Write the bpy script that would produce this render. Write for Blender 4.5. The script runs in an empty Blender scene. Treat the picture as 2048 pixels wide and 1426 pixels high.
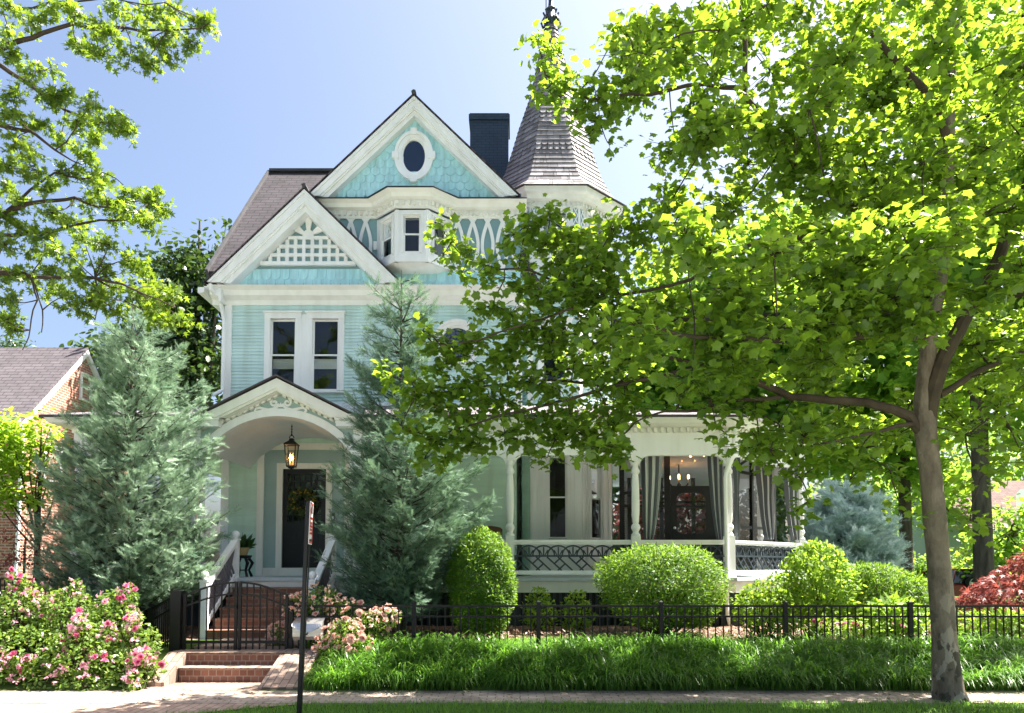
import bpy, bmesh, math, random
import numpy as np
from mathutils import Vector, Matrix

random.seed(11)
rng = np.random.default_rng(11)
sc = bpy.context.scene
COL = sc.collection
PI = math.pi
R = math.radians

# ------------------------------------------------------------------ camera model
EYE = 1.6; FPX = 1500.0; PITCH = R(3.0); PROW = 1130.0 - FPX * math.tan(PITCH)
FWD = np.array([0, math.cos(PITCH), math.sin(PITCH)]); UPV = np.array([0, -math.sin(PITCH), math.cos(PITCH)])
def at(px, py, Y):
    """world point seen at photo pixel (px,py) at distance Y in front of the camera"""
    d = FWD * FPX + np.array([1.0, 0, 0]) * (px - 1024) + UPV * (PROW - py)
    t = Y / d[1]
    return Vector((t * d[0], Y, EYE + t * d[2]))
def PX(px, py, Y): return at(px, py, Y).x
def PZ(py, Y): return at(1024, py, Y).z

cam = bpy.data.cameras.new('camera'); camo = bpy.data.objects.new('camera', cam); COL.objects.link(camo)
camo.location = (0, 0, EYE); camo.rotation_euler = (PI / 2 + PITCH, 0, 0)
cam.sensor_width = 36; cam.lens = 36 * FPX / 2048; cam.shift_y = (PROW - 713) / 2048
cam.clip_end = 3000; cam.clip_start = 0.1
sc.camera = camo

# ------------------------------------------------------------------ light
SUN_EL, SUN_AZ = R(57), R(68)          # azimuth clockwise from +Y (behind the house) towards +X
S = Vector((math.cos(SUN_EL) * math.sin(SUN_AZ), math.cos(SUN_EL) * math.cos(SUN_AZ), math.sin(SUN_EL)))
sl = bpy.data.lights.new('sun', 'SUN'); sl.energy = 5.0; sl.angle = R(0.5); sl.color = (1, 0.95, 0.86)
so = bpy.data.objects.new('sun', sl); COL.objects.link(so); so.rotation_euler = S.to_track_quat('Z', 'Y').to_euler(); so.location = (20, 10, 30)
w = bpy.data.worlds.new('World'); sc.world = w; w.use_nodes = True
nt = w.node_tree; bg = nt.nodes['Background']
sky = nt.nodes.new('ShaderNodeTexSky'); sky.sky_type = 'NISHITA'; sky.sun_disc = False
sky.sun_elevation = SUN_EL; sky.sun_rotation = SUN_AZ; sky.air_density = 1.0; sky.dust_density = 5.0; sky.ozone_density = 2.6
nt.links.new(sky.outputs[0], bg.inputs[0]); bg.inputs[1].default_value = 0.059
vs = sc.view_settings; vs.view_transform = 'Standard'; vs.look = 'None'; vs.gamma = 1; vs.use_curve_mapping = False; vs.exposure = 2.3
sc.cycles.use_denoising = True
sc.cycles.max_bounces = 10; sc.cycles.transparent_max_bounces = 12; sc.cycles.diffuse_bounces = 6; sc.cycles.glossy_bounces = 3
sc.cycles.sample_clamp_indirect = 8

# ------------------------------------------------------------------ materials
def new_mat(name):
    m = bpy.data.materials.new(name); m.use_nodes = True
    n = m.node_tree.nodes; return m, m.node_tree, n['Principled BSDF']
def lnk(t, a, b): t.links.new(a, b)
def nd(t, kind, **kw):
    n = t.nodes.new(kind)
    for k, v in kw.items(): setattr(n, k, v)
    return n
def c4(c): return (c[0], c[1], c[2], 1)
def noise_mix(t, p, c1, c2, scale=3.0, detail=6, lo=.35, hi=.65, coord='Object', stretch=None):
    tc = nd(t, 'ShaderNodeTexCoord'); nz = nd(t, 'ShaderNodeTexNoise'); nz.inputs['Scale'].default_value = scale; nz.inputs['Detail'].default_value = detail
    src = tc.outputs[coord]
    if stretch:
        mp = nd(t, 'ShaderNodeMapping'); mp.inputs['Scale'].default_value = stretch; lnk(t, src, mp.inputs[0]); src = mp.outputs[0]
    lnk(t, src, nz.inputs['Vector'])
    rp = nd(t, 'ShaderNodeValToRGB'); rp.color_ramp.elements[0].position = lo; rp.color_ramp.elements[1].position = hi
    rp.color_ramp.elements[0].color = c4(c1); rp.color_ramp.elements[1].color = c4(c2)
    lnk(t, nz.outputs['Fac'], rp.inputs[0])
    return rp, nz, src
def add_bump(t, p, h, strength=.2, dist=.02):
    b = nd(t, 'ShaderNodeBump'); b.inputs['Strength'].default_value = strength; b.inputs['Distance'].default_value = dist
    lnk(t, h, b.inputs['Height']); lnk(t, b.outputs[0], p.inputs['Normal'])
def paint(name, c, rough=.5, var=.1, scale=2.5, bump=.08, metal=0, stretch=None, coord='Object', spec=.4, grime=0):
    m, t, p = new_mat(name)
    d = tuple(x * (1 - var) for x in c); l = tuple(min(1, x * (1 + var * .5)) for x in c)
    rp, nz, src = noise_mix(t, p, d, l, scale, 8, .3, .7, coord, stretch)
    if grime:
        g2, gn, gs = noise_mix(t, p, (1 - grime, 1 - grime * 1.05, 1 - grime * 1.25), (1, 1, 1), 2.2, 9, .34, .56, coord, (2.5, 2.5, .3))
        gm = nd(t, 'ShaderNodeMix', data_type='RGBA', blend_type='MULTIPLY'); gm.inputs['Factor'].default_value = 1; lnk(t, rp.outputs[0], gm.inputs['A']); lnk(t, g2.outputs[0], gm.inputs['B']); lnk(t, gm.outputs['Result'], p.inputs['Base Color'])
    else: lnk(t, rp.outputs[0], p.inputs['Base Color'])
    p.inputs['Roughness'].default_value = rough; p.inputs['Metallic'].default_value = metal
    p.inputs['Specular IOR Level'].default_value = spec
    if bump:
        n2 = nd(t, 'ShaderNodeTexNoise'); n2.inputs['Scale'].default_value = 45; n2.inputs['Detail'].default_value = 4
        lnk(t, src, n2.inputs['Vector']); add_bump(t, p, n2.outputs['Fac'], bump, .01)
    return m
def brickmat(name, c1, c2, mortar, scale, axes='XZ', bw=.215, bh=.07, ms=.012, rough=.85, bump=.5, var=.5):
    """running-bond bricks in metres; axes chooses which object axes carry the courses"""
    m, t, p = new_mat(name)
    tc = nd(t, 'ShaderNodeTexCoord'); sx = nd(t, 'ShaderNodeSeparateXYZ'); cx = nd(t, 'ShaderNodeCombineXYZ')
    lnk(t, tc.outputs['Object'], sx.inputs[0])
    if axes == 'SUM':
        ad = nd(t, 'ShaderNodeMath', operation='ADD'); lnk(t, sx.outputs['X'], ad.inputs[0]); lnk(t, sx.outputs['Y'], ad.inputs[1])
        lnk(t, ad.outputs[0], cx.inputs['X']); lnk(t, sx.outputs['Z'], cx.inputs['Y'])
    else:
        lnk(t, sx.outputs[axes[0]], cx.inputs['X']); lnk(t, sx.outputs[axes[1]], cx.inputs['Y'])
    b = nd(t, 'ShaderNodeTexBrick'); lnk(t, cx.outputs[0], b.inputs['Vector'])
    b.inputs['Scale'].default_value = scale; b.inputs['Color1'].default_value = c4(c1); b.inputs['Color2'].default_value = c4(c2); b.inputs['Mortar'].default_value = c4(mortar)
    b.inputs['Mortar Size'].default_value = ms; b.inputs['Mortar Smooth'].default_value = .2; b.inputs['Brick Width'].default_value = bw; b.inputs['Row Height'].default_value = bh; b.inputs['Bias'].default_value = -.1
    nz = nd(t, 'ShaderNodeTexNoise'); nz.inputs['Scale'].default_value = 1.7; nz.inputs['Detail'].default_value = 9; nz.inputs['Roughness'].default_value = .7
    lnk(t, tc.outputs['Object'], nz.inputs['Vector'])
    mr = nd(t, 'ShaderNodeMapRange'); mr.inputs['From Min'].default_value = .3; mr.inputs['From Max'].default_value = .7; mr.inputs['To Min'].default_value = 1 - var * .5; mr.inputs['To Max'].default_value = 1 + var * .4
    lnk(t, nz.outputs['Fac'], mr.inputs['Value'])
    mx = nd(t, 'ShaderNodeMix', data_type='RGBA', blend_type='MULTIPLY'); mx.inputs['Factor'].default_value = 1
    lnk(t, b.outputs['Color'], mx.inputs['A']); lnk(t, mr.outputs[0], mx.inputs['B'])
    lnk(t, mx.outputs['Result'], p.inputs['Base Color']); p.inputs['Roughness'].default_value = rough; p.inputs['Specular IOR Level'].default_value = .25
    iv = nd(t, 'ShaderNodeMath', operation='SUBTRACT'); iv.inputs[0].default_value = 1; lnk(t, b.outputs['Fac'], iv.inputs[1])
    add_bump(t, p, iv.outputs[0], bump, .01)
    return m
def leafmat(name, c1, c2, tr, trans=.4, rough=.5, spec=.35, c3=None):
    m, t, p = new_mat(name)
    a = nd(t, 'ShaderNodeAttribute', attribute_name='rnd'); rp = nd(t, 'ShaderNodeValToRGB')
    rp.color_ramp.elements[0].color = c4(c1); rp.color_ramp.elements[1].color = c4(c2)
    if c3: e = rp.color_ramp.elements.new(.93); e.color = c4(c2); rp.color_ramp.elements[-1].color = c4(c3)
    lnk(t, a.outputs['Fac'], rp.inputs[0]); lnk(t, rp.outputs[0], p.inputs['Base Color'])
    p.inputs['Roughness'].default_value = rough; p.inputs['Specular IOR Level'].default_value = spec
    if trans > 0:
        tl = nd(t, 'ShaderNodeBsdfTranslucent')
        mc = nd(t, 'ShaderNodeMix', data_type='RGBA', blend_type='MIX'); mc.inputs['A'].default_value = c4(tr); mc.inputs['B'].default_value = c4(tuple(min(1, x * 1.5) for x in tr))
        lnk(t, a.outputs['Fac'], mc.inputs['Factor']); lnk(t, mc.outputs['Result'], tl.inputs['Color'])
        mx = nd(t, 'ShaderNodeMixShader'); mx.inputs[0].default_value = trans
        lnk(t, p.outputs[0], mx.inputs[1]); lnk(t, tl.outputs[0], mx.inputs[2]); lnk(t, mx.outputs[0], t.nodes['Material Output'].inputs[0])
    return m
def emis(name, c, s):
    m, t, p = new_mat(name); p.inputs['Base Color'].default_value = c4(c); p.inputs['Emission Color'].default_value = c4(c); p.inputs['Emission Strength'].default_value = s
    return m
def glassmat(name, tint=(.75, .8, .8), gl=.16, dark=0.0, wav=.15, darkc=(.01, .012, .015)):
    m, t, p = new_mat(name)
    tr = nd(t, 'ShaderNodeBsdfTransparent'); tr.inputs[0].default_value = c4(tint)
    g = nd(t, 'ShaderNodeBsdfGlossy'); g.inputs['Roughness'].default_value = .03; g.inputs['Color'].default_value = (.9, .95, 1, 1)
    tc = nd(t, 'ShaderNodeTexCoord'); nz = nd(t, 'ShaderNodeTexNoise'); nz.inputs['Scale'].default_value = 3.0; nz.inputs['Detail'].default_value = 1
    lnk(t, tc.outputs['Object'], nz.inputs['Vector'])
    b = nd(t, 'ShaderNodeBump'); b.inputs['Strength'].default_value = wav; b.inputs['Distance'].default_value = .03; lnk(t, nz.outputs['Fac'], b.inputs['Height']); lnk(t, b.outputs[0], g.inputs['Normal'])
    lw = nd(t, 'ShaderNodeFresnel'); lw.inputs['IOR'].default_value = 1.5
    ad = nd(t, 'ShaderNodeMath', operation='ADD'); ad.inputs[1].default_value = gl - .04; ad.use_clamp = True; lnk(t, lw.outputs[0], ad.inputs[0])
    mx = nd(t, 'ShaderNodeMixShader'); lnk(t, ad.outputs[0], mx.inputs[0]); lnk(t, tr.outputs[0], mx.inputs[1]); lnk(t, g.outputs[0], mx.inputs[2])
    out = mx
    if dark > 0:
        df = nd(t, 'ShaderNodeBsdfDiffuse'); df.inputs[0].default_value = c4(darkc)
        m2 = nd(t, 'ShaderNodeMixShader'); m2.inputs[0].default_value = dark; lnk(t, mx.outputs[0], m2.inputs[1]); lnk(t, df.outputs[0], m2.inputs[2]); out = m2
    lnk(t, out.outputs[0], t.nodes['Material Output'].inputs[0])
    return m
def attr_paint(name, c1, c2, rough=.8, bump=.3, scale=20, c3=None):
    """colour varies piece by piece (shingles, chips) with the rnd attribute"""
    m, t, p = new_mat(name)
    a = nd(t, 'ShaderNodeAttribute', attribute_name='rnd'); rp = nd(t, 'ShaderNodeValToRGB')
    rp.color_ramp.elements[0].color = c4(c1); rp.color_ramp.elements[1].color = c4(c2)
    if c3: e = rp.color_ramp.elements.new(.5); e.color = c4(c3)
    lnk(t, a.outputs['Fac'], rp.inputs[0])
    r2, nz, src = noise_mix(t, p, (.78, .78, .78), (1.08, 1.08, 1.08), scale, 6, .3, .7, 'Object', (1, 1, .15))
    mx = nd(t, 'ShaderNodeMix', data_type='RGBA', blend_type='MULTIPLY'); mx.inputs['Factor'].default_value = 1
    lnk(t, rp.outputs[0], mx.inputs['A']); lnk(t, r2.outputs[0], mx.inputs['B']); lnk(t, mx.outputs['Result'], p.inputs['Base Color'])
    p.inputs['Roughness'].default_value = rough; add_bump(t, p, nz.outputs['Fac'], bump, .01); p.inputs['Specular IOR Level'].default_value = .3
    return m

# ------------------------------------------------------------------ mesh builder
class MB:
    def __init__(s, M=None): s.v = []; s.f = []; s.r = []; s.M = M; s.rv = .5
    def add(s, pts, faces):
        k = len(s.v)
        for p in pts:
            p = Vector(p); s.v.append(s.M @ p if s.M else p)
        for f in faces: s.f.append([i + k for i in f])
        s.r += [s.rv] * len(pts)
        return s
    def box(s, x0, x1, y0, y1, z0, z1):
        return s.add([(x0, y0, z0), (x1, y0, z0), (x1, y1, z0), (x0, y1, z0), (x0, y0, z1), (x1, y0, z1), (x1, y1, z1), (x0, y1, z1)],
                     [(0, 3, 2, 1), (4, 5, 6, 7), (0, 1, 5, 4), (1, 2, 6, 5), (2, 3, 7, 6), (3, 0, 4, 7)])
    def face(s, pts): return s.add(pts, [tuple(range(len(pts)))])
    def prism(s, pts, e):
        e = Vector(e); n = len(pts); P = [Vector(p) for p in pts]
        fs = [tuple(range(n)), tuple(range(2 * n - 1, n - 1, -1))] + [(i, i + n, (i + 1) % n + n, (i + 1) % n) for i in range(n)]
        return s.add(P + [p + e for p in P], fs)
    def bar(s, a, b, w, h, side=(0, 1, 0)):
        """bar from a to b; w measured along side, h across it"""
        a = Vector(a); b = Vector(b); d = (b - a).normalized(); sd = Vector(side); sd = (sd - d * sd.dot(d))
        if sd.length < 1e-5: sd = d.orthogonal()
        sd = sd.normalized() * w / 2; u = d.cross(sd).normalized() * h / 2
        pts = [a - sd - u, a + sd - u, a + sd + u, a - sd + u, b - sd - u, b + sd - u, b + sd + u, b - sd + u]
        return s.add(pts, [(0, 3, 2, 1), (4, 5, 6, 7), (0, 1, 5, 4), (1, 2, 6, 5), (2, 3, 7, 6), (3, 0, 4, 7)])
    def path(s, pts, w, h, side=(0, 1, 0)):
        for a, b in zip(pts, pts[1:]):
            d = (Vector(b) - Vector(a)).normalized() * h * .2
            s.bar(Vector(a) - d, Vector(b) + d, w, h, side)
        return s
    def ribbon(s, pts, hw, y0, y1):
        """flat sawn strip following pts in the x-z plane, half width hw, from y0 to y1"""
        P = [Vector(p) for p in pts]; n = len(P); L = []; Rr = []
        for i, p in enumerate(P):
            d = (P[min(i + 1, n - 1)] - P[max(i - 1, 0)]); d.y = 0; d.normalize(); nn = Vector((-d.z, 0, d.x)); h = hw[i] if hasattr(hw, '__len__') else hw
            L.append(p + nn * h); Rr.append(p - nn * h)
        pts = []
        for a, b in zip(L, Rr): pts += [(a.x, y0, a.z), (b.x, y0, b.z), (b.x, y1, b.z), (a.x, y1, a.z)]
        fs = [(0, 1, 2, 3), (4 * n - 1, 4 * n - 2, 4 * n - 3, 4 * n - 4)]
        for i in range(n - 1):
            k = 4 * i
            for j in range(4): fs.append((k + j, k + (j + 1) % 4, k + 4 + (j + 1) % 4, k + 4 + j))
        return s.add(pts, fs)
    def tube(s, pts, rad, n=8, cap=True):
        P = [Vector(p) for p in pts]; m = len(P)
        if not hasattr(rad, '__len__'): rad = [rad] * m
        ref = None; vs_ = []
        for i, p in enumerate(P):
            d = (P[min(i + 1, m - 1)] - P[max(i - 1, 0)])
            if d.length < 1e-7: d = Vector((0, 0, 1))
            d.normalize()
            if ref is None: ref = d.orthogonal().normalized()
            ref = ref - d * ref.dot(d)
            if ref.length < 1e-5: ref = d.orthogonal()
            ref.normalize(); b = d.cross(ref)
            for j in range(n):
                a = 2 * PI * j / n; vs_.append(p + (ref * math.cos(a) + b * math.sin(a)) * rad[i])
        fs = [(i * n + j, i * n + (j + 1) % n, (i + 1) * n + (j + 1) % n, (i + 1) * n + j) for i in range(m - 1) for j in range(n)]
        if cap: fs += [tuple(range(n - 1, -1, -1)), tuple(range((m - 1) * n, m * n))]
        return s.add(vs_, fs)
    def lathe(s, prof, cx, cy, n=14, rot=0, cz=0):
        vs_ = [(cx + r * math.cos(2 * PI * j / n + rot), cy + r * math.sin(2 * PI * j / n + rot), z + cz) for r, z in prof for j in range(n)]
        m = len(prof)
        fs = [(i * n + j, i * n + (j + 1) % n, (i + 1) * n + (j + 1) % n, (i + 1) * n + j) for i in range(m - 1) for j in range(n)]
        fs += [tuple(range(n - 1, -1, -1)), tuple(range((m - 1) * n, m * n))]
        return s.add(vs_, fs)
    def ball(s, c, r, n=12, m=8, sq=(1, 1, 1)):
        prof = [(max(.001, r * math.sin(PI * i / m)) * sq[0], -r * math.cos(PI * i / m) * sq[2]) for i in range(m + 1)]
        return s.lathe(prof, c[0], c[1], n, 0, c[2])
    def ring(s, cx, cz, ri, ro, y0, y1, n=40, a0=0, a1=2 * PI):
        """elliptical flat ring in the x-z plane: ri, ro = (rx,rz)"""
        full = abs(a1 - a0 - 2 * PI) < 1e-6; k = n if full else n + 1; pts = []
        for i in range(k):
            a = a0 + (a1 - a0) * i / n; c, d = math.cos(a), math.sin(a)
            pts += [(cx + ri[0] * c, y0, cz + ri[1] * d), (cx + ro[0] * c, y0, cz + ro[1] * d), (cx + ro[0] * c, y1, cz + ro[1] * d), (cx + ri[0] * c, y1, cz + ri[1] * d)]
        fs = []
        for i in range(n):
            a = 4 * i; b = 4 * ((i + 1) % k)
            for j in range(4): fs.append((a + j, a + (j + 1) % 4, b + (j + 1) % 4, b + j))
        if not full: fs += [(0, 1, 2, 3), (4 * n + 3, 4 * n + 2, 4 * n + 1, 4 * n)]
        return s.add(pts, fs)
    def disc(s, cx, cz, rx, rz, y, n=40):
        return s.face([(cx + rx * math.cos(2 * PI * i / n), y, cz + rz * math.sin(2 * PI * i / n)) for i in range(n)])
    def mesh(s, name, m, smooth=False, recalc=True):
        me = bpy.data.meshes.new(name); me.from_pydata([tuple(v) for v in s.v], [], s.f)
        if recalc:
            bm = bmesh.new(); bm.from_mesh(me); bmesh.ops.recalc_face_normals(bm, faces=bm.faces); bm.to_mesh(me); bm.free()
        a = me.attributes.new('rnd', 'FLOAT', 'POINT'); a.data.foreach_set('value', s.r)
        if smooth:
            me.polygons.foreach_set('use_smooth', [True] * len(me.polygons))
            try: me.set_sharp_from_angle(angle=R(38))
            except Exception: pass
        me.materials.append(m); me.update()
        return me
    def build(s, name, m, parent=None, smooth=False, recalc=True):
        o = bpy.data.objects.new(name, s.mesh(name, m, smooth, recalc)); COL.objects.link(o); put(o, parent); return o
def put(o, parent):
    if parent is not None:
        o.parent = parent
        o.matrix_parent_inverse = Matrix.Translation(-parent.location) if parent.type == 'EMPTY' else Matrix()
def tag(o, label=None, cat=None, group=None, kind=None):
    for k, v in (('label', label), ('category', cat), ('group', group), ('kind', kind)):
        if v: o[k] = v
    return o
def thing(name, label, cat, loc, group=None):
    o = bpy.data.objects.new(name, None); COL.objects.link(o); o.location = loc; o.empty_display_size = .2
    return tag(o, label, cat, group)
def wall_frame(p0, p1, z=0):
    """local x runs p0->p1, local y points into the wall, z up"""
    d = Vector((p1[0] - p0[0], p1[1] - p0[1], 0)).normalized()
    M = Matrix(((d.x, -d.y, 0, p0[0]), (d.y, d.x, 0, p0[1]), (0, 0, 1, z), (0, 0, 0, 1)))
    return M

# ------------------------------------------------------------------ scattering of leaves and blades (numpy)
def unit(a): return a / np.maximum(np.linalg.norm(a, axis=1, keepdims=True), 1e-9)
class Cloud:
    def __init__(s): s.V = []; s.L = []; s.T = []; s.Rn = []; s.n = 0
    def put(s, tv, tf, P, N, D, S, rnd=None):
        """template (tip along +y, normal +z) at P with normal N, tip direction D, size S"""
        K = len(P)
        if K == 0: return s
        tv = np.asarray(tv, float); N = unit(np.asarray(N, float)); D = np.asarray(D, float)
        T = unit(np.cross(D, N)); B = np.cross(N, T); S = np.broadcast_to(np.asarray(S, float), (K,))
        if tv.ndim == 2: tv = np.broadcast_to(tv, (K,) + tv.shape)
        V = P[:, None, :] + S[:, None, None] * (tv[:, :, 0:1] * T[:, None] + tv[:, :, 1:2] * B[:, None] + tv[:, :, 2:3] * N[:, None])
        nv = tv.shape[1]; lp = np.concatenate([np.asarray(f) for f in tf]); tt = np.array([len(f) for f in tf])
        s.V.append(V.reshape(-1, 3)); s.L.append((lp[None, :] + (np.arange(K) * nv)[:, None]).ravel() + s.n); s.T.append(np.tile(tt, K))
        if rnd is None: rnd = rng.random(K)
        s.Rn.append(np.repeat(rnd, nv)); s.n += K * nv
        return s
    def mesh(s, name, m):
        V = np.concatenate(s.V).astype(np.float32); L = np.concatenate(s.L).astype(np.int32); T = np.concatenate(s.T).astype(np.int32)
        me = bpy.data.meshes.new(name); me.vertices.add(len(V)); me.vertices.foreach_set('co', V.ravel())
        me.loops.add(len(L)); me.loops.foreach_set('vertex_index', L); me.polygons.add(len(T))
        st = np.concatenate([[0], np.cumsum(T)[:-1]]).astype(np.int32)
        me.polygons.foreach_set('loop_start', st); me.polygons.foreach_set('loop_total', T)
        a = me.attributes.new('rnd', 'FLOAT', 'POINT'); a.data.foreach_set('value', np.concatenate(s.Rn).astype(np.float32))
        me.materials.append(m); me.update(calc_edges=True); me.validate()
        return me
    def build(s, name, m, parent=None):
        o = bpy.data.objects.new(name, s.mesh(name, m)); COL.objects.link(o); put(o, parent); return o
def leaf_tpl(half, zc=.25):
    h = [(x, y, -zc * x * x * 1.6 - .12 * y * y) for x, y in half]
    n = len(h); other = [(-x, y, z) for x, y, z in h[1:-1]]
    v = h + other
    left = [0] + [n + i for i in range(n - 2)] + [n - 1]
    return v, [list(range(n)), left[::-1]]
T_PLANE = leaf_tpl([(0, 0), (.24, -.1), (.52, .12), (.40, .30), (.60, .62), (.30, .68), (0, 1.0)], .35)
T_OAK = leaf_tpl([(0, 0), (.1, .15), (.42, .2), (.12, .36), (.5, .62), (.12, .58), (.0, 1.0)])
T_OVAL = leaf_tpl([(0, 0), (.2, .2), (.26, .5), (.14, .82), (0, 1)], .5)
T_SLIM = leaf_tpl([(0, 0), (.13, .3), (.12, .65), (0, 1)], .5)
T_HAND = leaf_tpl([(0, 0), (.32, .0), (.1, .18), (.42, .5), (.08, .4), (0, 1.0)], .1)
def _plume():
    v = []; f = []
    def tri(a, b, w):
        a = np.array(a); b = np.array(b); d = b - a; n = np.array([-d[1], d[0], 0]); n = n / np.linalg.norm(n) * w; k = len(v)
        v.extend([a - n, a + n, b]); f.append([k, k + 1, k + 2])
    tri((0, 0, 0), (0, 1, .05), .016)
    for i in range(9):
        y = .06 + i * .1; l = .40 * (1 - .6 * i / 9)
        for sg in (-1, 1): tri((0, y, 0), (sg * l * .62, y + l * .9, .3 * (i % 3 - 1) * l + .04), .021)
    return [tuple(p) for p in v], f
T_PLUME = _plume()
def sphere_pts(n):
    a = rng.normal(size=(n, 3)); return unit(a)
def ell_points(n, c, r, shell=.5):
    """points in an ellipsoid, shell in 0..1 pushes them towards the surface"""
    u = sphere_pts(n); t = rng.random(n) ** (1 / 3.0); t = shell + (1 - shell) * t if shell > 0 else t
    return np.asarray(c) + u * t[:, None] * np.asarray(r), u
# ================================================================== materials of the house
M = {}
M['siding'] = paint('mint_siding', (.60, .775, .775), .5, .10, .9, .05, stretch=(1, 1, 6), grime=.12)
M['siding_low'] = paint('bounce_lit_siding', (.62, .81, .70), .5, .10, .9, .05, stretch=(1, 1, 6), grime=.10)  # same mint siding; green bounce and lifted porch shade put into the colour
M['scale'] = attr_paint('aqua_fishscale', (.43, .73, .79), (.49, .79, .85), .5, .12, 14, (.46, .76, .82))
M['white'] = paint('white_trim', (.88, .885, .89), .42, .06, 1.1, .05, grime=.07)
M['cream'] = paint('cream_trim', (.84, .83, .77), .45, .06, 1.8, .05, grime=.08)
M['slate'] = paint('slate_blue_panel', (.22, .36, .40), .5, .1, 2, .05)
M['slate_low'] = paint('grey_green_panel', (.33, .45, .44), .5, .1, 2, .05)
M['navy'] = paint('navy_paint', (.022, .035, .05), .45, .25, 3, .1)
M['chim'] = brickmat('painted_chimney', (.03, .052, .085), (.037, .06, .095), (.018, .03, .05), 1, 'SUM', .21, .075, .008, .6, .4, .5)
M['flash'] = paint('dark_flashing', (.045, .07, .085), .5, .25, 2, .1)
M['edge'] = paint('roof_edge', (.05, .05, .055), .7, .3, 4, .2)
M['black'] = paint('black_metal', (.008, .009, .011), .45, .3, 6, .05, spec=.3)
M['shingle'] = attr_paint('wood_shingle', (.14, .13, .135), (.34, .325, .335), .85, .5, 12, (.23, .215, .22))
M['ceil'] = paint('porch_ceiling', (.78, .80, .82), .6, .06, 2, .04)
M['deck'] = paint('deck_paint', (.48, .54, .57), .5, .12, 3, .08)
M['glass'] = glassmat('window_glass', (.8, .83, .82), .05)
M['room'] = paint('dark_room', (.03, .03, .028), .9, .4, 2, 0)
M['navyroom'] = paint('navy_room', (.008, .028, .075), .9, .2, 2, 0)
M['blind'] = paint('pale_blind', (.75, .76, .72), .8, .08, 2, .02)
M['brick'] = brickmat('step_brick', (.27, .125, .08), (.18, .085, .055), (.30, .22, .165), 1, 'XZ', .2, .084, .008, .85, .5, .5)
def roofmat(name, c1, c2, c3):
    m = brickmat(name, c1, c2, c3, 1, 'XY', .32, .11, .012, .95, .9, .6)
    return m
M['roof'] = roofmat('asphalt_shingle', (.064, .056, .063), (.05, .044, .05), (.03, .027, .03))
M['proof'] = roofmat('porch_shingle', (.22, .20, .215), (.18, .165, .18), (.09, .08, .09))
M['roofside'] = brickmat('asphalt_shingle_side', (.10, .08, .09), (.08, .065, .07), (.035, .028, .03), 1, 'YX', .32, .11, .012, .95, .9, .6)

zG, zF = .38, 1.37
YW = 16.0
HX0 = -6.2; HX1 = .2; TX, TY, TA = .97, 18.0, 1.36
ROOT = thing('victorian_house', 'aqua and mint Victorian house with shingled spire, white trim and a wrap-around porch', 'house', (-2, 18, 0))

def part(mb, name, m, parent=ROOT, smooth=False): return mb.build(name, m, parent, smooth)

def siding(mb, x0, x1, z0, z1, ex=.0715, holes=(), y=0, lip=.026):
    """clapboards in local frame (outside is -y); each row is a tilted board"""
    z = z0
    while z < z1 - 1e-4:
        zt = min(z + ex, z1); iv = [(x0, x1)]
        for a, b, c, d in holes:
            if zt > c + .001 and z < d - .001:
                nv = []
                for p, q in iv:
                    if b <= p or a >= q: nv.append((p, q)); continue
                    if a > p: nv.append((p, a))
                    if b < q: nv.append((b, q))
                iv = nv
        for p, q in iv:
            if q - p < .005: continue
            yb = y - lip; yt = y - .003
            mb.add([(p, yb, z), (q, yb, z), (q, yt, zt), (p, yt, zt), (p, y + .01, z), (q, y + .01, z)], [(0, 1, 2, 3), (4, 5, 1, 0)])
        z = zt

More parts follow.
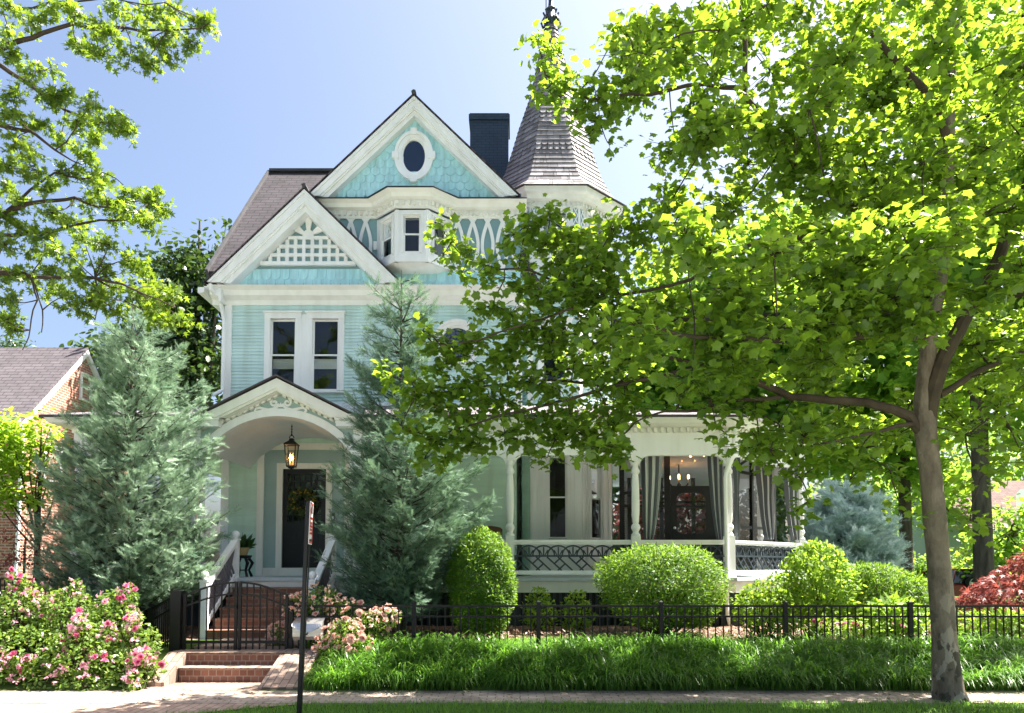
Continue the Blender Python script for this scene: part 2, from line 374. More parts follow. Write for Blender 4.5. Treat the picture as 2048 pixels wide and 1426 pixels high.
def window(x0, x1, z0, z1, Mx=None, cw=.1, parent=ROOT, split=True, sill=True, blind=0, head=True, wm='white', proud=.05, name='window', room=True, glass='glass', mid=None, rdep=.8, rmar=.3):
    """double-hung window; x0..z1 is the daylight opening inside the casing"""
    f = MB(Mx); c = cw
    f.box(x0 - c, x0, -proud, .03, z0 - .02, z1 + .02); f.box(x1, x1 + c, -proud, .03, z0 - .02, z1 + .02)
    f.box(x0 - c * .45, x0 - c * .2, -proud - .014, -proud, z0, z1); f.box(x1 + c * .2, x1 + c * .45, -proud - .014, -proud, z0, z1)
    f.box(x0 - c, x1 + c, -proud - .012, .03, z1 + .02, z1 + .02 + c * .95)
    if head: f.box(x0 - c - .025, x1 + c + .025, -proud - .05, .028, z1 + .02 + c * .95, z1 + .02 + c * .95 + .035)
    w = f.build(name, M[wm], parent)
    if sill:
        s = MB(Mx); s.box(x0 - c - .03, x1 + c + .03, -proud - .05, .032, z0 - .075, z0 - .02); s.build('sill', M[wm], w)
    zm = (z0 + z1) / 2 if mid is None else mid; t = .032
    def sash(a, b, y):
        m = MB(Mx); m.box(x0, x0 + t, y, y + .03, a, b); m.box(x1 - t, x1, y, y + .03, a, b); m.box(x0 + t, x1 - t, y + .002, y + .03, a, a + t); m.box(x0 + t, x1 - t, y + .002, y + .03, b - t, b)
        m.build('sash', M[wm], w)
        g = MB(Mx); g.face([(x0 + t, y + .018, a + t), (x1 - t, y + .018, a + t), (x1 - t, y + .018, b - t), (x0 + t, y + .018, b - t)]); g.build('pane', M[glass], w)
    if split: sash(z0 - .01, zm + .014, .0); sash(zm - .014, z1 + .01, .036 - .005)
    else: sash(z0 - .01, z1 + .01, .0)
    if blind:
        b = MB(Mx); n = 7; h = (blind[1] - blind[0]) / n
        for i in range(n): b.box(x0 + .01, x1 - .01, .12 + .004 * (i % 2), .132 + .004 * (i % 2), blind[0] + i * h, blind[0] + (i + .92) * h)
        b.build('blind', M['blind'], w)
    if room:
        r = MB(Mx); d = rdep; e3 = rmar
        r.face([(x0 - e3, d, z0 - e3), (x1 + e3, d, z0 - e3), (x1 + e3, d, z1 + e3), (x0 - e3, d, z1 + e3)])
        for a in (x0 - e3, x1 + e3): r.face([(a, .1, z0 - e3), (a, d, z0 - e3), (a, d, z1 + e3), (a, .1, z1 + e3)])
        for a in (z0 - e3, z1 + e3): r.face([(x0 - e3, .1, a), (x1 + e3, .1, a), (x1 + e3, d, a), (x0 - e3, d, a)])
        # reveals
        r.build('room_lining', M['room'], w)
        q = MB(Mx)
        for a in (x0 - .004, x1 + .004): q.face([(a, 0, z0), (a, .1, z0), (a, .1, z1), (a, 0, z1)])
        for a in (z0 - .012, z1 + .012): q.face([(x0, 0, a), (x1, 0, a), (x1, .1, a), (x0, .1, a)])
        q.build('reveal', M[wm], w)
    return w

def scales(mb, inside, x0, x1, z0, z1, y, wd=.2, row=.155):
    """overlapping round-bottomed shingles on a plane facing -y"""
    k = 0; z = z0 - row * .55
    while z < z1:
        x = x0 + (wd / 2 if k % 2 else 0)
        while x < x1:
            if inside(x, z + row * .75):
                mb.rv = random.random(); yy = y - .032 + random.uniform(-.004, .004); r = wd * .485; pts = []; zc = z + r * .9
                pts = [(x - r, yy + .016, z + row * 1.55), (x - r, yy + .003, zc)]
                for i in range(1, 8): a = PI + PI * i / 8; pts.append((x + r * math.cos(a), yy, zc + r * .9 * math.sin(a)))
                pts += [(x + r, yy + .003, zc), (x + r, yy + .016, z + row * 1.55)]
                mb.prism(pts, (0, .022, 0))
            x += wd
        z += row; k += 1

# ------------------------------------------------------------------ main walls
zEave = PZ(597, YW); zCor = PZ(569, 15.62)
zPT = 5.15            # porch roof meets the wall here
# openings in the upper wall
wx = [(PX(541, 710, YW), PX(591, 710, YW)), (PX(625, 710, YW), PX(677, 710, YW))]
wz0, wz1 = PZ(780, YW), PZ(640, YW)
rc = at(914, 688, YW); rr = .40
Mw = Matrix.Translation((0, YW, 0))
u = MB(Mw)
siding(u, HX0 + .12, HX1 - .1, zPT - .3, zEave, holes=[(a, b, wz0 - .01, wz1 + .01) for a, b in wx] + [(rc.x - rr * .85, rc.x + rr * .85, rc.z - rr * .85, rc.z + rr * .85)])
part(u, 'upper_wall', M['siding'])
dz1 = PZ(938, YW); dx0, dx1 = PX(565, 1040, YW), PX(652, 1040, YW)
ox0, ox1 = PX(528, 1000, YW), PX(690, 1000, YW); oz1 = PZ(900, YW)
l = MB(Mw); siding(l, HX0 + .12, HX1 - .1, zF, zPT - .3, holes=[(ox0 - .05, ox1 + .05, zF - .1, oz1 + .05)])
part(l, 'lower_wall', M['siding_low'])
# side and back walls
s = MB(wall_frame((HX0, 24), (HX0, YW))); siding(s, 0, 24 - YW - .1, zF, zEave); part(s, 'side_wall', M['siding'])
s = MB(wall_frame((HX1, YW), (HX1, TY - .4))); siding(s, .1, TY - .4 - YW, zF, 9.3); part(s, 'return_wall', M['siding'])
s = MB(wall_frame((2.2, TY), (2.2, 24))); siding(s, 0, 6, zF, 7.6); part(s, 'side_wall', M['siding'])
s = MB(wall_frame((2.2, 24), (HX0, 24))); siding(s, 0, 8.4, zG - .2, zEave); part(s, 'back_wall', M['siding'])
g = MB(); g.face([(HX0, 15.95, zEave), (HX0, 24.3, zEave), (HX0, 20, 11.9)]); g.face([(2.2, TY, 7.6), (2.2, 24.3, 7.6), (2.2, 21, 9.6)]); part(g, 'side_gable_wall', M['siding'])
c = MB()
for x in (HX0, HX1 - .12): c.box(x - .02, x + .14, YW - .035, YW + .12, zPT - .35, zEave)
c.box(HX0 - .02, HX0 + .14, YW - .035, YW + .12, zF, zPT - .36)
c.box(HX0 - .02, HX1, YW - .03, YW + .1, zPT - .30, zPT - .06)
part(c, 'corner_board', M['white'])
# base of the house under the porch floor
b = MB(); b.box(HX0 + .05, 2.15, YW + .05, 23.9, zG - .3, zF - .02); part(b, 'foundation', M['navy'])
# double window: one shared casing drawn as two windows side by side
for i, (a, b_) in enumerate(wx): window(a, b_, wz0, wz1, Mw, .125, blind=(PZ(735, YW), PZ(715, YW)))
m = MB(Mw); xm0, xm1 = wx[0][1] + .127, wx[1][0] - .127; m.box(xm0, xm1, -.043, .03, wz0 - .02, wz1 + .11); part(m, 'mullion', M['white'])
# round stained-glass window
M['stained'] = glassmat('teal_stained_glass', (.05, .28, .32), .12)
M['amber'] = glassmat('amber_stained_glass', (.5, .22, .03), .12)
rw = MB(Mw); rw.ring(rc.x, rc.z, (rr, rr), (rr + .1, rr + .1), -.07, .02); rw.ring(rc.x, rc.z, (rr + .07, rr + .07), (rr + .125, rr + .125), -.1, -.07); rw.ring(rc.x, rc.z, (rr - .05, rr - .05), (rr, rr), -.03, .03)
rwo = part(rw, 'round_window', M['white'])
p_ = MB(Mw); p_.disc(rc.x, rc.z, rr - .04, rr - .04, .01); p_.build('pane', M['stained'], rwo)
p_ = MB(Mw)
for k in range(5):
    a = R(30 + 30 * k); p_.ring(rc.x + .2 * math.cos(a), rc.z + .2 * math.sin(a), (.0, .0), (.05, .085), -.002, .006, 14)
p_.build('amber_glass', M['amber'], rwo)
p_ = MB(Mw)
for k in range(3): p_.ring(rc.x, rc.z, (.1 + .09 * k, .1 + .09 * k), (.112 + .09 * k, .112 + .09 * k), -.008, .008, 30)
for k in range(12):
    a = 2 * PI * k / 12; p_.bar((rc.x + .1 * math.cos(a), 0, rc.z + .1 * math.sin(a)), (rc.x + .34 * math.cos(a + .15), 0, rc.z + .34 * math.sin(a + .15)), .014, .012)
p_.build('leading', M['black'], rwo)
p_ = MB(Mw); p_.disc(rc.x, rc.z, rr, rr, .25); p_.build('room_lining', M['blind'], rwo)

# ------------------------------------------------------------------ upper cornice along the second storey
def xprofile(mb, prof, x0, x1): mb.prism([(x0, y, z) for y, z in prof], (x1 - x0, 0, 0))
cor = MB(); zb = zEave - .06
prof = [(YW, zb - .1), (YW - .05, zb - .1), (YW - .06, zb), (YW - .2, zb + .06), (YW - .24, zb + .16), (YW - .34, zb + .2), (YW - .38, zCor), (YW, zCor)]
xprofile(cor, prof, HX0 - .28, HX1 + .05)
part(cor, 'cornice', M['white'])
cs = MB(wall_frame((HX0, 24.2), (HX0, YW - .38))); cs.prism([(0, y - YW, z) for y, z in prof], (8.5, 0, 0)); part(cs, 'side_cornice', M['white'])
# downspout
d = MB(); d.tube([at(421, 568, 15.6), at(421, 577, 15.6), at(440, 600, 15.9), (HX0 + .0, 15.9, zEave - .5), (HX0 + .0, 15.9, 5.35), (HX0 - .15, 15.75, 5.2)], .042, 8); part(d, 'downspout', M['white'], smooth=True)
gt = MB(); gt.box(HX0 - .5, HX0 - .36, 15.7, 24, zEave + .02, zEave + .14); part(gt, 'gutter', M['white'])

# ------------------------------------------------------------------ left front gable
Yg = 15.6
A = at(609, 382.5, Yg); BL = at(418, 564, Yg); BR = Vector((2 * A.x - BL.x, Yg, BL.z))
sl = (A.z - BL.z) / (A.x - BL.x)
def rake(mb, A, BL, BR, y0, y1, th, foot=0):
    """two sloping boards meeting at the apex; th is the thickness measured vertically"""
    dn = Vector((0, 0, -th)); e = Vector((0, y1 - y0, 0)); A = Vector((A.x, y0, A.z)); BL = Vector((BL.x, y0, BL.z)); BR = Vector((BR.x, y0, BR.z))
    k = th / ((A.z - BL.z) / (A.x - BL.x)); kl = Vector((k, 0, 0))
    mb.prism([A, BL, BL + kl, A + dn], e); mb.prism([A, A + dn, BR - kl, BR], e)
def gable(A, BL, BR, y0, y1, wally, tho):
    r = MB(); rake(r, A, BL, BR, y0, y0 + .05, tho * .62)
    off = Vector((0, 0, -tho * .35)); k = tho * .35 / sl; kx = Vector((k, 0, 0))
    rake(r, A + off, BL + kx, BR - kx, y0 + .028, y0 + .16, tho * .42)
    off2 = Vector((0, 0, -tho * .6)); kx2 = Vector((tho * .6 / sl, 0, 0))
    rake(r, A + off2, BL + kx2, BR - kx2, y0 + .075, wally + .02, tho * .55)
    up = Vector((0, 0, .035)); rake(r, A + up, BL - Vector((.037, 0, 0)), BR + Vector((.037, 0, 0)), y0 - .03, y0 + .02, .075)
    part(r, 'rake_board', M['white'])
    rf = MB(); t = Vector((0, 0, .1)); ov = Vector((.09 / sl, 0, .0))
    for a, b in ((A, BL), (A, BR)):
        a0 = Vector((a.x, y0 - .05, a.z + .06)); sg = -1 if b.x < a.x else 1
        b0 = Vector((b.x + sg * .1, y0 - .05, b.z - .1 * sl + .06))
        rf.prism([a0, b0, b0 + Vector((0, 0, .03)), a0 + Vector((0, 0, .03))], (0, y1 - y0, 0))
    return rf
rf = gable(A, BL, BR, Yg, 19.2, YW, .36); part(rf, 'gable_roof', M['roofside'])
rd = MB(); rd.tube([(A.x, Yg - .07, A.z + .1), (A.x, 19, A.z + .1)], .05, 6); part(rd, 'ridge_cap', M['edge'])
# wall behind
w_ = MB(); th = .36
w_.face([(BL.x + .3, YW - .01, BL.z - .05), (BR.x - .3, YW - .01, BL.z - .05), (A.x, YW - .01, A.z - .3)]); part(w_, 'gable_wall', M['slate'])
fs = MB(); zs0, zs1 = PZ(567, YW - .02), PZ(530, YW - .02)
scales(fs, lambda x, z: z < zs1 - .09 and abs(x - A.x) < (A.z - .33 - z) / sl + .1, BL.x, BR.x, zs0, zs1, YW - .03); part(fs, 'fishscale_skirt', M['scale'])
fr = MB(); hw = lambda z: (A.z - .43 - z) / sl
y0, y1 = YW - .075, YW - .015
fr.box(A.x - hw(zs1), A.x + hw(zs1), y0 - .03, y1, zs1 - .03, zs1 + .05)
def zg(p): return PZ(p, y0)
rows = [525, 514.5, 497, 479.5]; bars = [zg(v) for v in (509.3, 492.2, 475)]
for z in bars: fr.box(A.x - hw(z), A.x + hw(z), y0, y1, z - .034, z + .034)
pitch = .1818
for k in range(-9, 10):
    x = A.x + (k + .5) * pitch; zt = min(bars[2] - .035, A.z - .43 - abs(x - A.x) * sl)
    if zt > zs1 + .08:
        zz = [zs1 + .05] + [b for b in bars if b < zt + .03] + [zt]
        lo = zs1 + .05
        for b in bars + [99]:
            hi = min(b - .034, zt)
            if hi > lo + .01: fr.box(x - .036, x + .036, y0 + .003, y1 - .002, lo, hi)
            lo = b + .034
            if lo >= zt: break
zc = bars[2] + .03
fr.prism([(A.x + .125 * math.cos(PI * i / 14), y0, zc + .15 * math.sin(PI * i / 14)) for i in range(15)], (0, .058, 0))
for a, l_ in ((90, .5), (35, .42), (145, .42)):
    a = R(a); d_ = Vector((math.cos(a), 0, math.sin(a))); n_ = Vector((-d_.z, 0, d_.x)); o_ = Vector((A.x, y0 + .004, zc))
    fr.prism([o_ + d_ * .12 - n_ * .035, o_ + d_ * .12 + n_ * .035, o_ + d_ * l_ + n_ * .1, o_ + d_ * l_ - n_ * .1], (0, .05, 0))
part(fr, 'lattice_fretwork', M['white'])

# ------------------------------------------------------------------ third-storey wall with interlaced bands, right of the left gable
zt3 = PZ(422, YW); zb3 = PZ(545, YW)
xb0, xb1 = PX(757, 470, YW), PX(902, 470, YW)
w3 = MB(); w3.face([(A.x, YW + .012, zCor - .1), (HX1, YW + .012, zCor - .1), (HX1, YW + .012, zt3 + .4), (A.x, YW + .012, zt3 + .4)]); part(w3, 'third_storey_wall', M['slate'])
fs = MB(); zk0, zk1 = PZ(573, YW - .02), PZ(541, YW - .02)
scales(fs, lambda x, z: x > A.x + 1.2 and z < zk1 - .05, A.x + 1.2, HX1 + .06, zk0, zk1, YW - .06)
part(fs, 'fishscale_skirt', M['scale'])
def interlace(x0, x1, z0, z1, y, pitch=.325, ph=0, keep=lambda x, z: True):
    mb = MB(); n = 22; x = x0 + ph
    while x < x1 + pitch:
        for sg in (-1, 1):
            pts = []
            for i in range(n + 1):
                t = i / n; xx = x + sg * (.76 if t < .18 else .36) * pitch * math.cos(PI * (1.30 * t + .266)); z = z1 + (z0 - z1) * t
                if x0 + .04 <= xx <= x1 - .04 and keep(xx, z): pts.append((xx, 0, z))
                else:
                    if len(pts) > 2: mb.ribbon(pts, .036, y + .002 * sg, y + .03)
                    pts = []
            if len(pts) > 2: mb.ribbon(pts, .036, y + .002 * sg, y + .03)
        x += pitch
    xk = [v for v in np.linspace(x0, x1, 200) if keep(v, z0 - .06)][:1]; xt = [v for v in np.linspace(x0, x1, 200) if keep(v, z1 - .02)][:1]
    
    if xk and xk[0] < x1 - .05: mb.box(xk[0], x1, y - .012, y + .031, z0 - .06, z0 + .03)
    if xt and xt[0] < x1 - .05: mb.box(xt[0], x1, y - .012, y + .031, z1 - .02, z1 + .09)
    return mb
part(interlace(A.x + .2, xb0 - .02, zb3, zt3, YW - .03, .325, .06, lambda x, z: z > A.z - .12 - (x - A.x) * sl), 'interlaced_band_panel', M['white'])
part(interlace(xb1 + .02, HX1 - .02, zb3, zt3, YW - .03, .325, .13), 'interlaced_band_panel', M['white'])

# bay window of the third storey
Yb = 15.52
bp = [(xb0, YW), (PX(793, 470, Yb), Yb), (PX(855, 470, Yb), Yb), (xb1, YW)]
zB0, zB1 = PZ(519, Yb), PZ(420, Yb)
bay = MB(); bays = [ (765, 781), (808, 842), (866, 890)]
for i in range(3):
    fM = wall_frame(bp[i], bp[i + 1]); L = (Vector(bp[i + 1]) - Vector(bp[i])).length
    bb = MB(fM); a, b_ = (.15, L - .15) if i == 1 else (.16, L - .14)
    zz0, zz1 = zB0 + .16, zB1 - .13
    for q in ((0, a, zB0, zB1), (b_, L, zB0, zB1), (a, b_, zB0, zz0), (a, b_, zz1, zB1)): bb.box(q[0], q[1], 0, .06, q[2], q[3])
    bb.box(-.03, .05, -.02, .05, zB0, zB1); bb.box(L - .05, L + .03, -.02, .05, zB0, zB1)
    bb.box(-.02, L + .02, -.05, .04, zB0 - .06, zB0 + .05)
    part(bb, 'bay_wall', M['white'])
    window(a, b_, zz0, zz1, fM, .045, blind=(zz0 + .75, zz1) if i == 1 else 0, sill=False, head=False, proud=.03, rdep=.22, rmar=.02)
cb = MB(); z2 = PZ(548, 15.9)
bot = [Vector((p[0], p[1], zB0 - .05)) for p in bp]; lo = [Vector((xb0 + .22, YW, z2)), Vector((bp[1][0] + .1, YW - .12, z2)), Vector((bp[2][0] - .1, YW - .12, z2)), Vector((xb1 - .22, YW, z2))]
for i in range(3): cb.face([bot[i], bot[i + 1], lo[i + 1], lo[i]])
cb.face(lo); part(cb, 'bay_corbel', M['white'])
# third-storey cornice following the bay: crown, frieze and dentils
zc0, zc1 = PZ(413, 15.75), PZ(393, 15.6)
pl = [(A.x + .15, YW), (xb0 - .05, YW), (bp[1][0] - .02, Yb), (bp[2][0] + .02, Yb), (xb1 + .05, YW), (HX1 + .12, YW)]
def offset(pl, d):
    out = []
    for i, p in enumerate(pl):
        def nrm(a, b): v = Vector((b[0] - a[0], b[1] - a[1])).normalized(); return Vector((v.y, -v.x))
        ns = [nrm(pl[j], pl[j + 1]) for j in (i - 1, i) if 0 <= j < len(pl) - 1]
        n = sum(ns, Vector((0, 0))); n.normalize(); k = d / max(.4, n.dot(ns[0])); out.append((p[0] + n.x * k, p[1] + n.y * k))
    return out
def sweep(mb, pl, prof):
    """profile of (outward offset, z) swept along the plan polyline"""
    rings = [[(x, y, z) for (x, y), (o, z) in zip([offset(pl, o)[i] for o, z in prof], prof)] for i in range(len(pl))]
    n = len(prof); pts = [p for r_ in rings for p in r_]; fs = []
    for i in range(len(pl) - 1):
        for j in range(n): fs.append((i * n + j, i * n + (j + 1) % n, (i + 1) * n + (j + 1) % n, (i + 1) * n + j))
    fs += [tuple(range(n)), tuple(range(len(pts) - 1, len(pts) - n - 1, -1))]
    return mb.add(pts, fs)
k = MB(); sweep(k, pl, [(0, zc0 - .16), (.04, zc0 - .16), (.05, zc0), (.16, zc0 + .03), (.19, zc0 + .1), (.28, zc0 + .14), (.31, zc1), (0, zc1)])
part(k, 'cornice', M['white'])
dn = MB()
def dentils(mb, pl, off, z0, z1, w, gap, dep):
    q = offset(pl, off)
    for a, b in zip(q, q[1:]):
        L = (Vector(b) - Vector(a)).length; n = int(L / (w + gap)); fM = wall_frame(a, b); t = MB(fM)
        for i in range(n):
            x = (i + .5) * L / n; t.box(x - w / 2, x + w / 2, -dep, .004, z0, z1)
        k = len(mb.v); mb.v += t.v; mb.r += t.r; mb.f += [[i + k for i in f] for f in t.f]
dentils(dn, pl, .046, zc0 - .105, zc0 - .02, .055, .055, .06); part(dn, 'dentil_course', M['cream'])
fl = MB(); q0 = offset(pl, .35); zfl = zc1
top = [(A.x + .15, YW + .03), (xb0 + .1, YW + .03), (bp[1][0] + .1, YW + .03), (bp[2][0] - .1, YW + .03), (xb1 - .1, YW + .03), (HX1 + .12, YW + .03)]
rise = [.1, .1, .2, .2, .1, .1]
for i in range(5):
    fl.face([(q0[i][0], q0[i][1], zfl + .012), (q0[i + 1][0], q0[i + 1][1], zfl + .012), (top[i + 1][0], top[i + 1][1], zfl + rise[i + 1]), (top[i][0], top[i][1], zfl + rise[i])])
    fl.face([(q0[i][0], q0[i][1], zfl + .002), (q0[i + 1][0], q0[i + 1][1], zfl + .002), (q0[i + 1][0], q0[i + 1][1], zfl + .012), (q0[i][0], q0[i][1], zfl + .012)])
part(fl, 'bay_roof', M['flash'])

# ------------------------------------------------------------------ main front gable
Ym = 15.72
A2 = at(828, 196, Ym); BL2 = at(621, 391, Ym); BR2 = Vector((2 * A2.x - BL2.x, Ym, BL2.z)); sl = (A2.z - BL2.z) / (A2.x - BL2.x)
rf = gable(A2, BL2, BR2, Ym, 20.3, YW, .30); part(rf, 'gable_roof', M['roofside'])
rd = MB(); rd.tube([(A2.x, Ym - .07, A2.z + .1), (A2.x, 20, A2.z + .1)], .055, 6); part(rd, 'ridge_cap', M['edge'])
w_ = MB(); w_.face([(BL2.x + .2, YW, BL2.z - .05), (BR2.x - .2, YW, BL2.z - .05), (A2.x, YW, A2.z - .2)]); part(w_, 'gable_wall', M['scale'])
fs = MB(); ov = at(828.5, 315, YW); orx, orz = .31, .44
scales(fs, lambda x, z: abs(x - A2.x) < (A2.z - .3 - z) / sl and ((x - ov.x) / (orx + .02)) ** 2 + ((z - ov.z) / (orz + .02)) ** 2 > 1, BL2.x, BR2.x, PZ(389, YW), A2.z - .3, YW - .005, .206, .168)
part(fs, 'fishscale_gable', M['scale'])
om = MB(Mw); om.ring(ov.x, ov.z, (.27, .40), (.40, .525), -.075, .0); om.ring(ov.x, ov.z, (.36, .485), (.425, .55), -.11, -.03)
for a, b_ in ((0, 1), (1, 0), (0, -1), (-1, 0)): om.box(ov.x + a * .0 + b_ * .40 - .07, ov.x + b_ * .40 + .07, -.125, -.02, ov.z + a * .53 - .075, ov.z + a * .53 + .075)
om.ring(ov.x, ov.z, (.24, .365), (.275, .405), -.05, .01)
omo = part(om, 'oval_window', M['white'])
M['ovalglass'] = glassmat('blue_dark_glass', (.5, .7, .9), .07)
p_ = MB(Mw); p_.disc(ov.x, ov.z, .26, .39, -.012); p_.build('pane', M['ovalglass'], omo)
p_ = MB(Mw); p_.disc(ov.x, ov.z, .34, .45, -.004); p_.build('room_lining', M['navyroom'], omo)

# ------------------------------------------------------------------ main roof
V0 = at(425, 566, 15.7); Rg = at(521, 344, 20.0); xr = -6.62; zr = Rg.z; ze = zCor + .02; ye = 15.66
mr = MB()
def slab(mb, pts, t=.09): mb.prism(pts, (0, 0, -t))
yf = YW + .06; zf_ = ze + (zr - ze) * (yf - ye) / (20 - ye); slab(mr, [(xr, yf, zf_), (xr, 20, zr), (1.1, 20, zr), (2.2, 18.0, ze), (.1, yf, zf_)]); slab(mr, [(xr, 24.4, ze), (2.6, 24.4, ze), (1.1, 20.0, zr), (xr, 20.0, zr)]); slab(mr, [(2.2, 18.0, ze), (1.1, 20, zr), (2.6, 24.4, ze)])
part(mr, 'main_roof', M['roof'])
rd = MB(); rd.bar((xr, 20, zr + .02), (1.1, 20, zr + .02), .2, .07); rd.bar((xr - .03, yf, zf_ - .05), (xr - .03, 20, zr - .05), .06, .2, (1, 0, 0)); rd.bar((xr - .03, 24.4, ze - .05), (xr - .03, 20, zr - .05), .06, .2, (1, 0, 0)); part(rd, 'ridge_cap', M['edge'])
# chimney
ch = MB(); c0 = at(940, 300, 19.5); c1 = at(1017, 300, 19.5); zt = PZ(228, 19.5)
ch.box(c0.x, c1.x, 19.5, 20.4, 9, zt - .16); ch.box(c0.x - .035, c1.x + .035, 19.465, 20.435, zt - .16, zt - .02); ch.box(c0.x - .01, c1.x + .01, 19.49, 20.41, zt - .02, zt + .02)
part(ch, 'chimney', M['chim'])

# ------------------------------------------------------------------ octagonal tower with shingled spire
def octa(a, rot=0): return [(TX + a / math.cos(PI / 8) * math.cos(-PI / 2 - PI / 8 + i * PI / 4), TY + a / math.cos(PI / 8) * math.sin(-PI / 2 - PI / 8 + i * PI / 4)) for i in range(8)]
oc = octa(TA); zTE = PZ(389, 16.4)
fac = [(oc[i], oc[(i + 1) % 8]) for i in range(8)]     # 0 front, 1 front-right, 7 front-left
L8 = (Vector(oc[1]) - Vector(oc[0])).length
tw = MB(); zT3 = PZ(545, 16.64)
for i, (p, q) in enumerate(fac):
    t = MB(wall_frame(p, q)); hs = []
    if i in (0, 1): hs = [(.28, L8 - .28, PZ(472, 16.64), PZ(424, 16.64)), (.28, L8 - .28, 5.75, 7.0)]
    siding(t, .06, L8 - .06, zPT - .3, zT3, holes=hs); k = len(tw.v); tw.v += t.v; tw.r += t.r; tw.f += [[a + k for a in f] for f in t.f]
part(tw, 'tower_wall', M['siding'])
tl = MB(); tp = MB()
for i, (p, q) in enumerate(fac):
    fM = wall_frame(p, q); t = MB(fM); x0, x1 = .28, L8 - .28; z0, z1 = PZ(472, 16.64), PZ(424, 16.64)
    for bx in ((0, x0, zT3, zTE), (x1, L8, zT3, zTE), (x0, x1, zT3, z0 - .02), (x0, x1, z1 + .02, zTE)): t.box(bx[0], bx[1], 0, .05, bx[2], bx[3])
    if i in (0, 1, 2, 7): part(t, 'tower_upper_wall', M['white']); window(x0, x1, z0, z1, fM, .06, split=False, blind=(z0, z1), proud=.03, rdep=.3, rmar=.05)
    else: t.box(x0, x1, 0, .05, z0 - .02, z1 + .02); part(t, 'tower_upper_wall', M['white'])
    f2 = MB(fM)
    for a in (.09, L8 - .09):
        f2.box(a - .055, a + .055, -.008, .0, z0 - .1, z1 + .1)
    part(f2, 'tower_panel', M['slate'])
    f3 = MB(fM)
    for a in (.09, L8 - .09):
        for k in range(4):
            zz = z0 - .1 + k * (z1 - z0 + .2) / 4; zh = (z1 - z0 + .2) / 4
            f3.bar((a - .05, -.014, zz), (a + .05, -.014, zz + zh), .012, .022); f3.bar((a + .05, -.019, zz), (a - .05, -.019, zz + zh), .012, .022)
    part(f3, 'tower_fretwork', M['white'])
    if i in (0, 1): window(.28, L8 - .28, 5.75, 7.0, fM, .1)
    cbd = MB(fM); cbd.box(-.06, .06, -.03, .04, zPT - .3, zT3); part(cbd, 'corner_board', M['white'])
    # ground-floor bay
    g_ = MB(fM); z0, z1 = PZ(1076, 16.64), PZ(913, 16.64)
    if i in (0, 1):
        x0, x1 = (L8 * .36, L8 * .72) if i == 0 else (L8 * .30, L8 * .66)
        for bx in ((0, x0, zF, zPT - .3), (x1, L8, zF, zPT - .3), (x0, x1, zF, z0 - .02), (x0, x1, z1 + .02, zPT - .3)): g_.box(bx[0], bx[1], 0, .05, bx[2], bx[3])
        for xx in (.04, .17, x0 - .16, x1 + .08, L8 - .14): g_.box(xx, xx + .05, -.03, .0, zF + .3, z1 + .3)
        part(g_, 'bay_wall', M['white']); window(x0, x1, z0, z1, fM, .07, wm='white', sill=False, proud=.035)
    else:
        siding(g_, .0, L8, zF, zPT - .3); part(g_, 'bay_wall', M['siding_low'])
# tower cornice and eave
ring = octa(TA); ring = [ring[(i + 6) % 8] for i in range(8)] + [ring[6]]
k = MB(); sweep(k, ring, [(0, zTE - .2), (.03, zTE - .2), (.04, zTE - .08), (.16, zTE - .05), (.2, zTE + .03), (.28, zTE + .06), (.31, zTE + .17), (0, zTE + .17)]); part(k, 'tower_cornice', M['white'])
dn = MB(); dentils(dn, ring, .034, zTE - .17, zTE - .09, .05, .05, .06); part(dn, 'dentil_course', M['cream'])
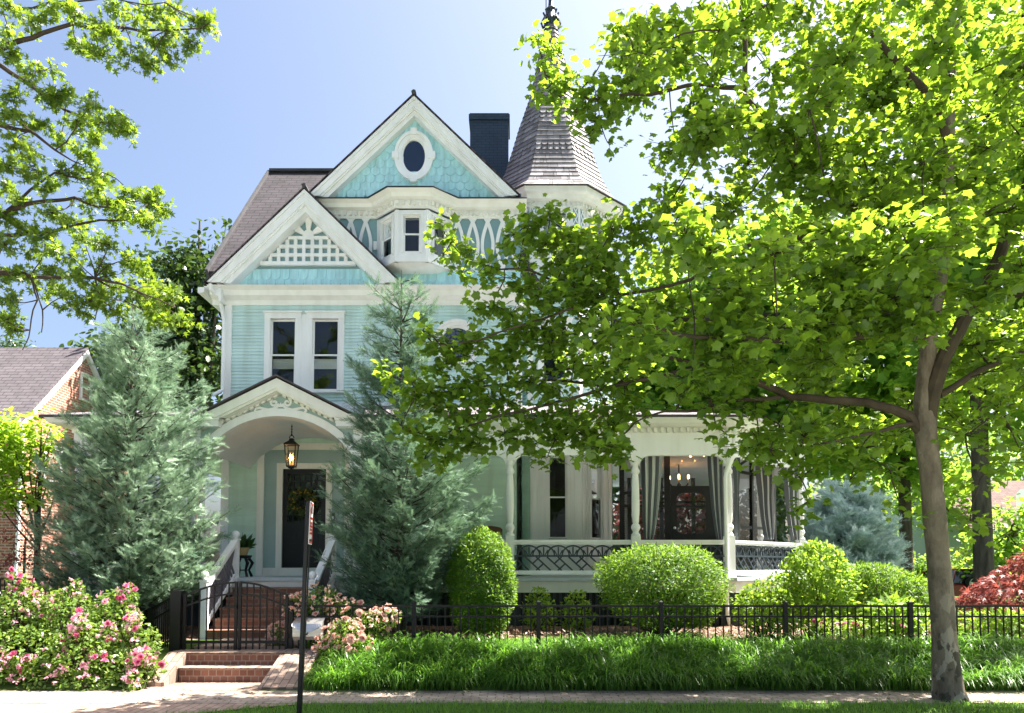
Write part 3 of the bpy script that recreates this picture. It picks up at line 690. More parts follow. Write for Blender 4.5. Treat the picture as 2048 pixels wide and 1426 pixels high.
# spire: courses of wood shingles on eight faces
zs_ = zTE + .17; ztop = PZ(58, TY)
prof = [(0, 1.72), (.10, 1.58), (.26, 1.42), (.5, 1.28), (.75, 1.18), (1.0, 1.09), (1.5, .945), (2.0, .81), (3.0, .50), (ztop - zs_, .13)]
def rad(h):
    for (a, b), (c_, d_) in zip(prof, prof[1:]):
        if h <= c_: return b + (d_ - b) * (h - a) / (c_ - a)
    return prof[-1][1]
sp = MB(); core = MB(); H = ztop - zs_
core.lathe([(rad(h) / math.cos(PI / 8) - .02, h + zs_) for h in np.linspace(0, H, 24)], TX, TY, 8, -PI / 2 - PI / 8)
part(core, 'spire_core', M['edge'])
h = 0; row = 0; ex = .133
while h < H - .03:
    r0 = rad(h) + .03; r1 = rad(min(H, h + ex * 1.25)) + .004; fish = row in (9, 10, 16, 17) or (row > 22 and row % 7 in (2, 3))
    for i in range(8):
        am = -PI / 2 + i * PI / 4; n = Vector((math.cos(am), math.sin(am), 0)); t = Vector((-n.y, n.x, 0)); c_ = Vector((TX, TY, 0))
        w0 = r0 * math.tan(PI / 8); w1 = r1 * math.tan(PI / 8); x = -w0 + (-.0 if not fish else 0); xs = [-1.0]
        k_ = max(1, int(round(2 * w0 / (.15 if fish else .17))))
        if fish: xs = [-1 + 2 * j / k_ for j in range(k_ + 1)]
        else:
            cuts = sorted(random.uniform(-.95, .95) if k_ > 2 else 0 for _ in range(k_ - 1)); xs = [-1] + [c2 for j, c2 in enumerate(cuts) if j == 0 or c2 - cuts[j - 1] > .06] + [1]
        for a, b in zip(xs, xs[1:]):
            sp.rv = min(1, max(0, random.gauss(.5, .24))); g = .004 / max(w0, .05); jt = random.uniform(-.006, .006)
            def P(u, v, lift=0):  # v 0 bottom, 1 top
                rr_ = r0 + (r1 - r0) * v + lift; ww = w0 + (w1 - w0) * v
                return c_ + n * rr_ + t * (u * ww) + Vector((0, 0, zs_ + h + ex * 1.25 * v))
            a_, b__ = a + g, b - g
            if fish:
                mid = (a_ + b__) / 2; hw_ = (b__ - a_) / 2; pts = [P(a_, 1), P(a_, .35)] + [P(mid - hw_ * math.cos(PI * j / 6), .35 - .45 * math.sin(PI * j / 6), .004) for j in range(1, 6)] + [P(b__, .35), P(b__, 1)]
                sp.prism(pts, -n * .012)
            else:
                v0 = jt / (ex * 1.25); sp.add([P(a_, v0), P(b__, v0), P(b__, 1), P(a_, 1), P(a_, v0, -.028), P(b__, v0, -.028)], [(0, 1, 2, 3), (4, 5, 1, 0), (0, 3, 4), (1, 5, 2)])
    h += ex; row += 1
part(sp, 'spire', M['shingle'])
fn = MB(); fn.lathe([(.17, 0), (.2, .06), (.15, .12), (.16, .3), (.2, .36), (.14, .44), (.09, .62), (.12, .66), (.07, .72), (.055, .9), (.09, .95), (.05, 1.0), (.04, 1.2), (.0, 1.5)], TX, TY, 10, 0, ztop - .15)
for i in range(8):
    a = 2 * PI * i / 8; fn.tube([(TX + .19 * math.cos(a), TY + .19 * math.sin(a), ztop), (TX + .24 * math.cos(a), TY + .24 * math.sin(a), ztop + .14), (TX + .15 * math.cos(a), TY + .15 * math.sin(a), ztop + .32), (TX + .19 * math.cos(a), TY + .19 * math.sin(a), ztop + .42)], .025, 5)
part(fn, 'finial', M['navy'], smooth=True)
hr = MB(); hr.tube([(TX - .12, TY, ztop + .1), (TX - .12, TY, ztop + 1.6)], .012, 5); part(hr, 'lightning_rod', M['navy'])

# ------------------------------------------------------------------ small bay on the left side of the second storey
bq = [(HX0, 17.6), (HX0 - .75, 18.2), (HX0 - .75, 20.2), (HX0, 20.8)][::-1]
bq = [(HX0, 20.8), (HX0 - .75, 20.2), (HX0 - .75, 18.2), (HX0, 17.6)]
zb1 = PZ(703, 18); lb = MB()
for p, q in zip(bq, bq[1:]):
    t = MB(wall_frame(p, q)); siding(t, 0, (Vector(q) - Vector(p)).length, zPT - .3, zb1); k = len(lb.v); lb.v += t.v; lb.r += t.r; lb.f += [[a + k for a in f] for f in t.f]
part(lb, 'side_bay_wall', M['siding'])
lb = MB()
for p, q in zip(bq, bq[1:]):
    t = MB(wall_frame(p, q)); siding(t, 0, (Vector(q) - Vector(p)).length, zF, zPT - .31); k = len(lb.v); lb.v += t.v; lb.r += t.r; lb.f += [[a + k for a in f] for f in t.f]
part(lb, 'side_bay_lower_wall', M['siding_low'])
window(.32, .64, zF + .6, zF + 2.4, wall_frame(bq[2], bq[3]), .06)
k = MB(); sweep(k, bq, [(0, zb1 - .1), (.05, zb1 - .1), (.12, zb1 + .0), (.2, zb1 + .1), (0, zb1 + .1)]); part(k, 'side_bay_cornice', M['cream'])
rb = MB(); q0 = offset(bq, .22)
for i in range(3): rb.face([(q0[i][0], q0[i][1], zb1 + .11), (q0[i + 1][0], q0[i + 1][1], zb1 + .11), (HX0, min(19.6, max(18.8, q0[i + 1][1])), zb1 + .62), (HX0, min(19.6, max(18.8, q0[i][1])), zb1 + .62)])
part(rb, 'side_bay_roof', M['roof'])
fM = wall_frame(bq[2], bq[3]); window(.32, .64, zPT + .25, zb1 - .35, fM, .06)
# ================================================================== porch
M['plainroof'] = paint('plain_roof_edge', (.085, .072, .08), .9, .3, 6, .3)
YP = 13.8; zSof = 3.93; zBe = 3.62; zPE = 4.28
colx = [PX(1020, 1000, YP), PX(1271, 1000, YP), PX(1457, 1000, YP)]
C3 = (colx[2], YP); C4 = (colx[2] + 2.15, YP + 2.15); PLX = -8.0
colL = PX(405, 950, 13.7); colR = PX(709, 950, 13.7)
deckpl = [(PLX - .1, YP - .2), (C3[0] + .08, YP - .2), (C4[0] + .2, C4[1] - .12), (C4[0] + .2, 23.5)]
dk = MB(); poly = deckpl + [(HX1, 23.5), (HX1, YW), (HX0, YW), (HX0, 23.5), (PLX - .1, 23.5)]
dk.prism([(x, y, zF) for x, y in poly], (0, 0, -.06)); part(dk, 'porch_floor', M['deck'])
fa = MB(); pp = [(PLX - .05, 23.4), (PLX - .05, YP - .15), (C3[0] + .06, YP - .15), (C4[0] + .15, C4[1] - .1), (C4[0] + .15, 23.4)]
def inset_sweep(mb, pl, o0, o1, z0, z1): return sweep(mb, pl, [(o0, z0), (o1, z0), (o1, z1), (o0, z1)])
inset_sweep(fa, pp, -.05, 0, zF - .27, zF - .065); part(fa, 'porch_fascia', M['cream'])
bs = MB(); inset_sweep(bs, pp, -.16, -.12, zG - .3, zF - .27)
part(bs, 'porch_skirt', M['black'])
bl = MB()
for p, q in zip(pp, pp[1:]):
    L = (Vector(q) - Vector(p)).length; t = MB(wall_frame(p, q)); n = int(L / .11)
    for i in range(n): t.box(i * L / n, i * L / n + .045, .085, .11, zG - .2, zF - .275)
    k = len(bl.v); bl.v += t.v; bl.r += t.r; bl.f += [[a + k for a in f] for f in t.f]
part(bl, 'porch_skirt_lattice', M['navy'])
for x, y in ((colx[0], YP), (colx[1], YP), C3, (colL, YP), (colR, YP), (C4[0], C4[1])): pr = MB(); pr.box(x - .2, x + .2, y - .13, y + .2, zG - .3, zF - .28); part(pr, 'porch_pier', M['navy'])
# ceiling
ce = MB(); ce.prism([(x, y, zSof + .12) for x, y in [(colR + .1, YP), (C3[0], YP), (C4[0], C4[1]), (C4[0], 23.4), (HX1, 23.4), (HX1, YW), (colR + .1, YW)]], (0, 0, .03))
ce.prism([(x, y, zSof + .12) for x, y in [(PLX, YP), (colL - .1, YP), (colL - .1, YW), (HX0, YW), (HX0, 23.4), (PLX, 23.4)]], (0, 0, .03)); part(ce, 'porch_ceiling', M['ceil'])
# beam with rounded spandrels between posts
def spandrel(mb, p, q, r=.2, w=.11, z0=zBe, z1=zSof + .1):
    fM = wall_frame(p, q); L = (Vector(q) - Vector(p)).length; t = MB(fM); h = .075; pts = [(h, -w / 2, z0 - r)]
    for i in range(1, 8): a = PI - PI / 2 * i / 7; pts.append((h + r + r * math.cos(a), -w / 2, z0 - r + r * math.sin(a)))
    for i in range(0, 8): a = PI / 2 - PI / 2 * i / 7; pts.append((L - h - r + r * math.cos(a), -w / 2, z0 - r + r * math.sin(a)))
    pts += [(L - h, -w / 2, z1), (h, -w / 2, z1)]
    t.prism(pts, (0, w, 0)); k = len(mb.v); mb.v += t.v; mb.r += t.r; mb.f += [[a + k for a in f] for f in t.f]
sb = MB(); C5 = (C4[0], C4[1] + 2.6)
runs = [((colR, YP), (colx[0], YP)), ((colx[0], YP), (colx[1], YP)), ((colx[1], YP), C3), (C3, C4), (C4, C5)]
for p, q in runs: spandrel(sb, p, q)
part(sb, 'porch_beam', M['white']); sb = MB()
spandrel(sb, (PLX, YP), (colL, YP)); spandrel(sb, (PLX, 18), (PLX, YP)); sb.box(C5[0] - .055, C5[0] + .055, C5[1], 23.4, zBe, zSof + .1)
part(sb, 'porch_beam', M['white'])
# eave cornice + gutter
eL = [(PLX - .02, 23.4), (PLX - .02, YP - .03), (colL - .12, YP - .03)]; eR = [(colR + .12, YP - .03), (C3[0] + .02, YP - .03), (C4[0] + .04, C4[1] - .02), (C4[0] + .04, 23.4)]
ev = MB(); dn = MB()
for pl_ in (eL, eR):
    sweep(ev, pl_, [(-.08, zSof + .101), (.03, zSof + .101), (.04, zSof + .2), (.3, zSof + .22), (.36, zSof + .24), (.42, zPE), (-.08, zPE)])
    dentils(dn, pl_, .036, zSof + .11, zSof + .195, .06, .06, .09)
part(ev, 'porch_eave', M['white']); part(dn, 'porch_dentils', M['cream'])
# roof
zR0 = zPE + .015; e1 = offset(eR, .46); e0 = offset(eL, .46); zT = zPT - .12
ro = MB()
def rface(pts): slab(ro, [Vector(p) for p in pts], .05)
rface([(*e1[0], zR0), (*e1[1], zR0), (HX1 + .02, YW, zT), (HX1 - 3.2, YW, zT)]); rface([(*e1[1], zR0), (*e1[2], zR0), (2.3, 18.0, zT + .25), (2.0, 17.0, zT + .2), (HX1 + .02, YW, zT)])
rface([(*e1[2], zR0), (*e1[3], zR0), (2.3, 23.5, zT + .25), (2.3, 18.0, zT + .25)])
rface([(*e0[1], zR0), (*e0[2], zR0), (colL - .3, YW, zT), (HX0, YW, zT)]); rface([(*e0[0], zR0), (*e0[1], zR0), (HX0, YW, zT), (HX0, 23.5, zT)])
part(ro, 'porch_roof', M['proof'])
# turned posts
def post_mesh():
    m = MB(); h = .078
    m.box(-h, h, -h, h, 0, .76); m.box(-h - .012, h + .012, -h - .012, h + .012, 0, .1); m.box(-h, h, -h, h, 2.16, zSof + .1 - zF)
    return m
pm = MB(); h = .078; top = zSof + .1 - zF
pm.box(-h, h, -h, h, 0, .76); pm.box(-h - .014, h + .014, -h - .014, h + .014, 0, .1)
pm.lathe([(.085, .762), (.085, .79), (.06, .81), (.052, .84), (.082, .90), (.086, .93), (.07, .97), (.05, .99), (.06, 1.03), (.072, 1.2), (.074, 1.4), (.066, 1.75), (.056, 1.88), (.052, 1.90), (.078, 1.93), (.082, 1.97), (.06, 2.01), (.05, 2.05), (.07, 2.09), (.082, 2.12), (.082, 2.158)], 0, 0, 16)
pm.box(-h, h, -h, h, 2.16, top); pm.box(-h - .02, h + .02, -h - .02, h + .02, 2.2, 2.23)
pmesh = pm.mesh('turned_post', M['white'], True)
def post(x, y, rot=0):
    o = bpy.data.objects.new('turned_post', pmesh); COL.objects.link(o); o.parent = ROOT; o.matrix_parent_inverse = Matrix.Translation(-ROOT.location); o.location = (x, y, zF); o.rotation_euler = (0, 0, rot)
for x, y, r_ in ((colx[0], YP, 0), (colx[1], YP, 0), (C3[0], C3[1], R(22)), (C4[0], C4[1], R(22)), (C5[0], C5[1], 0), (PLX, YP, 0), (PLX, 18, 0), ((colR + colx[0]) / 2, YP, 0)): post(x, y, r_)
# railing panels with arches and diagonals
zr0, zr1 = zF + .13, 2.05
def railing(p, q, rails='white'):
    L = (Vector(q) - Vector(p)).length; fM = wall_frame(p, q); r = MB(fM); a, b = .079, L - .079
    r.box(a, b, -.05, .05, zr1 - .035, zr1 + .01); r.box(a, b, -.035, .035, zr1 - .075, zr1 - .036); r.box(a, b, -.04, .04, zr0 - .075, zr0)
    o = part(r, 'railing', M['white'])
    t = MB(fM); z0, z1 = zr0, zr1 - .076; zm = z0 + .56 * (z1 - z0); t.box(a, b, -.016, .016, zm - .016, zm + .016); pit = .245; n = max(1, int((b - a) / pit)); pit = (b - a) / n; hA = z1 - zm - .016
    for i in range(n + 1):
        xc = a + i * pit
        for sg, yy in ((0, 0),):
            pts = [(xc + pit * .74 * math.cos(PI * j / 12), 0, zm + .016 + (hA - .02) * math.sin(PI * j / 12)) for j in range(13)]
            pts = [p_ for p_ in pts if a + .005 < p_[0] < b - .005]
            if len(pts) > 1: t.ribbon(pts, .014, -.012 - .004 * (i % 2), .012 - .004 * (i % 2))
        if a + .02 < xc < b - .02:
            t.box(xc - .012, xc + .012, -.008, .008, zm + .017, z1 - .04)
            for dx in (-.075, .075):
                t.bar((xc + dx * .35, 0, zm + .017), (xc + dx, 0, z1 - .1), .013, .02)
    hL = zm - .016 - z0; k = int((b - a) / .2)
    for i in range(-2, k + 2):
        x0 = a + i * .2; x1 = x0 + .27
        def clip(xa, za, xb, zb):
            if xb < xa: xa, za, xb, zb = xb, zb, xa, za
            if xb <= a + .01 or xa >= b - .01: return None
            f = lambda x: za + (zb - za) * (x - xa) / (xb - xa)
            na, nb = max(xa, a), min(xb, b); return (na, f(na), nb, f(nb))
        for j, (xa, za, xb, zb) in enumerate(((x0, z0 + hL, x1, z0), (x0 + .27, z0 + hL, x0 + .135, z0 + hL / 2) if i % 2 else (x0 + .0, z0, x0 + .135, z0 + hL / 2))):
            c_ = clip(xa, za, xb, zb)
            if c_ and abs(c_[2] - c_[0]) > .02: t.bar((c_[0], .004 * j, c_[1]), (c_[2], .004 * j, c_[3]), .02, .028)
    o2 = t.build('rail_panel', M['navy'], o)
    return o
railing(((colR + colx[0]) / 2, YP), (colx[0], YP)); railing((colR + .05, YP), ((colR + colx[0]) / 2, YP)); railing((colx[0], YP), (colx[1], YP)); railing((colx[1], YP), C3); railing(C3, C4); railing(C4, C5); railing((PLX, YP), (colL - .05, YP)); railing((PLX, 18), (PLX, YP))
# porch downspout at the corner post
d = MB(); d.tube([(C3[0] + .1, YP - .3, zPE - .05), (C3[0] + .02, YP - .2, zBe + .05), (C3[0] - .1, YP - .17, 3.2), (C3[0] - .1, YP - .17, .7), (C3[0] - .06, YP - .2, .5)], .036, 8); part(d, 'porch_downspout', M['white'], smooth=True)

# ------------------------------------------------------------------ arched entrance portico
Yq = 13.66
Ap = at(553, 756, Yq - .3); Lp = at(394, 834, Yq - .3); Rp = Vector((2 * Ap.x - Lp.x, Lp.y, Lp.z)); slp = (Ap.z - Lp.z) / (Ap.x - Lp.x)
cxA = (colL + colR) / 2; zSp = PZ(905, Yq); rI = (colR - colL) / 2 - .07; zAp = PZ(833, Yq); hI = zAp - zSp; nA = 28
RA = (rI ** 2 + hI ** 2) / (2 * hI); tA = math.asin(rI / RA)
def arcp(rx, rz, n=nA): return [(cxA + (RA + rx - rI) * math.sin(-tA + 2 * tA * i / n), zAp - RA + (RA + rx - rI) * math.cos(-tA + 2 * tA * i / n)) for i in range(n + 1)]
ar = MB(); inner = arcp(rI, hI); outer = arcp(rI + .14, hI + .135)
ar.prism([(x, Yq - .05, z) for x, z in inner] + [(x, Yq - .05, z) for x, z in outer[::-1]], (0, .12, 0)); part(ar, 'arch_band', M['white'])
ty = MB(); sp_ = arcp(rI + .06, hI + .06); dq = .12
zt_ = lambda x: Ap.z - .2 - abs(x - Ap.x) * slp
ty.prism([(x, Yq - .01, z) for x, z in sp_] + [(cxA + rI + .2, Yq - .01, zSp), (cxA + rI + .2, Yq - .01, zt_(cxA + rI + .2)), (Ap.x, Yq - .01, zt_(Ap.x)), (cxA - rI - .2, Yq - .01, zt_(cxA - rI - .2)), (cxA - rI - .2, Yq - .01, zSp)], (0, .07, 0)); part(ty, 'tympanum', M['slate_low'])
r = MB(); y0 = Yq - .3; rake(r, Ap, Lp, Rp, y0, y0 + .045, .17)
o = Vector((0, 0, -.1)); kx = Vector((.1 / slp, 0, 0)); rake(r, Ap + o, Lp + kx, Rp - kx, y0 + .03, y0 + .2, .12)
o = Vector((0, 0, -.17)); kx = Vector((.17 / slp, 0, 0)); rake(r, Ap + o, Lp + kx, Rp - kx, y0 + .1, Yq - .005, .06)
part(r, 'portico_rake', M['cream'])
dn = MB()
for sg in (-1, 1):
    for i in range(10):
        x = Ap.x + sg * (.08 + i * .108); z = Ap.z - .235 - abs(x - Ap.x) * slp
        dn.prism([(x - .033, Yq - .1, z - .03 + sg * .033 * slp), (x + .033, Yq - .1, z - .03 - sg * .033 * slp), (x + .033, Yq - .1, z + .06), (x - .033, Yq - .1, z + .06)], (0, .088, 0))
part(dn, 'portico_dentils', M['cream'])
for sg in (-1, 1):
    e_ = MB(); xa_, xb2 = sorted((Ap.x + sg * 1.06, Ap.x + sg * 1.56)); e_.box(xa_, xb2, Yq - .22, Yq + .3, PZ(857, Yq), PZ(845, Yq)); e_.box(xa_ - .02, xb2 + .02, Yq - .26, Yq + .3, PZ(845, Yq) + .001, PZ(833, Yq)); part(e_, 'entablature', M['white'])
rf = MB()
for b_, sg in ((Lp, -1), (Rp, 1)):
    a0 = Vector((Ap.x, y0 - .05, Ap.z + .03)); b0 = Vector((b_.x + sg * .1, y0 - .05, b_.z - .1 * slp + .03)); rf.prism([a0, b0, b0 + Vector((0, 0, .03)), a0 + Vector((0, 0, .03))], (0, YW - y0 + .03, 0))
part(rf, 'portico_roof', M['plainroof'])
# scroll ornament on the tympanum
so_ = MB(); zs0 = zAp + .15
def spiral(cx_, cz_, r0, r1, a0, a1, n=26): return [(cx_ + (r0 + (r1 - r0) * i / n) * math.cos(a0 + (a1 - a0) * i / n), 0, cz_ + (r0 + (r1 - r0) * i / n) * math.sin(a0 + (a1 - a0) * i / n)) for i in range(n + 1)]
for sg in (-1, 1):
    def mir(pts): return [(Ap.x + sg * x, 0, z) for x, y, z in pts]
    so_.ribbon(mir(spiral(.12, zs0 + .10, .015, .072, 0, 2.35 * PI)), .019, Yq - .035, Yq - .008)
    so_.ribbon(mir([(.03, 0, zs0 + .08), (.07, 0, zs0 + .02), (.14, 0, zs0 - .012), (.22, 0, zs0 - .03), (.32, 0, zs0 - .01), (.40, 0, zs0 + .01), (.455, 0, zs0 - .01), (.47, 0, zs0 - .05), (.44, 0, zs0 - .075)]), .022, Yq - .036, Yq - .009)
so_.prism([(Ap.x - .04, Yq - .037, zs0 + .02), (Ap.x + .04, Yq - .037, zs0 + .02), (Ap.x, Yq - .037, zs0 + .11)], (0, .028, 0))
part(so_, 'scroll_ornament', M['white'])
# vault under the portico and arch-topped back wall
va = MB(); n = nA; A0 = [(x, Yq + .07, z) for x, z in inner]; A1 = [(x, YW - .02, z) for x, z in inner]
va.add(A0 + A1, [(i, i + 1, i + n + 2, i + n + 1) for i in range(n)]); part(va, 'barrel_vault', M['ceil'])
# square piers with capitals, paired posts
for x in (colL, colR):
    pi_ = MB()
    sg = -1 if x == colL else 1
    pi_.box(x - .13 + sg * .05, x + .08 + sg * .05, Yq - .055, Yq + .1, 2.9, zSp + .03); pi_.box(x - .3 + sg * .18, x + .16 + sg * .18, Yq - .12, Yq + .2, zSp + .44, zSp + .56); pi_.box(x - .33 + sg * .18, x + .19 + sg * .18, Yq - .15, Yq + .22, zSp + .561, zSp + .62)
    pi_.box(x - .13 + sg * .12, x + .1 + sg * .12, Yq - .05, Yq + .12, zSp + .031, zSp + .44)
    for dx in (0, sg * .16):
        pi_.lathe([(.075, zF), (.075, zF + .75), (.05, zF + .8), (.065, zF + 1.0), (.05, zF + 1.45), (.07, zF + 1.5), (.07, 2.9)], x + dx, Yq + .03, 12)
    part(pi_, 'portico_pier', M['white'])
# door surround: outer casing, grey-blue panel, inner casing, door
Md = Matrix.Translation((0, YW, 0)); zo = PZ(900, YW); zi = PZ(938, YW); ix0, ix1 = dx0, dx1
f = MB(Md); c_ = .14
f.box(ox0 - c_, ox0, -.05, .04, zF, zo); f.box(ox1, ox1 + c_, -.05, .04, zF, zo); f.box(ox0 - c_, ox1 + c_, -.055, .04, zo, zo + c_)
f.box(ox0, ox1, -.028, .04, zF, zF + .17)
ci = .125
f.box(ix0 - ci, ix0, -.045, .05, zF + .171, zi); f.box(ix1, ix1 + ci, -.045, .05, zF + .171, zi); f.box(ix0 - ci, ix1 + ci, -.05, .05, zi, zi + .12)
so2 = part(f, 'door_surround', M['cream'])
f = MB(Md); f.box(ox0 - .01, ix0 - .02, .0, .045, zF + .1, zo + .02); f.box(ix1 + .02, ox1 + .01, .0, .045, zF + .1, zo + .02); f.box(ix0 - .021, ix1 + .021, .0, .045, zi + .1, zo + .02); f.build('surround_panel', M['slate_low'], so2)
zd0 = zF + .172; dr = MB(Md); zg0, zg1 = PZ(1043, YW), PZ(948, YW); gx0, gx1 = ix0 + .1, ix1 - .1
M['door'] = paint('dark_door', (.006, .007, .011), .45, .3, 4, .05)
for bx in ((ix0, gx0, zd0, zi), (gx1, ix1, zd0, zi), (gx0, gx1, zd0, zg0), (gx0, gx1, zg1, zi)): dr.box(bx[0], bx[1], .005, .045, bx[2], bx[3])
nx, nz = 6, 7
for i in range(1, nx): x = gx0 + (gx1 - gx0) * i / nx; dr.box(x - .014, x + .014, .008, .04, zg0, zg1)
for i in range(1, nz): z = zg0 + (zg1 - zg0) * i / nz; dr.box(gx0, gx1, .009, .039, z - .014, z + .014)
for i in range(3):
    a = gx0 + .02 + i * (gx1 - gx0) / 3; dr.box(a, a + .17, -.006, .006, zd0 + .52, zd0 + .82)
dr.box(gx0 + .02, gx1 - .02, -.006, .006, zd0 + .12, zd0 + .42)
dro = part(dr, 'front_door', M['door'])
p_ = MB(Md); p_.face([(gx0, .03, zg0), (gx1, .03, zg0), (gx1, .03, zg1), (gx0, .03, zg1)]); p_.build('pane', M['glass'], dro)
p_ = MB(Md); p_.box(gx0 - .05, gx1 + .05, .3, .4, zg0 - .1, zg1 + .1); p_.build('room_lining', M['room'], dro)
p_ = MB(Md); p_.ball((ix1 - .06, -.03, zd0 + .92), .03); p_.box(ix1 - .09, ix1 - .03, -.004, .008, zd0 + .82, zd0 + 1.0); p_.build('handle', M['black'], dro)
db = MB(Md); q = at(666, 1034, YW); db.box(q.x - .035, q.x + .035, -.03, .0, q.z - .08, q.z + .08); dbo = part(db, 'doorbell', M['black']); p_ = MB(Md); p_.box(q.x - .022, q.x + .022, -.036, -.03, q.z - .06, q.z + .02); p_.build('button', M['white'], dbo)

# ------------------------------------------------------------------ entrance steps with white railings
xs0, xs1 = PX(412, 1283, 12.4), PX(627, 1283, 12.4); n = 5; rs = (zF - .168 - zG) / n; td = .28
st = MB(); yb = YP - .16
for i in range(n):
    z1_ = zG + (i + 1) * rs; yf = yb - (n - i) * td; st.box(xs0 + .06, xs1 - .06, yf, yf + td + (.0 if i < n - 1 else .0), zG - .2, z1_ - .03); st.box(xs0 + .06, xs1 - .06, yf - .025, yf + td, z1_ - .029, z1_)
part(st, 'brick_steps', M['brick'])
ys = yb - n * td
def newel(x, y, z0, h):
    m = MB(); m.box(x - .055, x + .055, y - .055, y + .055, z0, z0 + h); m.box(x - .07, x + .07, y - .07, y + .07, z0 + h, z0 + h + .03); m.lathe([(.03, z0 + h + .03), (.03, z0 + h + .05)], x, y, 10); m.ball((x, y, z0 + h + .105), .068, 14, 10); return part(m, 'newel_post', M['white'], smooth=True)
M['greyp'] = paint('stair_rail_panel', (.16, .15, .18), .55, .15, 3, .08)
for x in (xs0, xs1):
    newel(x, yb - .0, zF - .25, .93); newel(x, ys + .05, zG - .05, 1.0)
    h = MB(); a, b_ = Vector((x, yb - .05, zF + .66)), Vector((x, ys + .1, zG + .88)); h.bar(a, b_, .12, .05, (1, 0, 0)); h.bar(a - Vector((0, 0, .06)), b_ - Vector((0, 0, .06)), .07, .05, (1, 0, 0))
    h.bar(a - Vector((0, 0, .62)), b_ - Vector((0, 0, .62)), .08, .07, (1, 0, 0))
    o = part(h, 'stair_railing', M['white']); p_ = MB(); d_ = b_ - a
    for i in range(13):
        u0 = a + d_ * (i / 13.) - Vector((0, 0, .59)); u1 = a + d_ * min(1, (i + 3) / 13.) - Vector((0, 0, .1)); p_.bar(u0, u1, .02, .035, (1, 0, 0)); u0 = a + d_ * (i / 13.) - Vector((.004, 0, .1)); u1 = a + d_ * min(1, (i + 3) / 13.) - Vector((.004, 0, .59)); p_.bar(u0, u1, .02, .035, (1, 0, 0))
    p_.build('rail_panel', M['greyp'], o)

# ------------------------------------------------------------------ screened room on the right side of the porch
Ysr = 16.0; xS0 = 2.3; xS1 = PX(1440, 980, Ysr); zS0 = zF + .02; zS1 = zSof + .115
M['screen'] = glassmat('dark_screen', (.5, .5, .5), .05, .15, 0, (.05, .05, .055))
SR = MB(); fb = .07
def fr_box(mb, x0, x1, z0, z1, y=0): mb.box(x0, x1, y - .03, y + .03, z0, z1)
Ms = Matrix.Translation((0, Ysr, 0)); s_ = MB(Ms)
xd0, xd1 = PX(1340, 980, Ysr), PX(1438, 980, Ysr)
fr_box(s_, xS0, xS0 + .1, zS0, zS1); fr_box(s_, xd0 - .12, xd0 - .0, zS0, zS1); fr_box(s_, xd1, xd1 + .09, zS0, zS1); s_.box(xS0 + .1, xd0 - .121, -.028, .028, PZ(900, Ysr), zS1 - .002); s_.box(xd0 + .001, xd1 - .001, -.028, .028, PZ(900, Ysr), zS1 - .002)
for p_y in (986, 1012): s_.box(xS0 + .1, xd0 - .121, -.02, .02, PZ(p_y, Ysr) - .03, PZ(p_y, Ysr) + .03)
s_.box(xS0 + .1, xd0 - .121, -.02, .02, zS0, zS0 + .5)
sro = part(s_, 'screen_wall', M['black'])
pn = MB(Ms); pn.face([(xS0, .01, zS0), (xd0 - .06, .01, zS0), (xd0 - .06, .01, zS1), (xS0, .01, zS1)]); pn.build('screen', M['screen'], sro)
# door with a cut-corner opening
d_ = MB(Ms); za, zb_ = PZ(1068, Ysr), PZ(986, Ysr); xa, xb_ = PX(1352, 1020, Ysr), PX(1411, 1020, Ysr); zt_d = PZ(972, Ysr); xm = (xa + xb_) / 2
cc = .16; outer = [(xd0 + .01, zS0), (xd1 - .01, zS0), (xd1 - .01, zt_d), (xd0 + .01, zt_d)]
def arcc(cx_, cz_, a0): return [(cx_ + cc * math.cos(a0 + PI / 2 * i / 5), cz_ + cc * math.sin(a0 + PI / 2 * i / 5)) for i in range(6)]
innr = arcc(xa + cc, za + cc, PI) + arcc(xb_ - cc, za + cc, 1.5 * PI) + arcc(xb_ - cc, zb_ - cc, 0) + arcc(xa + cc, zb_ - cc, PI / 2)
nI = len(innr)
def frame_prism(mb, outer, inner, y0, y1):
    """rectangular board with a shaped hole, built as four pieces"""
    q = len(inner) // 4
    L_, B_, R_, T_ = inner[3 * q + q // 2:] + inner[:q // 2 + 1], inner[q // 2:q + q // 2 + 1], inner[q + q // 2:2 * q + q // 2 + 1], inner[2 * q + q // 2:3 * q + q // 2 + 1]
    o0, o1, o2, o3 = outer
    for seg, ca, cb_ in ((L_, o3, o0), (B_, o0, o1), (R_, o1, o2), (T_, o2, o3)):
        mb.prism([(x, y0, z) for x, z in ([ca] + seg + [cb_])], (0, y1 - y0, 0))
frame_prism(d_, outer, innr, -.035, .015)
d_.box(xa, xb_, -.02, .01, PZ(1013, Ysr) - .025, PZ(1013, Ysr) + .025)
d_.box(xd0 + .01, xd1 - .01, -.03, .012, PZ(905, Ysr) - .03, PZ(905, Ysr) + .0)
sdo = part(d_, 'screen_door', M['black']); pn = MB(Ms); pn.face([(xd0, -.004, zS0), (xd1, -.004, zS0), (xd1, -.004, zS1), (xd0, -.004, zS1)]); pn.build('screen', M['screen'], sdo)
p_ = MB(Ms); p_.ball((xd0 + .08, -.06, zS0 + 1.0), .03); p_.build('handle', M['white'], sdo)
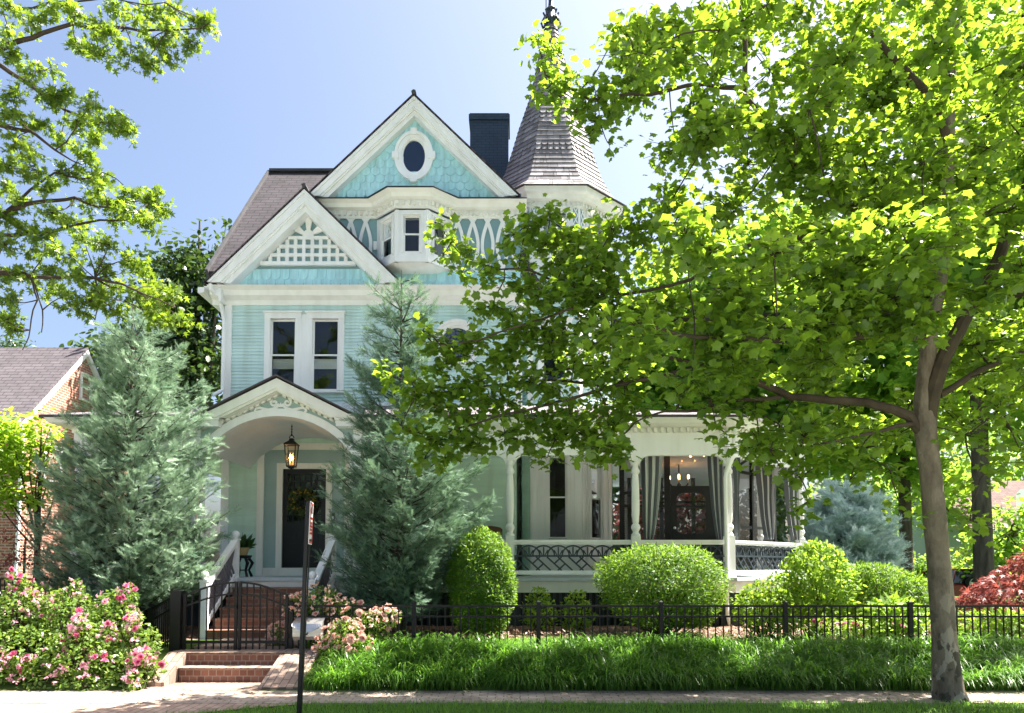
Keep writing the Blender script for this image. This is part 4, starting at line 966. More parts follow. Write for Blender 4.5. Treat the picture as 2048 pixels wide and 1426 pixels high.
# slanting side of the screened room
e0_, e1_ = (xS1 + .1, Ysr), (xS1 + 1.75, Ysr + 1.65); Mt = wall_frame(e0_, e1_); Ls = (Vector(e1_) - Vector(e0_)).length; t = MB(Mt)
for a in (0, Ls * .5, Ls - .08): fr_box(t, a, a + .08, zS0, zS1)
for z in (zS0 + .03, zS0 + 1.05, PZ(945, 16.6)): t.box(.08, Ls * .5, -.02, .02, z - .03, z + .03); t.box(Ls * .5 + .08, Ls - .08, -.02, .02, z - .03, z + .03)
t.bar((.1, 0, PZ(950, 16.3)), (Ls * .5, 0, PZ(915, 16.8)), .03, .05)
o = part(t, 'screen_wall', M['black']); pn = MB(Mt); pn.face([(0, .01, zS0), (Ls, .01, zS0), (Ls, .01, zS1), (0, .01, zS1)]); pn.build('screen', M['screen'], o)
t = MB()
for x in np.linspace(2.4, 6.0, 5): t.box(x - .05, x + .05, 21.0, 21.08, zF, zS1)
for z in (zF + .9, zF + 2.0): t.box(2.3, 6.1, 21.01, 21.07, z - .03, z + .03)
part(t, 'screen_wall', M['black'])

# ================================================================== things on and around the porch
# lantern
lq = at(583, 905, 14.35); zl0, zl1 = PZ(938, 14.35), PZ(872, 14.35); zch = zSp + hI * .97
T = thing('pendant_lantern', 'black metal lantern with a lit bulb hanging on a chain under the entrance arch', 'lantern', (lq.x, 14.35, zl0))
b = MB(); b.tube([(lq.x, 14.35, zl1), (lq.x, 14.35, zch)], .009, 6)
for i in range(int((zch - zl1) / .05)): b.tube([(lq.x + .012 * math.cos(a), 14.35, zl1 + .03 + i * .05 + .02 * math.sin(a)) for a in np.linspace(0, 2 * PI, 8)], .004, 4)
b.build('chain', M['black'], T)
b = MB(); h = zl1 - zl0; b.tube([(lq.x + .045 * math.cos(a), 14.35, zl1 - .04 + .05 * math.sin(a)) for a in np.linspace(0, PI, 8)], .009, 5)
b.lathe([(.05, zl1 - .05), (.06, zl1 - .09), (.17, zl1 - .16), (.175, zl1 - .18), (.13, zl1 - .185)], lq.x, 14.35, 4, PI / 4)
w0, w1 = .105, .145; zA, zB_ = zl0 + .06, zl1 - .185
for sx in (-1, 1):
    for sy in (-1, 1): b.bar((lq.x + sx * w0 * .72, 14.35 + sy * w0 * .72, zA), (lq.x + sx * w1 * .72, 14.35 + sy * w1 * .72, zB_), .016, .016)
b.lathe([(.11, zA - .025), (.115, zA)], lq.x, 14.35, 4, PI / 4); b.lathe([(.05, zl0 + .01), (.07, zA - .025)], lq.x, 14.35, 8); b.ball((lq.x, 14.35, zl0), .022); b.build('lantern_frame', M['black'], T)
M['lglass'] = glassmat('lantern_glass', (.95, .85, .7), .08)
b = MB(); b.lathe([(w0 * .98, zA), (w1 * .98, zB_)], lq.x, 14.35, 4, PI / 4); b.build('lantern_glass', M['lglass'], T)
M['bulb'] = emis('warm_bulb', (1, .45, .12), 14); M['bulb2'] = emis('string_bulb', (1, .38, .1), 9)
b = MB(); b.ball((lq.x - .01, 14.35, zA + .16), .032, 10, 8, (1, 1, 1.6)); b.build('bulb', M['bulb'], T)
b = MB()
for dx in (-.03, .025): b.lathe([(.013, zA), (.013, zA + .26)], lq.x + dx, 14.37, 8)
b.build('candle', M['cream'], T)
# wreath
wq = at(607, 1006, YW); T = thing('door_wreath', 'dark leafy wreath with yellow flowers hanging on the front door', 'wreath', (wq.x, YW - .06, wq.z))
M['wl'] = leafmat('wreath_leaf', (.02, .035, .012), (.05, .08, .02), (.1, .15, .03), .2); M['wy'] = leafmat('wreath_flower', (.22, .14, .015), (.4, .27, .03), (.6, .4, .05), .2)
a = rng.random(420) * 2 * PI; rr_ = .22 + rng.normal(0, .045, 420)
P = np.stack([wq.x + rr_ * np.cos(a), YW - .05 - rng.random(420) * .09, wq.z + rr_ * np.sin(a)], 1)
Cloud().put(*T_OVAL, P, rng.normal(0, .6, (420, 3)) + [0, -1, 0], rng.normal(size=(420, 3)), .09).build('wreath_leaves', M['wl'], T)
Cloud().put(*T_OVAL, P[:90] + [0, -.035, 0], rng.normal(0, .3, (90, 3)) + [0, -1, 0], rng.normal(size=(90, 3)), .05).build('wreath_flowers', M['wy'], T)
# plant stand + pot
sq = at(485, 1150, 14.7); sz = zF; T = thing('plant_stand', 'carved black plant stand with curved legs beside the stair railing', 'plant stand', (sq.x, 14.7, zF)); pt = zF + .42
b = MB(); b.lathe([(.14, pt - .06), (.16, pt - .04), (.17, pt - .02), (.17, pt)], sq.x, 14.7, 16); b.build('stand_top', M['black'], T)
for i in range(4):
    a = PI / 4 + i * PI / 2; c_, s2 = math.cos(a), math.sin(a); b = MB()
    b.tube([(sq.x + c_ * .12, 14.7 + s2 * .12, pt - .06), (sq.x + c_ * .2, 14.7 + s2 * .2, pt - .15), (sq.x + c_ * .13, 14.7 + s2 * .13, pt - .29), (sq.x + c_ * .19, 14.7 + s2 * .19, zF + .0)], [.03, .035, .022, .03], 7); b.build('leg', M['black'], T, True)
b = MB(); b.box(sq.x - .1, sq.x + .1, 14.6, 14.8, zF + .12, zF + .14); b.build('shelf', M['black'], T)
T = thing('potted_plant', 'leafy dark green plant in a tan pot on the black plant stand', 'potted plant', (sq.x, 14.7, pt))
M['tan'] = paint('tan_pot', (.5, .36, .16), .5, .15, 5); b = MB(); b.lathe([(.08, pt + .002), (.115, pt + .13), (.12, pt + .15), (.1, pt + .15), (.095, pt + .12)], sq.x, 14.7, 16); b.build('pot', M['tan'], T, True)
M['pl'] = leafmat('pot_leaf', (.025, .06, .02), (.05, .11, .03), (.12, .25, .04), .25); K = 70; u = sphere_pts(K); u[:, 2] = np.abs(u[:, 2]) * .7 + .15
Cloud().put(*T_SLIM, np.tile([sq.x, 14.7, pt + .13], (K, 1)) + rng.normal(0, .03, (K, 3)), np.cross(u, rng.normal(size=(K, 3))), u, .2 + .12 * rng.random(K)).build('leaves', M['pl'], T)
# chair
cq = at(976, 1060, 15.3); T = thing('porch_chair', 'brown slatted wooden chair standing on the porch near the round yew', 'chair', (cq.x, 15.3, zF)); M['wood'] = paint('chair_wood', (.16, .07, .03), .5, .3, 6, .15, stretch=(1, 1, 8))
hw_ = .27; zb_c = zF + 1.0
b = MB(); b.prism([(cq.x - hw_, 15.3, zb_c - .09), (cq.x + hw_, 15.3, zb_c - .09)] + [(cq.x + hw_ * (1 - 2 * i / 8), 15.3, zb_c - .01 + .04 * math.sin(PI * i / 8)) for i in range(9)], (0, .03, 0)); b.box(cq.x - hw_, cq.x + hw_, 15.3, 15.33, zF + .5, zF + .56)
for i in range(9): x = cq.x - hw_ + .06 + i * (2 * hw_ - .12) / 8; b.box(x - .014, x + .014, 15.305, 15.325, zF + .56, zb_c - .09)
b.build('backrest', M['wood'], T); b = MB(); b.box(cq.x - hw_, cq.x + hw_, 14.8, 15.29, zF + .41, zF + .45); b.build('seat', M['wood'], T)
for x, y in ((-1, 14.83), (1, 14.83), (-1, 15.315), (1, 15.315)): b = MB(); b.box(cq.x + x * hw_ - .025, cq.x + x * hw_ + .025, y - .02, y + .02, zF, zF + (.41 if y < 15 else .97)); b.build('leg', M['wood'], T)
for x in (-1, 1): b = MB(); b.box(cq.x + x * hw_ - .03, cq.x + x * hw_ + .03, 14.8, 15.29, zF + .62, zF + .65); b.build('armrest', M['wood'], T)
# striped curtains tied at the porch posts
m, t, p = new_mat('striped_curtain'); at_ = nd(t, 'ShaderNodeAttribute', attribute_name='rnd'); rp = nd(t, 'ShaderNodeValToRGB'); rp.color_ramp.interpolation = 'CONSTANT'
els = [(0, (.09, .10, .115)), (.2, (.55, .56, .56)), (.38, (.08, .09, .10)), (.52, (.62, .63, .63)), (.7, (.08, .09, .10)), (.86, (.45, .46, .46))]
rp.color_ramp.elements[0].color = c4(els[0][1]); rp.color_ramp.elements[1].position = els[1][0]; rp.color_ramp.elements[1].color = c4(els[1][1])
for a, c_ in els[2:]: e = rp.color_ramp.elements.new(a); e.color = c4(c_)
lnk(t, at_.outputs['Fac'], rp.inputs[0]); lnk(t, rp.outputs[0], p.inputs['Base Color']); p.inputs['Roughness'].default_value = .85; M['curtain'] = m
def curtain(p0, p1, ptop, pbot, Y0, Y1, label, tie=0):
    """p0,p1: photo x of the top edge; ptop..pbot photo y; tie: photo x where it gathers at the foot"""
    b0, b1 = at(p0, ptop, Y0), at(p1, ptop, Y1); nU, nV = 48, 16; v = []; rn = []
    for j in range(nV + 1):
        q = j / nV; z = b0.z + (at(p0, pbot, Y0).z - b0.z) * q; c0 = b0.lerp(b1, 0); wq_ = 1 - .55 * q * q
        for i in range(nU + 1):
            u = i / nU; k = .5 + tie * q * q * .45 + (u - .5) * wq_; P = b0.lerp(b1, k); nrm = Vector((-(b1 - b0).y, (b1 - b0).x, 0)).normalized()
            v.append(P + nrm * (.035 * math.sin(u * 3.5 * 2 * PI + .6 * q) * (1 - .3 * q) + .012 * math.sin(9 * q + 4 * u)) + Vector((0, 0, z - P.z))); rn.append(u)
    mb = MB(); fs_ = [(j * (nU + 1) + i, j * (nU + 1) + i + 1, (j + 1) * (nU + 1) + i + 1, (j + 1) * (nU + 1) + i) for j in range(nV) for i in range(nU)]
    mb.add(v, fs_); mb.r = rn; o = mb.build('curtain', M['curtain'], None, True); md = o.modifiers.new('s', 'SOLIDIFY'); md.thickness = .006
    tag(o, label, 'curtain', 'striped curtains at the porch openings')
curtain(1281, 1324, 888, 1078, 13.98, 13.98, 'striped curtain hanging right behind the turned post left of the screen door', -.35)
curtain(1414, 1448, 886, 1078, 13.98, 13.98, 'striped curtain hanging between the screen door and the corner post with the downspout', .45)
curtain(1468, 1477, 890, 1078, 13.98, 14.1, 'narrow striped curtain just right of the corner post', -.3)
curtain(1511, 1548, 915, 1078, 16.1, 16.3, 'dark striped curtain in the middle of the slanting porch bay', .4)
curtain(1563, 1597, 905, 1080, 15.45, 15.75, 'striped curtain hanging beside the rightmost porch post', .5)
# string lights
T = thing('string_lights', 'string of small warm bulbs strung under the porch ceiling by the screen door', 'string lights', (4, 15, 3.9))
pts = [at(x, y, 15.6) for x, y in ((1325, 904), (1354, 905), (1381, 909), (1408, 908))] + [at(x, y, 15.2) for x, y in ((1486, 912), (1513, 908), (1545, 902))]
b = MB(); b.tube(pts[:4], .004, 4); b.tube(pts[4:], .004, 4); b.build('wire', M['black'], T)
for q in pts: b = MB(); b.ball((q.x, q.y, q.z - .03), .022, 8, 6); b.build('bulb', M['bulb2'], T)
# chandelier
cq = at(1358, 962, 18.2); T = thing('chandelier', 'black candle chandelier with lit candles hanging inside the screened porch', 'chandelier', (cq.x, 18.2, cq.z)); b = MB(); b.tube([(cq.x, 18.2, cq.z - .1), (cq.x, 18.2, zSof + .12)], .015, 6)
b.ball((cq.x, 18.2, cq.z - .1), .05); cds = []
for i in range(6):
    a = 2 * PI * i / 6 + .3; e = (cq.x + .26 * math.cos(a), 18.2 + .26 * math.sin(a)); b.tube([(cq.x, 18.2, cq.z - .1), (cq.x + .13 * math.cos(a), 18.2 + .13 * math.sin(a), cq.z - .18), (e[0], e[1], cq.z - .06)], .013, 5); cds.append(e)
b.build('chandelier_frame', M['black'], T)
for e in cds: c_ = MB(); c_.lathe([(.014, cq.z - .06), (.014, cq.z + .05)], e[0], e[1], 8); co = c_.build('candle', M['cream'], T); c_ = MB(); c_.ball((e[0], e[1], cq.z + .09), .024, 8, 6, (1, 1, 1.9)); c_.build('flame', M['bulb'], co)
# slatted panel added behind the screen, standing in for reflected siding
q0 = at(1239, 962, 16.5); q1 = at(1254, 1078, 16.5); b = MB()
T = thing('slatted_panel', 'tall white slatted panel standing behind the screen beside the bay window', 'panel', ((q0.x + q1.x) / 2, 16.5, zF)); b.box(q0.x, q0.x + .03, 16.48, 16.52, zF, q0.z); b.box(q1.x - .03, q1.x, 16.48, 16.52, zF, q0.z)
b.build('frame', M['white'], T); b = MB(); z = zF + .05
while z < q0.z - .03: b.bar((q0.x + .03, 16.5, z), (q1.x - .03, 16.5, z), .035, .012, (0, 1, .6)); z += .05
b.build('slats', M['white'], T)
# ================================================================== ground, sidewalk, path
YF = 10.95
def ground_z(x, y):
    ys_ = [9.6, 9.75, 10.7, 11.2, 12.0, 29, 33]; zs_ = [0, .03, .33, .37, .40, .40, -.35]
    return float(np.interp(y, ys_, zs_)) - (.02 if y < 9.75 else 0)
gx0_, gx1_ = PX(345, 1330, 10.4), PX(572, 1310, 10.9)          # width of the front steps
M['grass_soil'] = None
m, t, p = new_mat('ground'); rp, nz, src = noise_mix(t, p, (.035, .06, .012), (.075, .12, .025), .8, 10, .35, .65); lnk(t, rp.outputs[0], p.inputs['Base Color']); p.inputs['Roughness'].default_value = .95; p.inputs['Specular IOR Level'].default_value = .1; add_bump(t, p, nz.outputs['Fac'], .6, .05); M['ground'] = m
m, t, p = new_mat('mulch'); rp, nz, src = noise_mix(t, p, (.09, .05, .035), (.30, .20, .15), 26, 8, .3, .72); lnk(t, rp.outputs[0], p.inputs['Base Color']); p.inputs['Roughness'].default_value = .95; p.inputs['Specular IOR Level'].default_value = .1; add_bump(t, p, nz.outputs['Fac'], 1, .04); M['mulch'] = m
M['walk'] = brickmat('sidewalk_brick', (.42, .335, .275), (.31, .24, .195), (.16, .125, .10), 1, 'XY', .2, .1, .007, .9, .5, .8)
M['pathb'] = brickmat('path_brick', (.40, .29, .225), (.28, .19, .15), (.15, .115, .09), 1, 'YX', .2, .1, .007, .9, .5, .8)
M['riser'] = brickmat('riser_brick', (.24, .115, .075), (.16, .075, .05), (.30, .23, .18), 1, 'SUM', .105, .085, .007, .85, .5, .5)
rdm = MB(); rdm.face([(-200, -9, .0), (200, -9, .0), (200, 4.6, .0), (-200, 4.6, .0)]); M['paleroad'] = paint('pale_bounce_road', (.46, .45, .43), .9, .25, 1.5, .4); tag(rdm.build('road', M['paleroad']), kind='structure')  # road unseen behind the camera, made pale to bounce sun onto the facade
g = MB(); ys_ = [-80, 9.6, 9.75, 10.2, 10.7, 11.2, 12.0, 29, 33, 120, 900]; xs_ = [-600, gx0_ - .12, gx1_ + .05, 600]
for i in range(3):
    for j in range(len(ys_) - 1):
        a, b = xs_[i], xs_[i + 1]; y0, y1 = ys_[j], ys_[j + 1]
        if i == 1 and y0 >= 9.6 and y1 <= 11.2: continue
        g.face([(a, y0, ground_z(a, y0)), (b, y0, ground_z(b, y0)), (b, y1, ground_z(b, y1)), (a, y1, ground_z(a, y1))])
g.face([(xs_[1], 9.6, -.02), (xs_[2], 9.6, -.02), (xs_[2], 11.25, -.02), (xs_[1], 11.25, -.02)])
for x in xs_[1:3]: g.face([(x, 9.6, -.02), (x, 9.75, .03), (x, 10.7, .33), (x, 11.2, .37), (x, 11.25, -.02)])
g.face([(xs_[1], 11.2, -.02), (xs_[2], 11.2, -.02), (xs_[2], 11.2, .372), (xs_[1], 11.2, .372)])
tag(g.build('ground', M['ground'], recalc=False), kind='structure')
s = MB(); s.face([(-60, 8.82, .0), (60, 8.82, .0), (60, 9.66, .0), (-60, 9.66, .0)]); s.face([(-60, 8.82, .0), (60, 8.82, .0), (60, 8.82, -.05), (-60, 8.82, -.05)]); tag(s.build('sidewalk', M['walk']), kind='structure')
s = MB(); s.face([(-30, 7.0, -.006), (-4.6, 7.0, -.006), (-3.8, 8.0, -.006), (-3.0, 8.5, -.006), (-2.3, 8.818, -.006), (-30, 8.818, -.006)])
s.face([(gx0_ - .1, 9.662, .004), (gx1_ + .04, 9.662, .004), (gx1_ + .04, 10.42, .004), (gx0_ - .1, 10.42, .004)]); tag(s.build('path', M['pathb']), kind='structure')
# garden steps at the gate and landing
y1s, y2s = 10.34, 10.62; st = MB(); xa, xb_ = PX(358, 1357, y1s), PX(545, 1357, y1s)
st.box(xa, xb_, y1s, y2s, -.1, .185); st.box(xa - .02, xb_ + .08, y2s, YF + .1, -.1, .36)
T = thing('garden_steps', 'two low red brick steps leading from the sidewalk up to the iron gate', 'steps', ((xa + xb_) / 2, 10.5, 0))
st.build('riser', M['riser'], T); tr_ = MB()
tr_.box(xa - .01, xb_ + .01, y1s - .02, y2s, .186, .2); tr_.box(xa - .03, xb_ + .09, y2s - .02, YF + .1, .361, .374); tr_.build('tread', M['pathb'], T)
ck = MB(); ck.prism([(xa - .28, 9.95, -.05), (xa - .28, 9.95, .06), (xa - .28, 10.62, .375), (xa - .28, 11.0, .375), (xa - .28, 11.0, -.05)], (.26, 0, 0)); ck.build('cheek_wall', M['pathb'], T); ck = MB(); ck.prism([(xb_ + .02, 9.7, -.05), (xb_ + .02, 9.7, .035), (xb_ + .02, 10.72, .39), (xb_ + .02, 11.0, .39), (xb_ + .02, 11.0, -.05)], (.52, 0, 0)); ck.build('cheek_wall', M['pathb'], T)
s = MB(); s.box(xa - .1, xb_ + .1, YF + .1, 12.45, .2, .412); so_ = s.build('landing', M['pathb']); tag(so_, kind='structure')
# planting bed of mulch between fence and porch
mb = MB(); nx = 70; ny = 8
def bedy(x): return 12.0 + .25 * math.sin(x * 1.1) + .12 * math.sin(x * 2.7 + 1)
for x0, x1 in ((-9, xs0 - .02), (xs1 + .02, 9)):
    n = int((x1 - x0) / .25)
    for i in range(n):
        a, b = x0 + (x1 - x0) * i / n, x0 + (x1 - x0) * (i + 1) / n
        for j in range(ny):
            f = lambda x, q: (x, bedy(x) + (14.4 - bedy(x)) * q, .405 + .09 * math.sin(PI * min(1, q * 2.5) / 2) + .015 * math.sin(9 * x + 14 * q))
            mb.face([f(a, j / ny), f(b, j / ny), f(b, (j + 1) / ny), f(a, (j + 1) / ny)])
tag(mb.build('soil', M['mulch'], smooth=True), kind='structure')
# mulch chips and fallen bits
K = 5200; P = np.stack([rng.uniform(-3.2, 8, K), np.zeros(K), np.zeros(K)], 1); P[:, 1] = [rng.uniform(bedy(x) - .1, 13.2) for x in P[:, 0]]; P[:, 2] = .47 + rng.random(K) * .05
M['chip'] = leafmat('mulch_chip', (.12, .06, .04), (.42, .29, .22), (.1, .1, .1), 0)
tag(Cloud().put(*T_SLIM, P, rng.normal(0, .45, (K, 3)) + [0, 0, 1], rng.normal(size=(K, 3)), .05 + .05 * rng.random(K)).build('mulch_chips', M['chip']), kind='stuff')
K = 420; P = np.stack([rng.uniform(-5.2, 6, K), rng.uniform(8.8, 9.7, K), np.full(K, .012)], 1)
M['litter'] = leafmat('leaf_litter', (.10, .09, .02), (.25, .17, .06), (.1, .1, .1), 0)
tag(Cloud().put(*T_OVAL, P, rng.normal(0, .15, (K, 3)) + [0, 0, 1], rng.normal(size=(K, 3)), .02 + .035 * rng.random(K)).build('leaf_litter', M['litter']), kind='stuff')

# ------------------------------------------------------------------ grasses
def blades(cl, P, L, lean, wd, seg=3, up=1.0, dirs=None, droop=1.0):
    """arching strips rooted at P: length L, initial lean, half width wd"""
    K = len(P); a = rng.random(K) * 2 * PI if dirs is None else dirs
    h = np.stack([np.cos(a), np.sin(a), np.zeros(K)], 1); s_ = np.stack([-np.sin(a), np.cos(a), np.zeros(K)], 1)
    th = lean * (.6 + .8 * rng.random(K)); pos = P.copy(); rows = []
    for i in range(seg + 1):
        q = i / seg; w_ = wd * (1 - q ** 2 * .95); w_ = np.broadcast_to(w_, (K,))
        rows.append(pos - s_ * w_[:, None]); rows.append(pos + s_ * w_[:, None])
        step = L / seg; pos = pos + h * (np.sin(th) * step)[:, None] + np.array([0, 0, 1.0]) * (np.cos(th) * step * up)[:, None]
        th = th + droop * (.35 + .6 * rng.random(K))
    V = np.stack(rows, 1); nv = V.shape[1]; fs = [[2 * i, 2 * i + 1, 2 * i + 3, 2 * i + 2] for i in range(seg)]
    lp = np.concatenate(fs); cl.V.append(V.reshape(-1, 3)); cl.L.append((lp[None] + (np.arange(K) * nv)[:, None]).ravel() + cl.n); cl.T.append(np.full(K * seg, 4)); cl.Rn.append(np.repeat(rng.random(K), nv)); cl.n += K * nv
    return cl
def gz(P): return np.interp(P[:, 1], [9.6, 9.75, 10.7, 11.2, 12.0], [-.02, .03, .33, .37, .40])
M['liriope'] = leafmat('liriope_blade', (.035, .11, .014), (.12, .25, .03), (.22, .44, .04), .38, .38, .5)
cl = Cloud(); xl0 = PX(622, 1380, 9.8)
for k in range(400):
    cx_ = rng.uniform(xl0 + .1, 8.4); cy_ = rng.uniform(9.76, 10.85) if k < 310 else rng.uniform(9.7, 9.85); K = int(rng.uniform(50, 95)); P = np.stack([rng.normal(cx_, .085, K), rng.normal(cy_, .085, K), np.zeros(K)], 1); P[:, 1] = np.clip(P[:, 1], 9.67, 11.0); P[:, 2] = gz(P)
    ht = rng.uniform(.36, .62); dirs = np.arctan2(P[:, 1] - cy_, P[:, 0] - cx_) + rng.normal(0, .7, K)
    blades(cl, P, ht * (.65 + .5 * rng.random(K)), .25, .0085, 4, 1, dirs, 1.0)
tag(cl.build('liriope_border', M['liriope']), kind='stuff')
tag(bpy.data.objects['liriope_border'], 'band of arching dark green liriope along the iron fence', None, None, 'stuff')
M['turf'] = leafmat('turf_blade', (.05, .13, .016), (.13, .26, .04), (.24, .46, .05), .4, .5, .3)
cl = Cloud(); K = 36000; P = np.stack([rng.uniform(-4.5, 8, K), rng.uniform(7.0, 8.85, K), np.full(K, -.02)], 1)
edge = np.interp(P[:, 1], [7, 8, 8.5, 8.85], [-4.6, -3.8, -3.0, -2.3]); P = P[P[:, 0] > edge + rng.normal(0, .05, len(P))]
pn_ = np.sin(P[:, 0] * 2.3) * np.sin(P[:, 1] * 5 + P[:, 0]) ; P = P[(pn_ > -.55) | (rng.random(len(P)) < .5)]
blades(cl, P, .05 + .06 * rng.random(len(P)), .35, .0036, 2)
tag(cl.build('verge_grass', M['turf']), kind='stuff')
cl = Cloud(); K = 26000; P = np.stack([rng.uniform(-3.2, 8.5, K), rng.uniform(11.0, 12.3, K), np.zeros(K)], 1); P = P[P[:, 1] < 12.05 + .25 * np.sin(P[:, 0] * 1.1) + .12 * np.sin(P[:, 0] * 2.7 + 1)]; P[:, 2] = gz(P)
blades(cl, P, .04 + .05 * rng.random(len(P)), .3, .0045, 2)
tag(cl.build('lawn_grass', M['turf']), kind='stuff')

# ================================================================== iron fence, gate, mailbox, sign
M['iron'] = paint('black_iron', (.006, .0065, .008), .45, .3, 8, .04, spec=.3)
zT0 = PZ(1210, YF); zT1 = PZ(1233, YF); zB0_ = .36
def fence_post(parent, x, y, z0, z1, w=.06, copy=None):
    m = MB(); m.box(x - w / 2, x + w / 2, y - w / 2, y + w / 2, z0, z1); m.box(x - w / 2 - .008, x + w / 2 + .008, y - w / 2 - .008, y + w / 2 + .008, z1, z1 + .015); m.lathe([(w * .62, z1 + .015), (w * .2, z1 + .035)], x, y, 4, PI / 4)
    return m.build('post', M['iron'], parent)
F = thing('iron_fence', 'long black iron picket fence running right from the mailbox behind the grass border', 'fence', (2, YF, .3))
xp = [PX(v, 1210, YF) for v in (583, 828, 1077, 1322, 1570, 1820, 2068, 2316)]
for x in xp: fence_post(F, x, YF, .15, zT0 + .03)
for a, b in zip(xp, xp[1:]):
    m = MB(); a += .03; b -= .03
    m.box(a, b, YF - .014, YF + .014, zT0 - .03, zT0); m.box(a, b, YF - .012, YF + .012, zT1 - .013, zT1 + .013); m.box(a, b, YF - .012, YF + .012, zB0_ - .013, zB0_ + .013)
    n = 16
    for i in range(1, n): x = a - .03 + (b - a + .06) * i / n; m.box(x - .0085, x + .0085, YF - .0085, YF + .0085, zB0_ - .08, zT0 - .002)
    m.build('picket_panel', M['iron'], F)
# gate posts, raked panel and the run to the left
zgp = PZ(1184, YF); xg0 = PX(354, 1250, YF); xg1 = PX(583, 1250, YF)
G2 = thing('iron_fence', 'short black iron fence left of the gate, half hidden by pink roses', 'fence', (xg0 - 2, YF, .3))
fence_post(G2, xg0, YF, .2, zgp, .15)
Yr = 11.9; xr_ = PX(303, 1250, Yr); zr_ = PZ(1212, Yr); fence_post(G2, xr_, Yr, .2, zr_, .075)
m = MB(); a, b = Vector((xr_ + .03, Yr - .04, zr_ - .04)), Vector((xg0 - .06, YF + .05, zgp - .06)); m.bar(a, b, .03, .035, (0, 0, 1)); o_ = Vector((0, 0, -.17)); m.bar(a + o_, b + o_, .025, .028, (0, 0, 1)); o_ = Vector((0, 0, -.62)); m.bar(a + o_, b + o_, .025, .028, (0, 0, 1))
for i in range(1, 11): q = a.lerp(b, i / 11); m.box(q.x - .009, q.x + .009, q.y - .009, q.y + .009, q.z - .74, q.z - .01)
m.build('raked_panel', M['iron'], G2)
xl = [xr_ - i * 1.83 for i in range(5)]
for x in xl[1:]: fence_post(G2, x, Yr, .2, zr_)
for b, a in zip(xl, xl[1:]):
    m = MB(); a += .03; b -= .035; m.box(a, b, Yr - .014, Yr + .014, zr_ - .06, zr_ - .03); m.box(a, b, Yr - .012, Yr + .012, zr_ - .22, zr_ - .195); m.box(a, b, Yr - .012, Yr + .012, .45, .475)
    for i in range(1, 16): x = a + (b - a) * i / 16; m.box(x - .0085, x + .0085, Yr - .0085, Yr + .0085, .38, zr_ - .04)
    m.build('picket_panel', M['iron'], G2)
def gate(x0, x1, left, label):
    T = thing('garden_gate', label, 'gate', ((x0 + x1) / 2, YF, .37)); m = MB(); z0 = PZ(1284, YF); zl, zh = PZ(1190, YF), PZ(1165, YF)
    def ztop(u):
        u = u if left else 1 - u
        return zl + (zh - zl) * math.sin(u * PI / 2)
    n = 16; top = [Vector((x0 + (x1 - x0) * i / n, YF, ztop(i / n))) for i in range(n + 1)]
    m.ribbon([tuple(p) for p in top], .014, YF - .014, YF + .014); m.ribbon([(p.x, YF, p.z - .165) for p in top], .012, YF - .012, YF + .012); m.box(x0, x1, YF - .015, YF + .015, z0 - .02, z0 + .02)
    zb_ = PZ(1300, YF) + .0
    for x, z1 in ((x0, ztop(0)), (x1, ztop(1))): m.box(x - .02, x + .02, YF - .02, YF + .02, zb_, z1 + .015)
    m.build('gate_frame', M['iron'], T); m = MB()
    for i in range(1, 7): u = i / 7; x = x0 + (x1 - x0) * u; m.box(x - .009, x + .009, YF - .009, YF + .009, zb_ + .01, ztop(u) - .01)
    m.build('pickets', M['iron'], T); m = MB()
    if left: m.box(x1 - .15, x1 + .02, YF - .05, YF - .021, .98, 1.01); m.ball((x1 - .14, YF - .045, .995), .018, 8, 6); m.build('latch', M['iron'], T)
    else: m.box(x1 - .02, x1 + .05, YF - .03, YF + .0, .55, .6); m.box(x1 - .02, x1 + .05, YF - .03, YF, .95, 1.0); m.build('hinge', M['iron'], T)
gate(xg0 + .11, PX(472, 1230, YF), True, 'left leaf of the black arched iron gate, beside the thick gate post'); gate(PX(480, 1230, YF), xg1 - .07, False, 'right leaf of the black arched iron gate, next to the peach roses')
# mailbox
mq = at(617, 1256, 10.8); T = thing('mailbox', 'silver metal mailbox with a curved lid hung on the black fence among peach roses', 'mailbox', (mq.x, 10.8, mq.z)); M['silver'] = paint('brushed_steel', (.52, .51, .50), .32, .12, 9, .05, metal=.75, stretch=(1, 1, 8))
w0 = .2; zl_, zh_ = PZ(1279, 10.8), PZ(1233, 10.8); b = MB(); b.prism([(mq.x - w0, 10.9, zl_), (mq.x - w0, 10.74, zl_), (mq.x - w0, 10.70, zl_ + .05), (mq.x - w0, 10.70, zh_ - .16), (mq.x - w0, 10.9, zh_ - .06)], (2 * w0, 0, 0)); b.build('box', M['silver'], T)
b = MB(); n = 14; top = [(mq.x - w0 - .012 + (2 * w0 + .024) * i / n, 10.69, zh_ - .13 - .085 * math.sin(PI * i / n)) for i in range(n + 1)]
bk = [(x, 10.905, zh_ - .03) for x, y, z in top]; fr_ = [(x, 10.685, z) for x, y, z in top]; rt = [(x, 10.72, zh_ - .1) for x, y, z in top]
b.add(bk + rt + fr_, [(i, i + 1, n + 2 + i, n + 1 + i) for i in range(n)] + [(n + 1 + i, n + 2 + i, 2 * n + 3 + i, 2 * n + 2 + i) for i in range(n)]); lo_ = b.build('lid', M['silver'], T); md = lo_.modifiers.new('s', 'SOLIDIFY'); md.thickness = .008
b = MB(); b.ball((mq.x, 10.67, zh_ - .235), .022, 10, 8); b.build('knob', M['iron'], T)
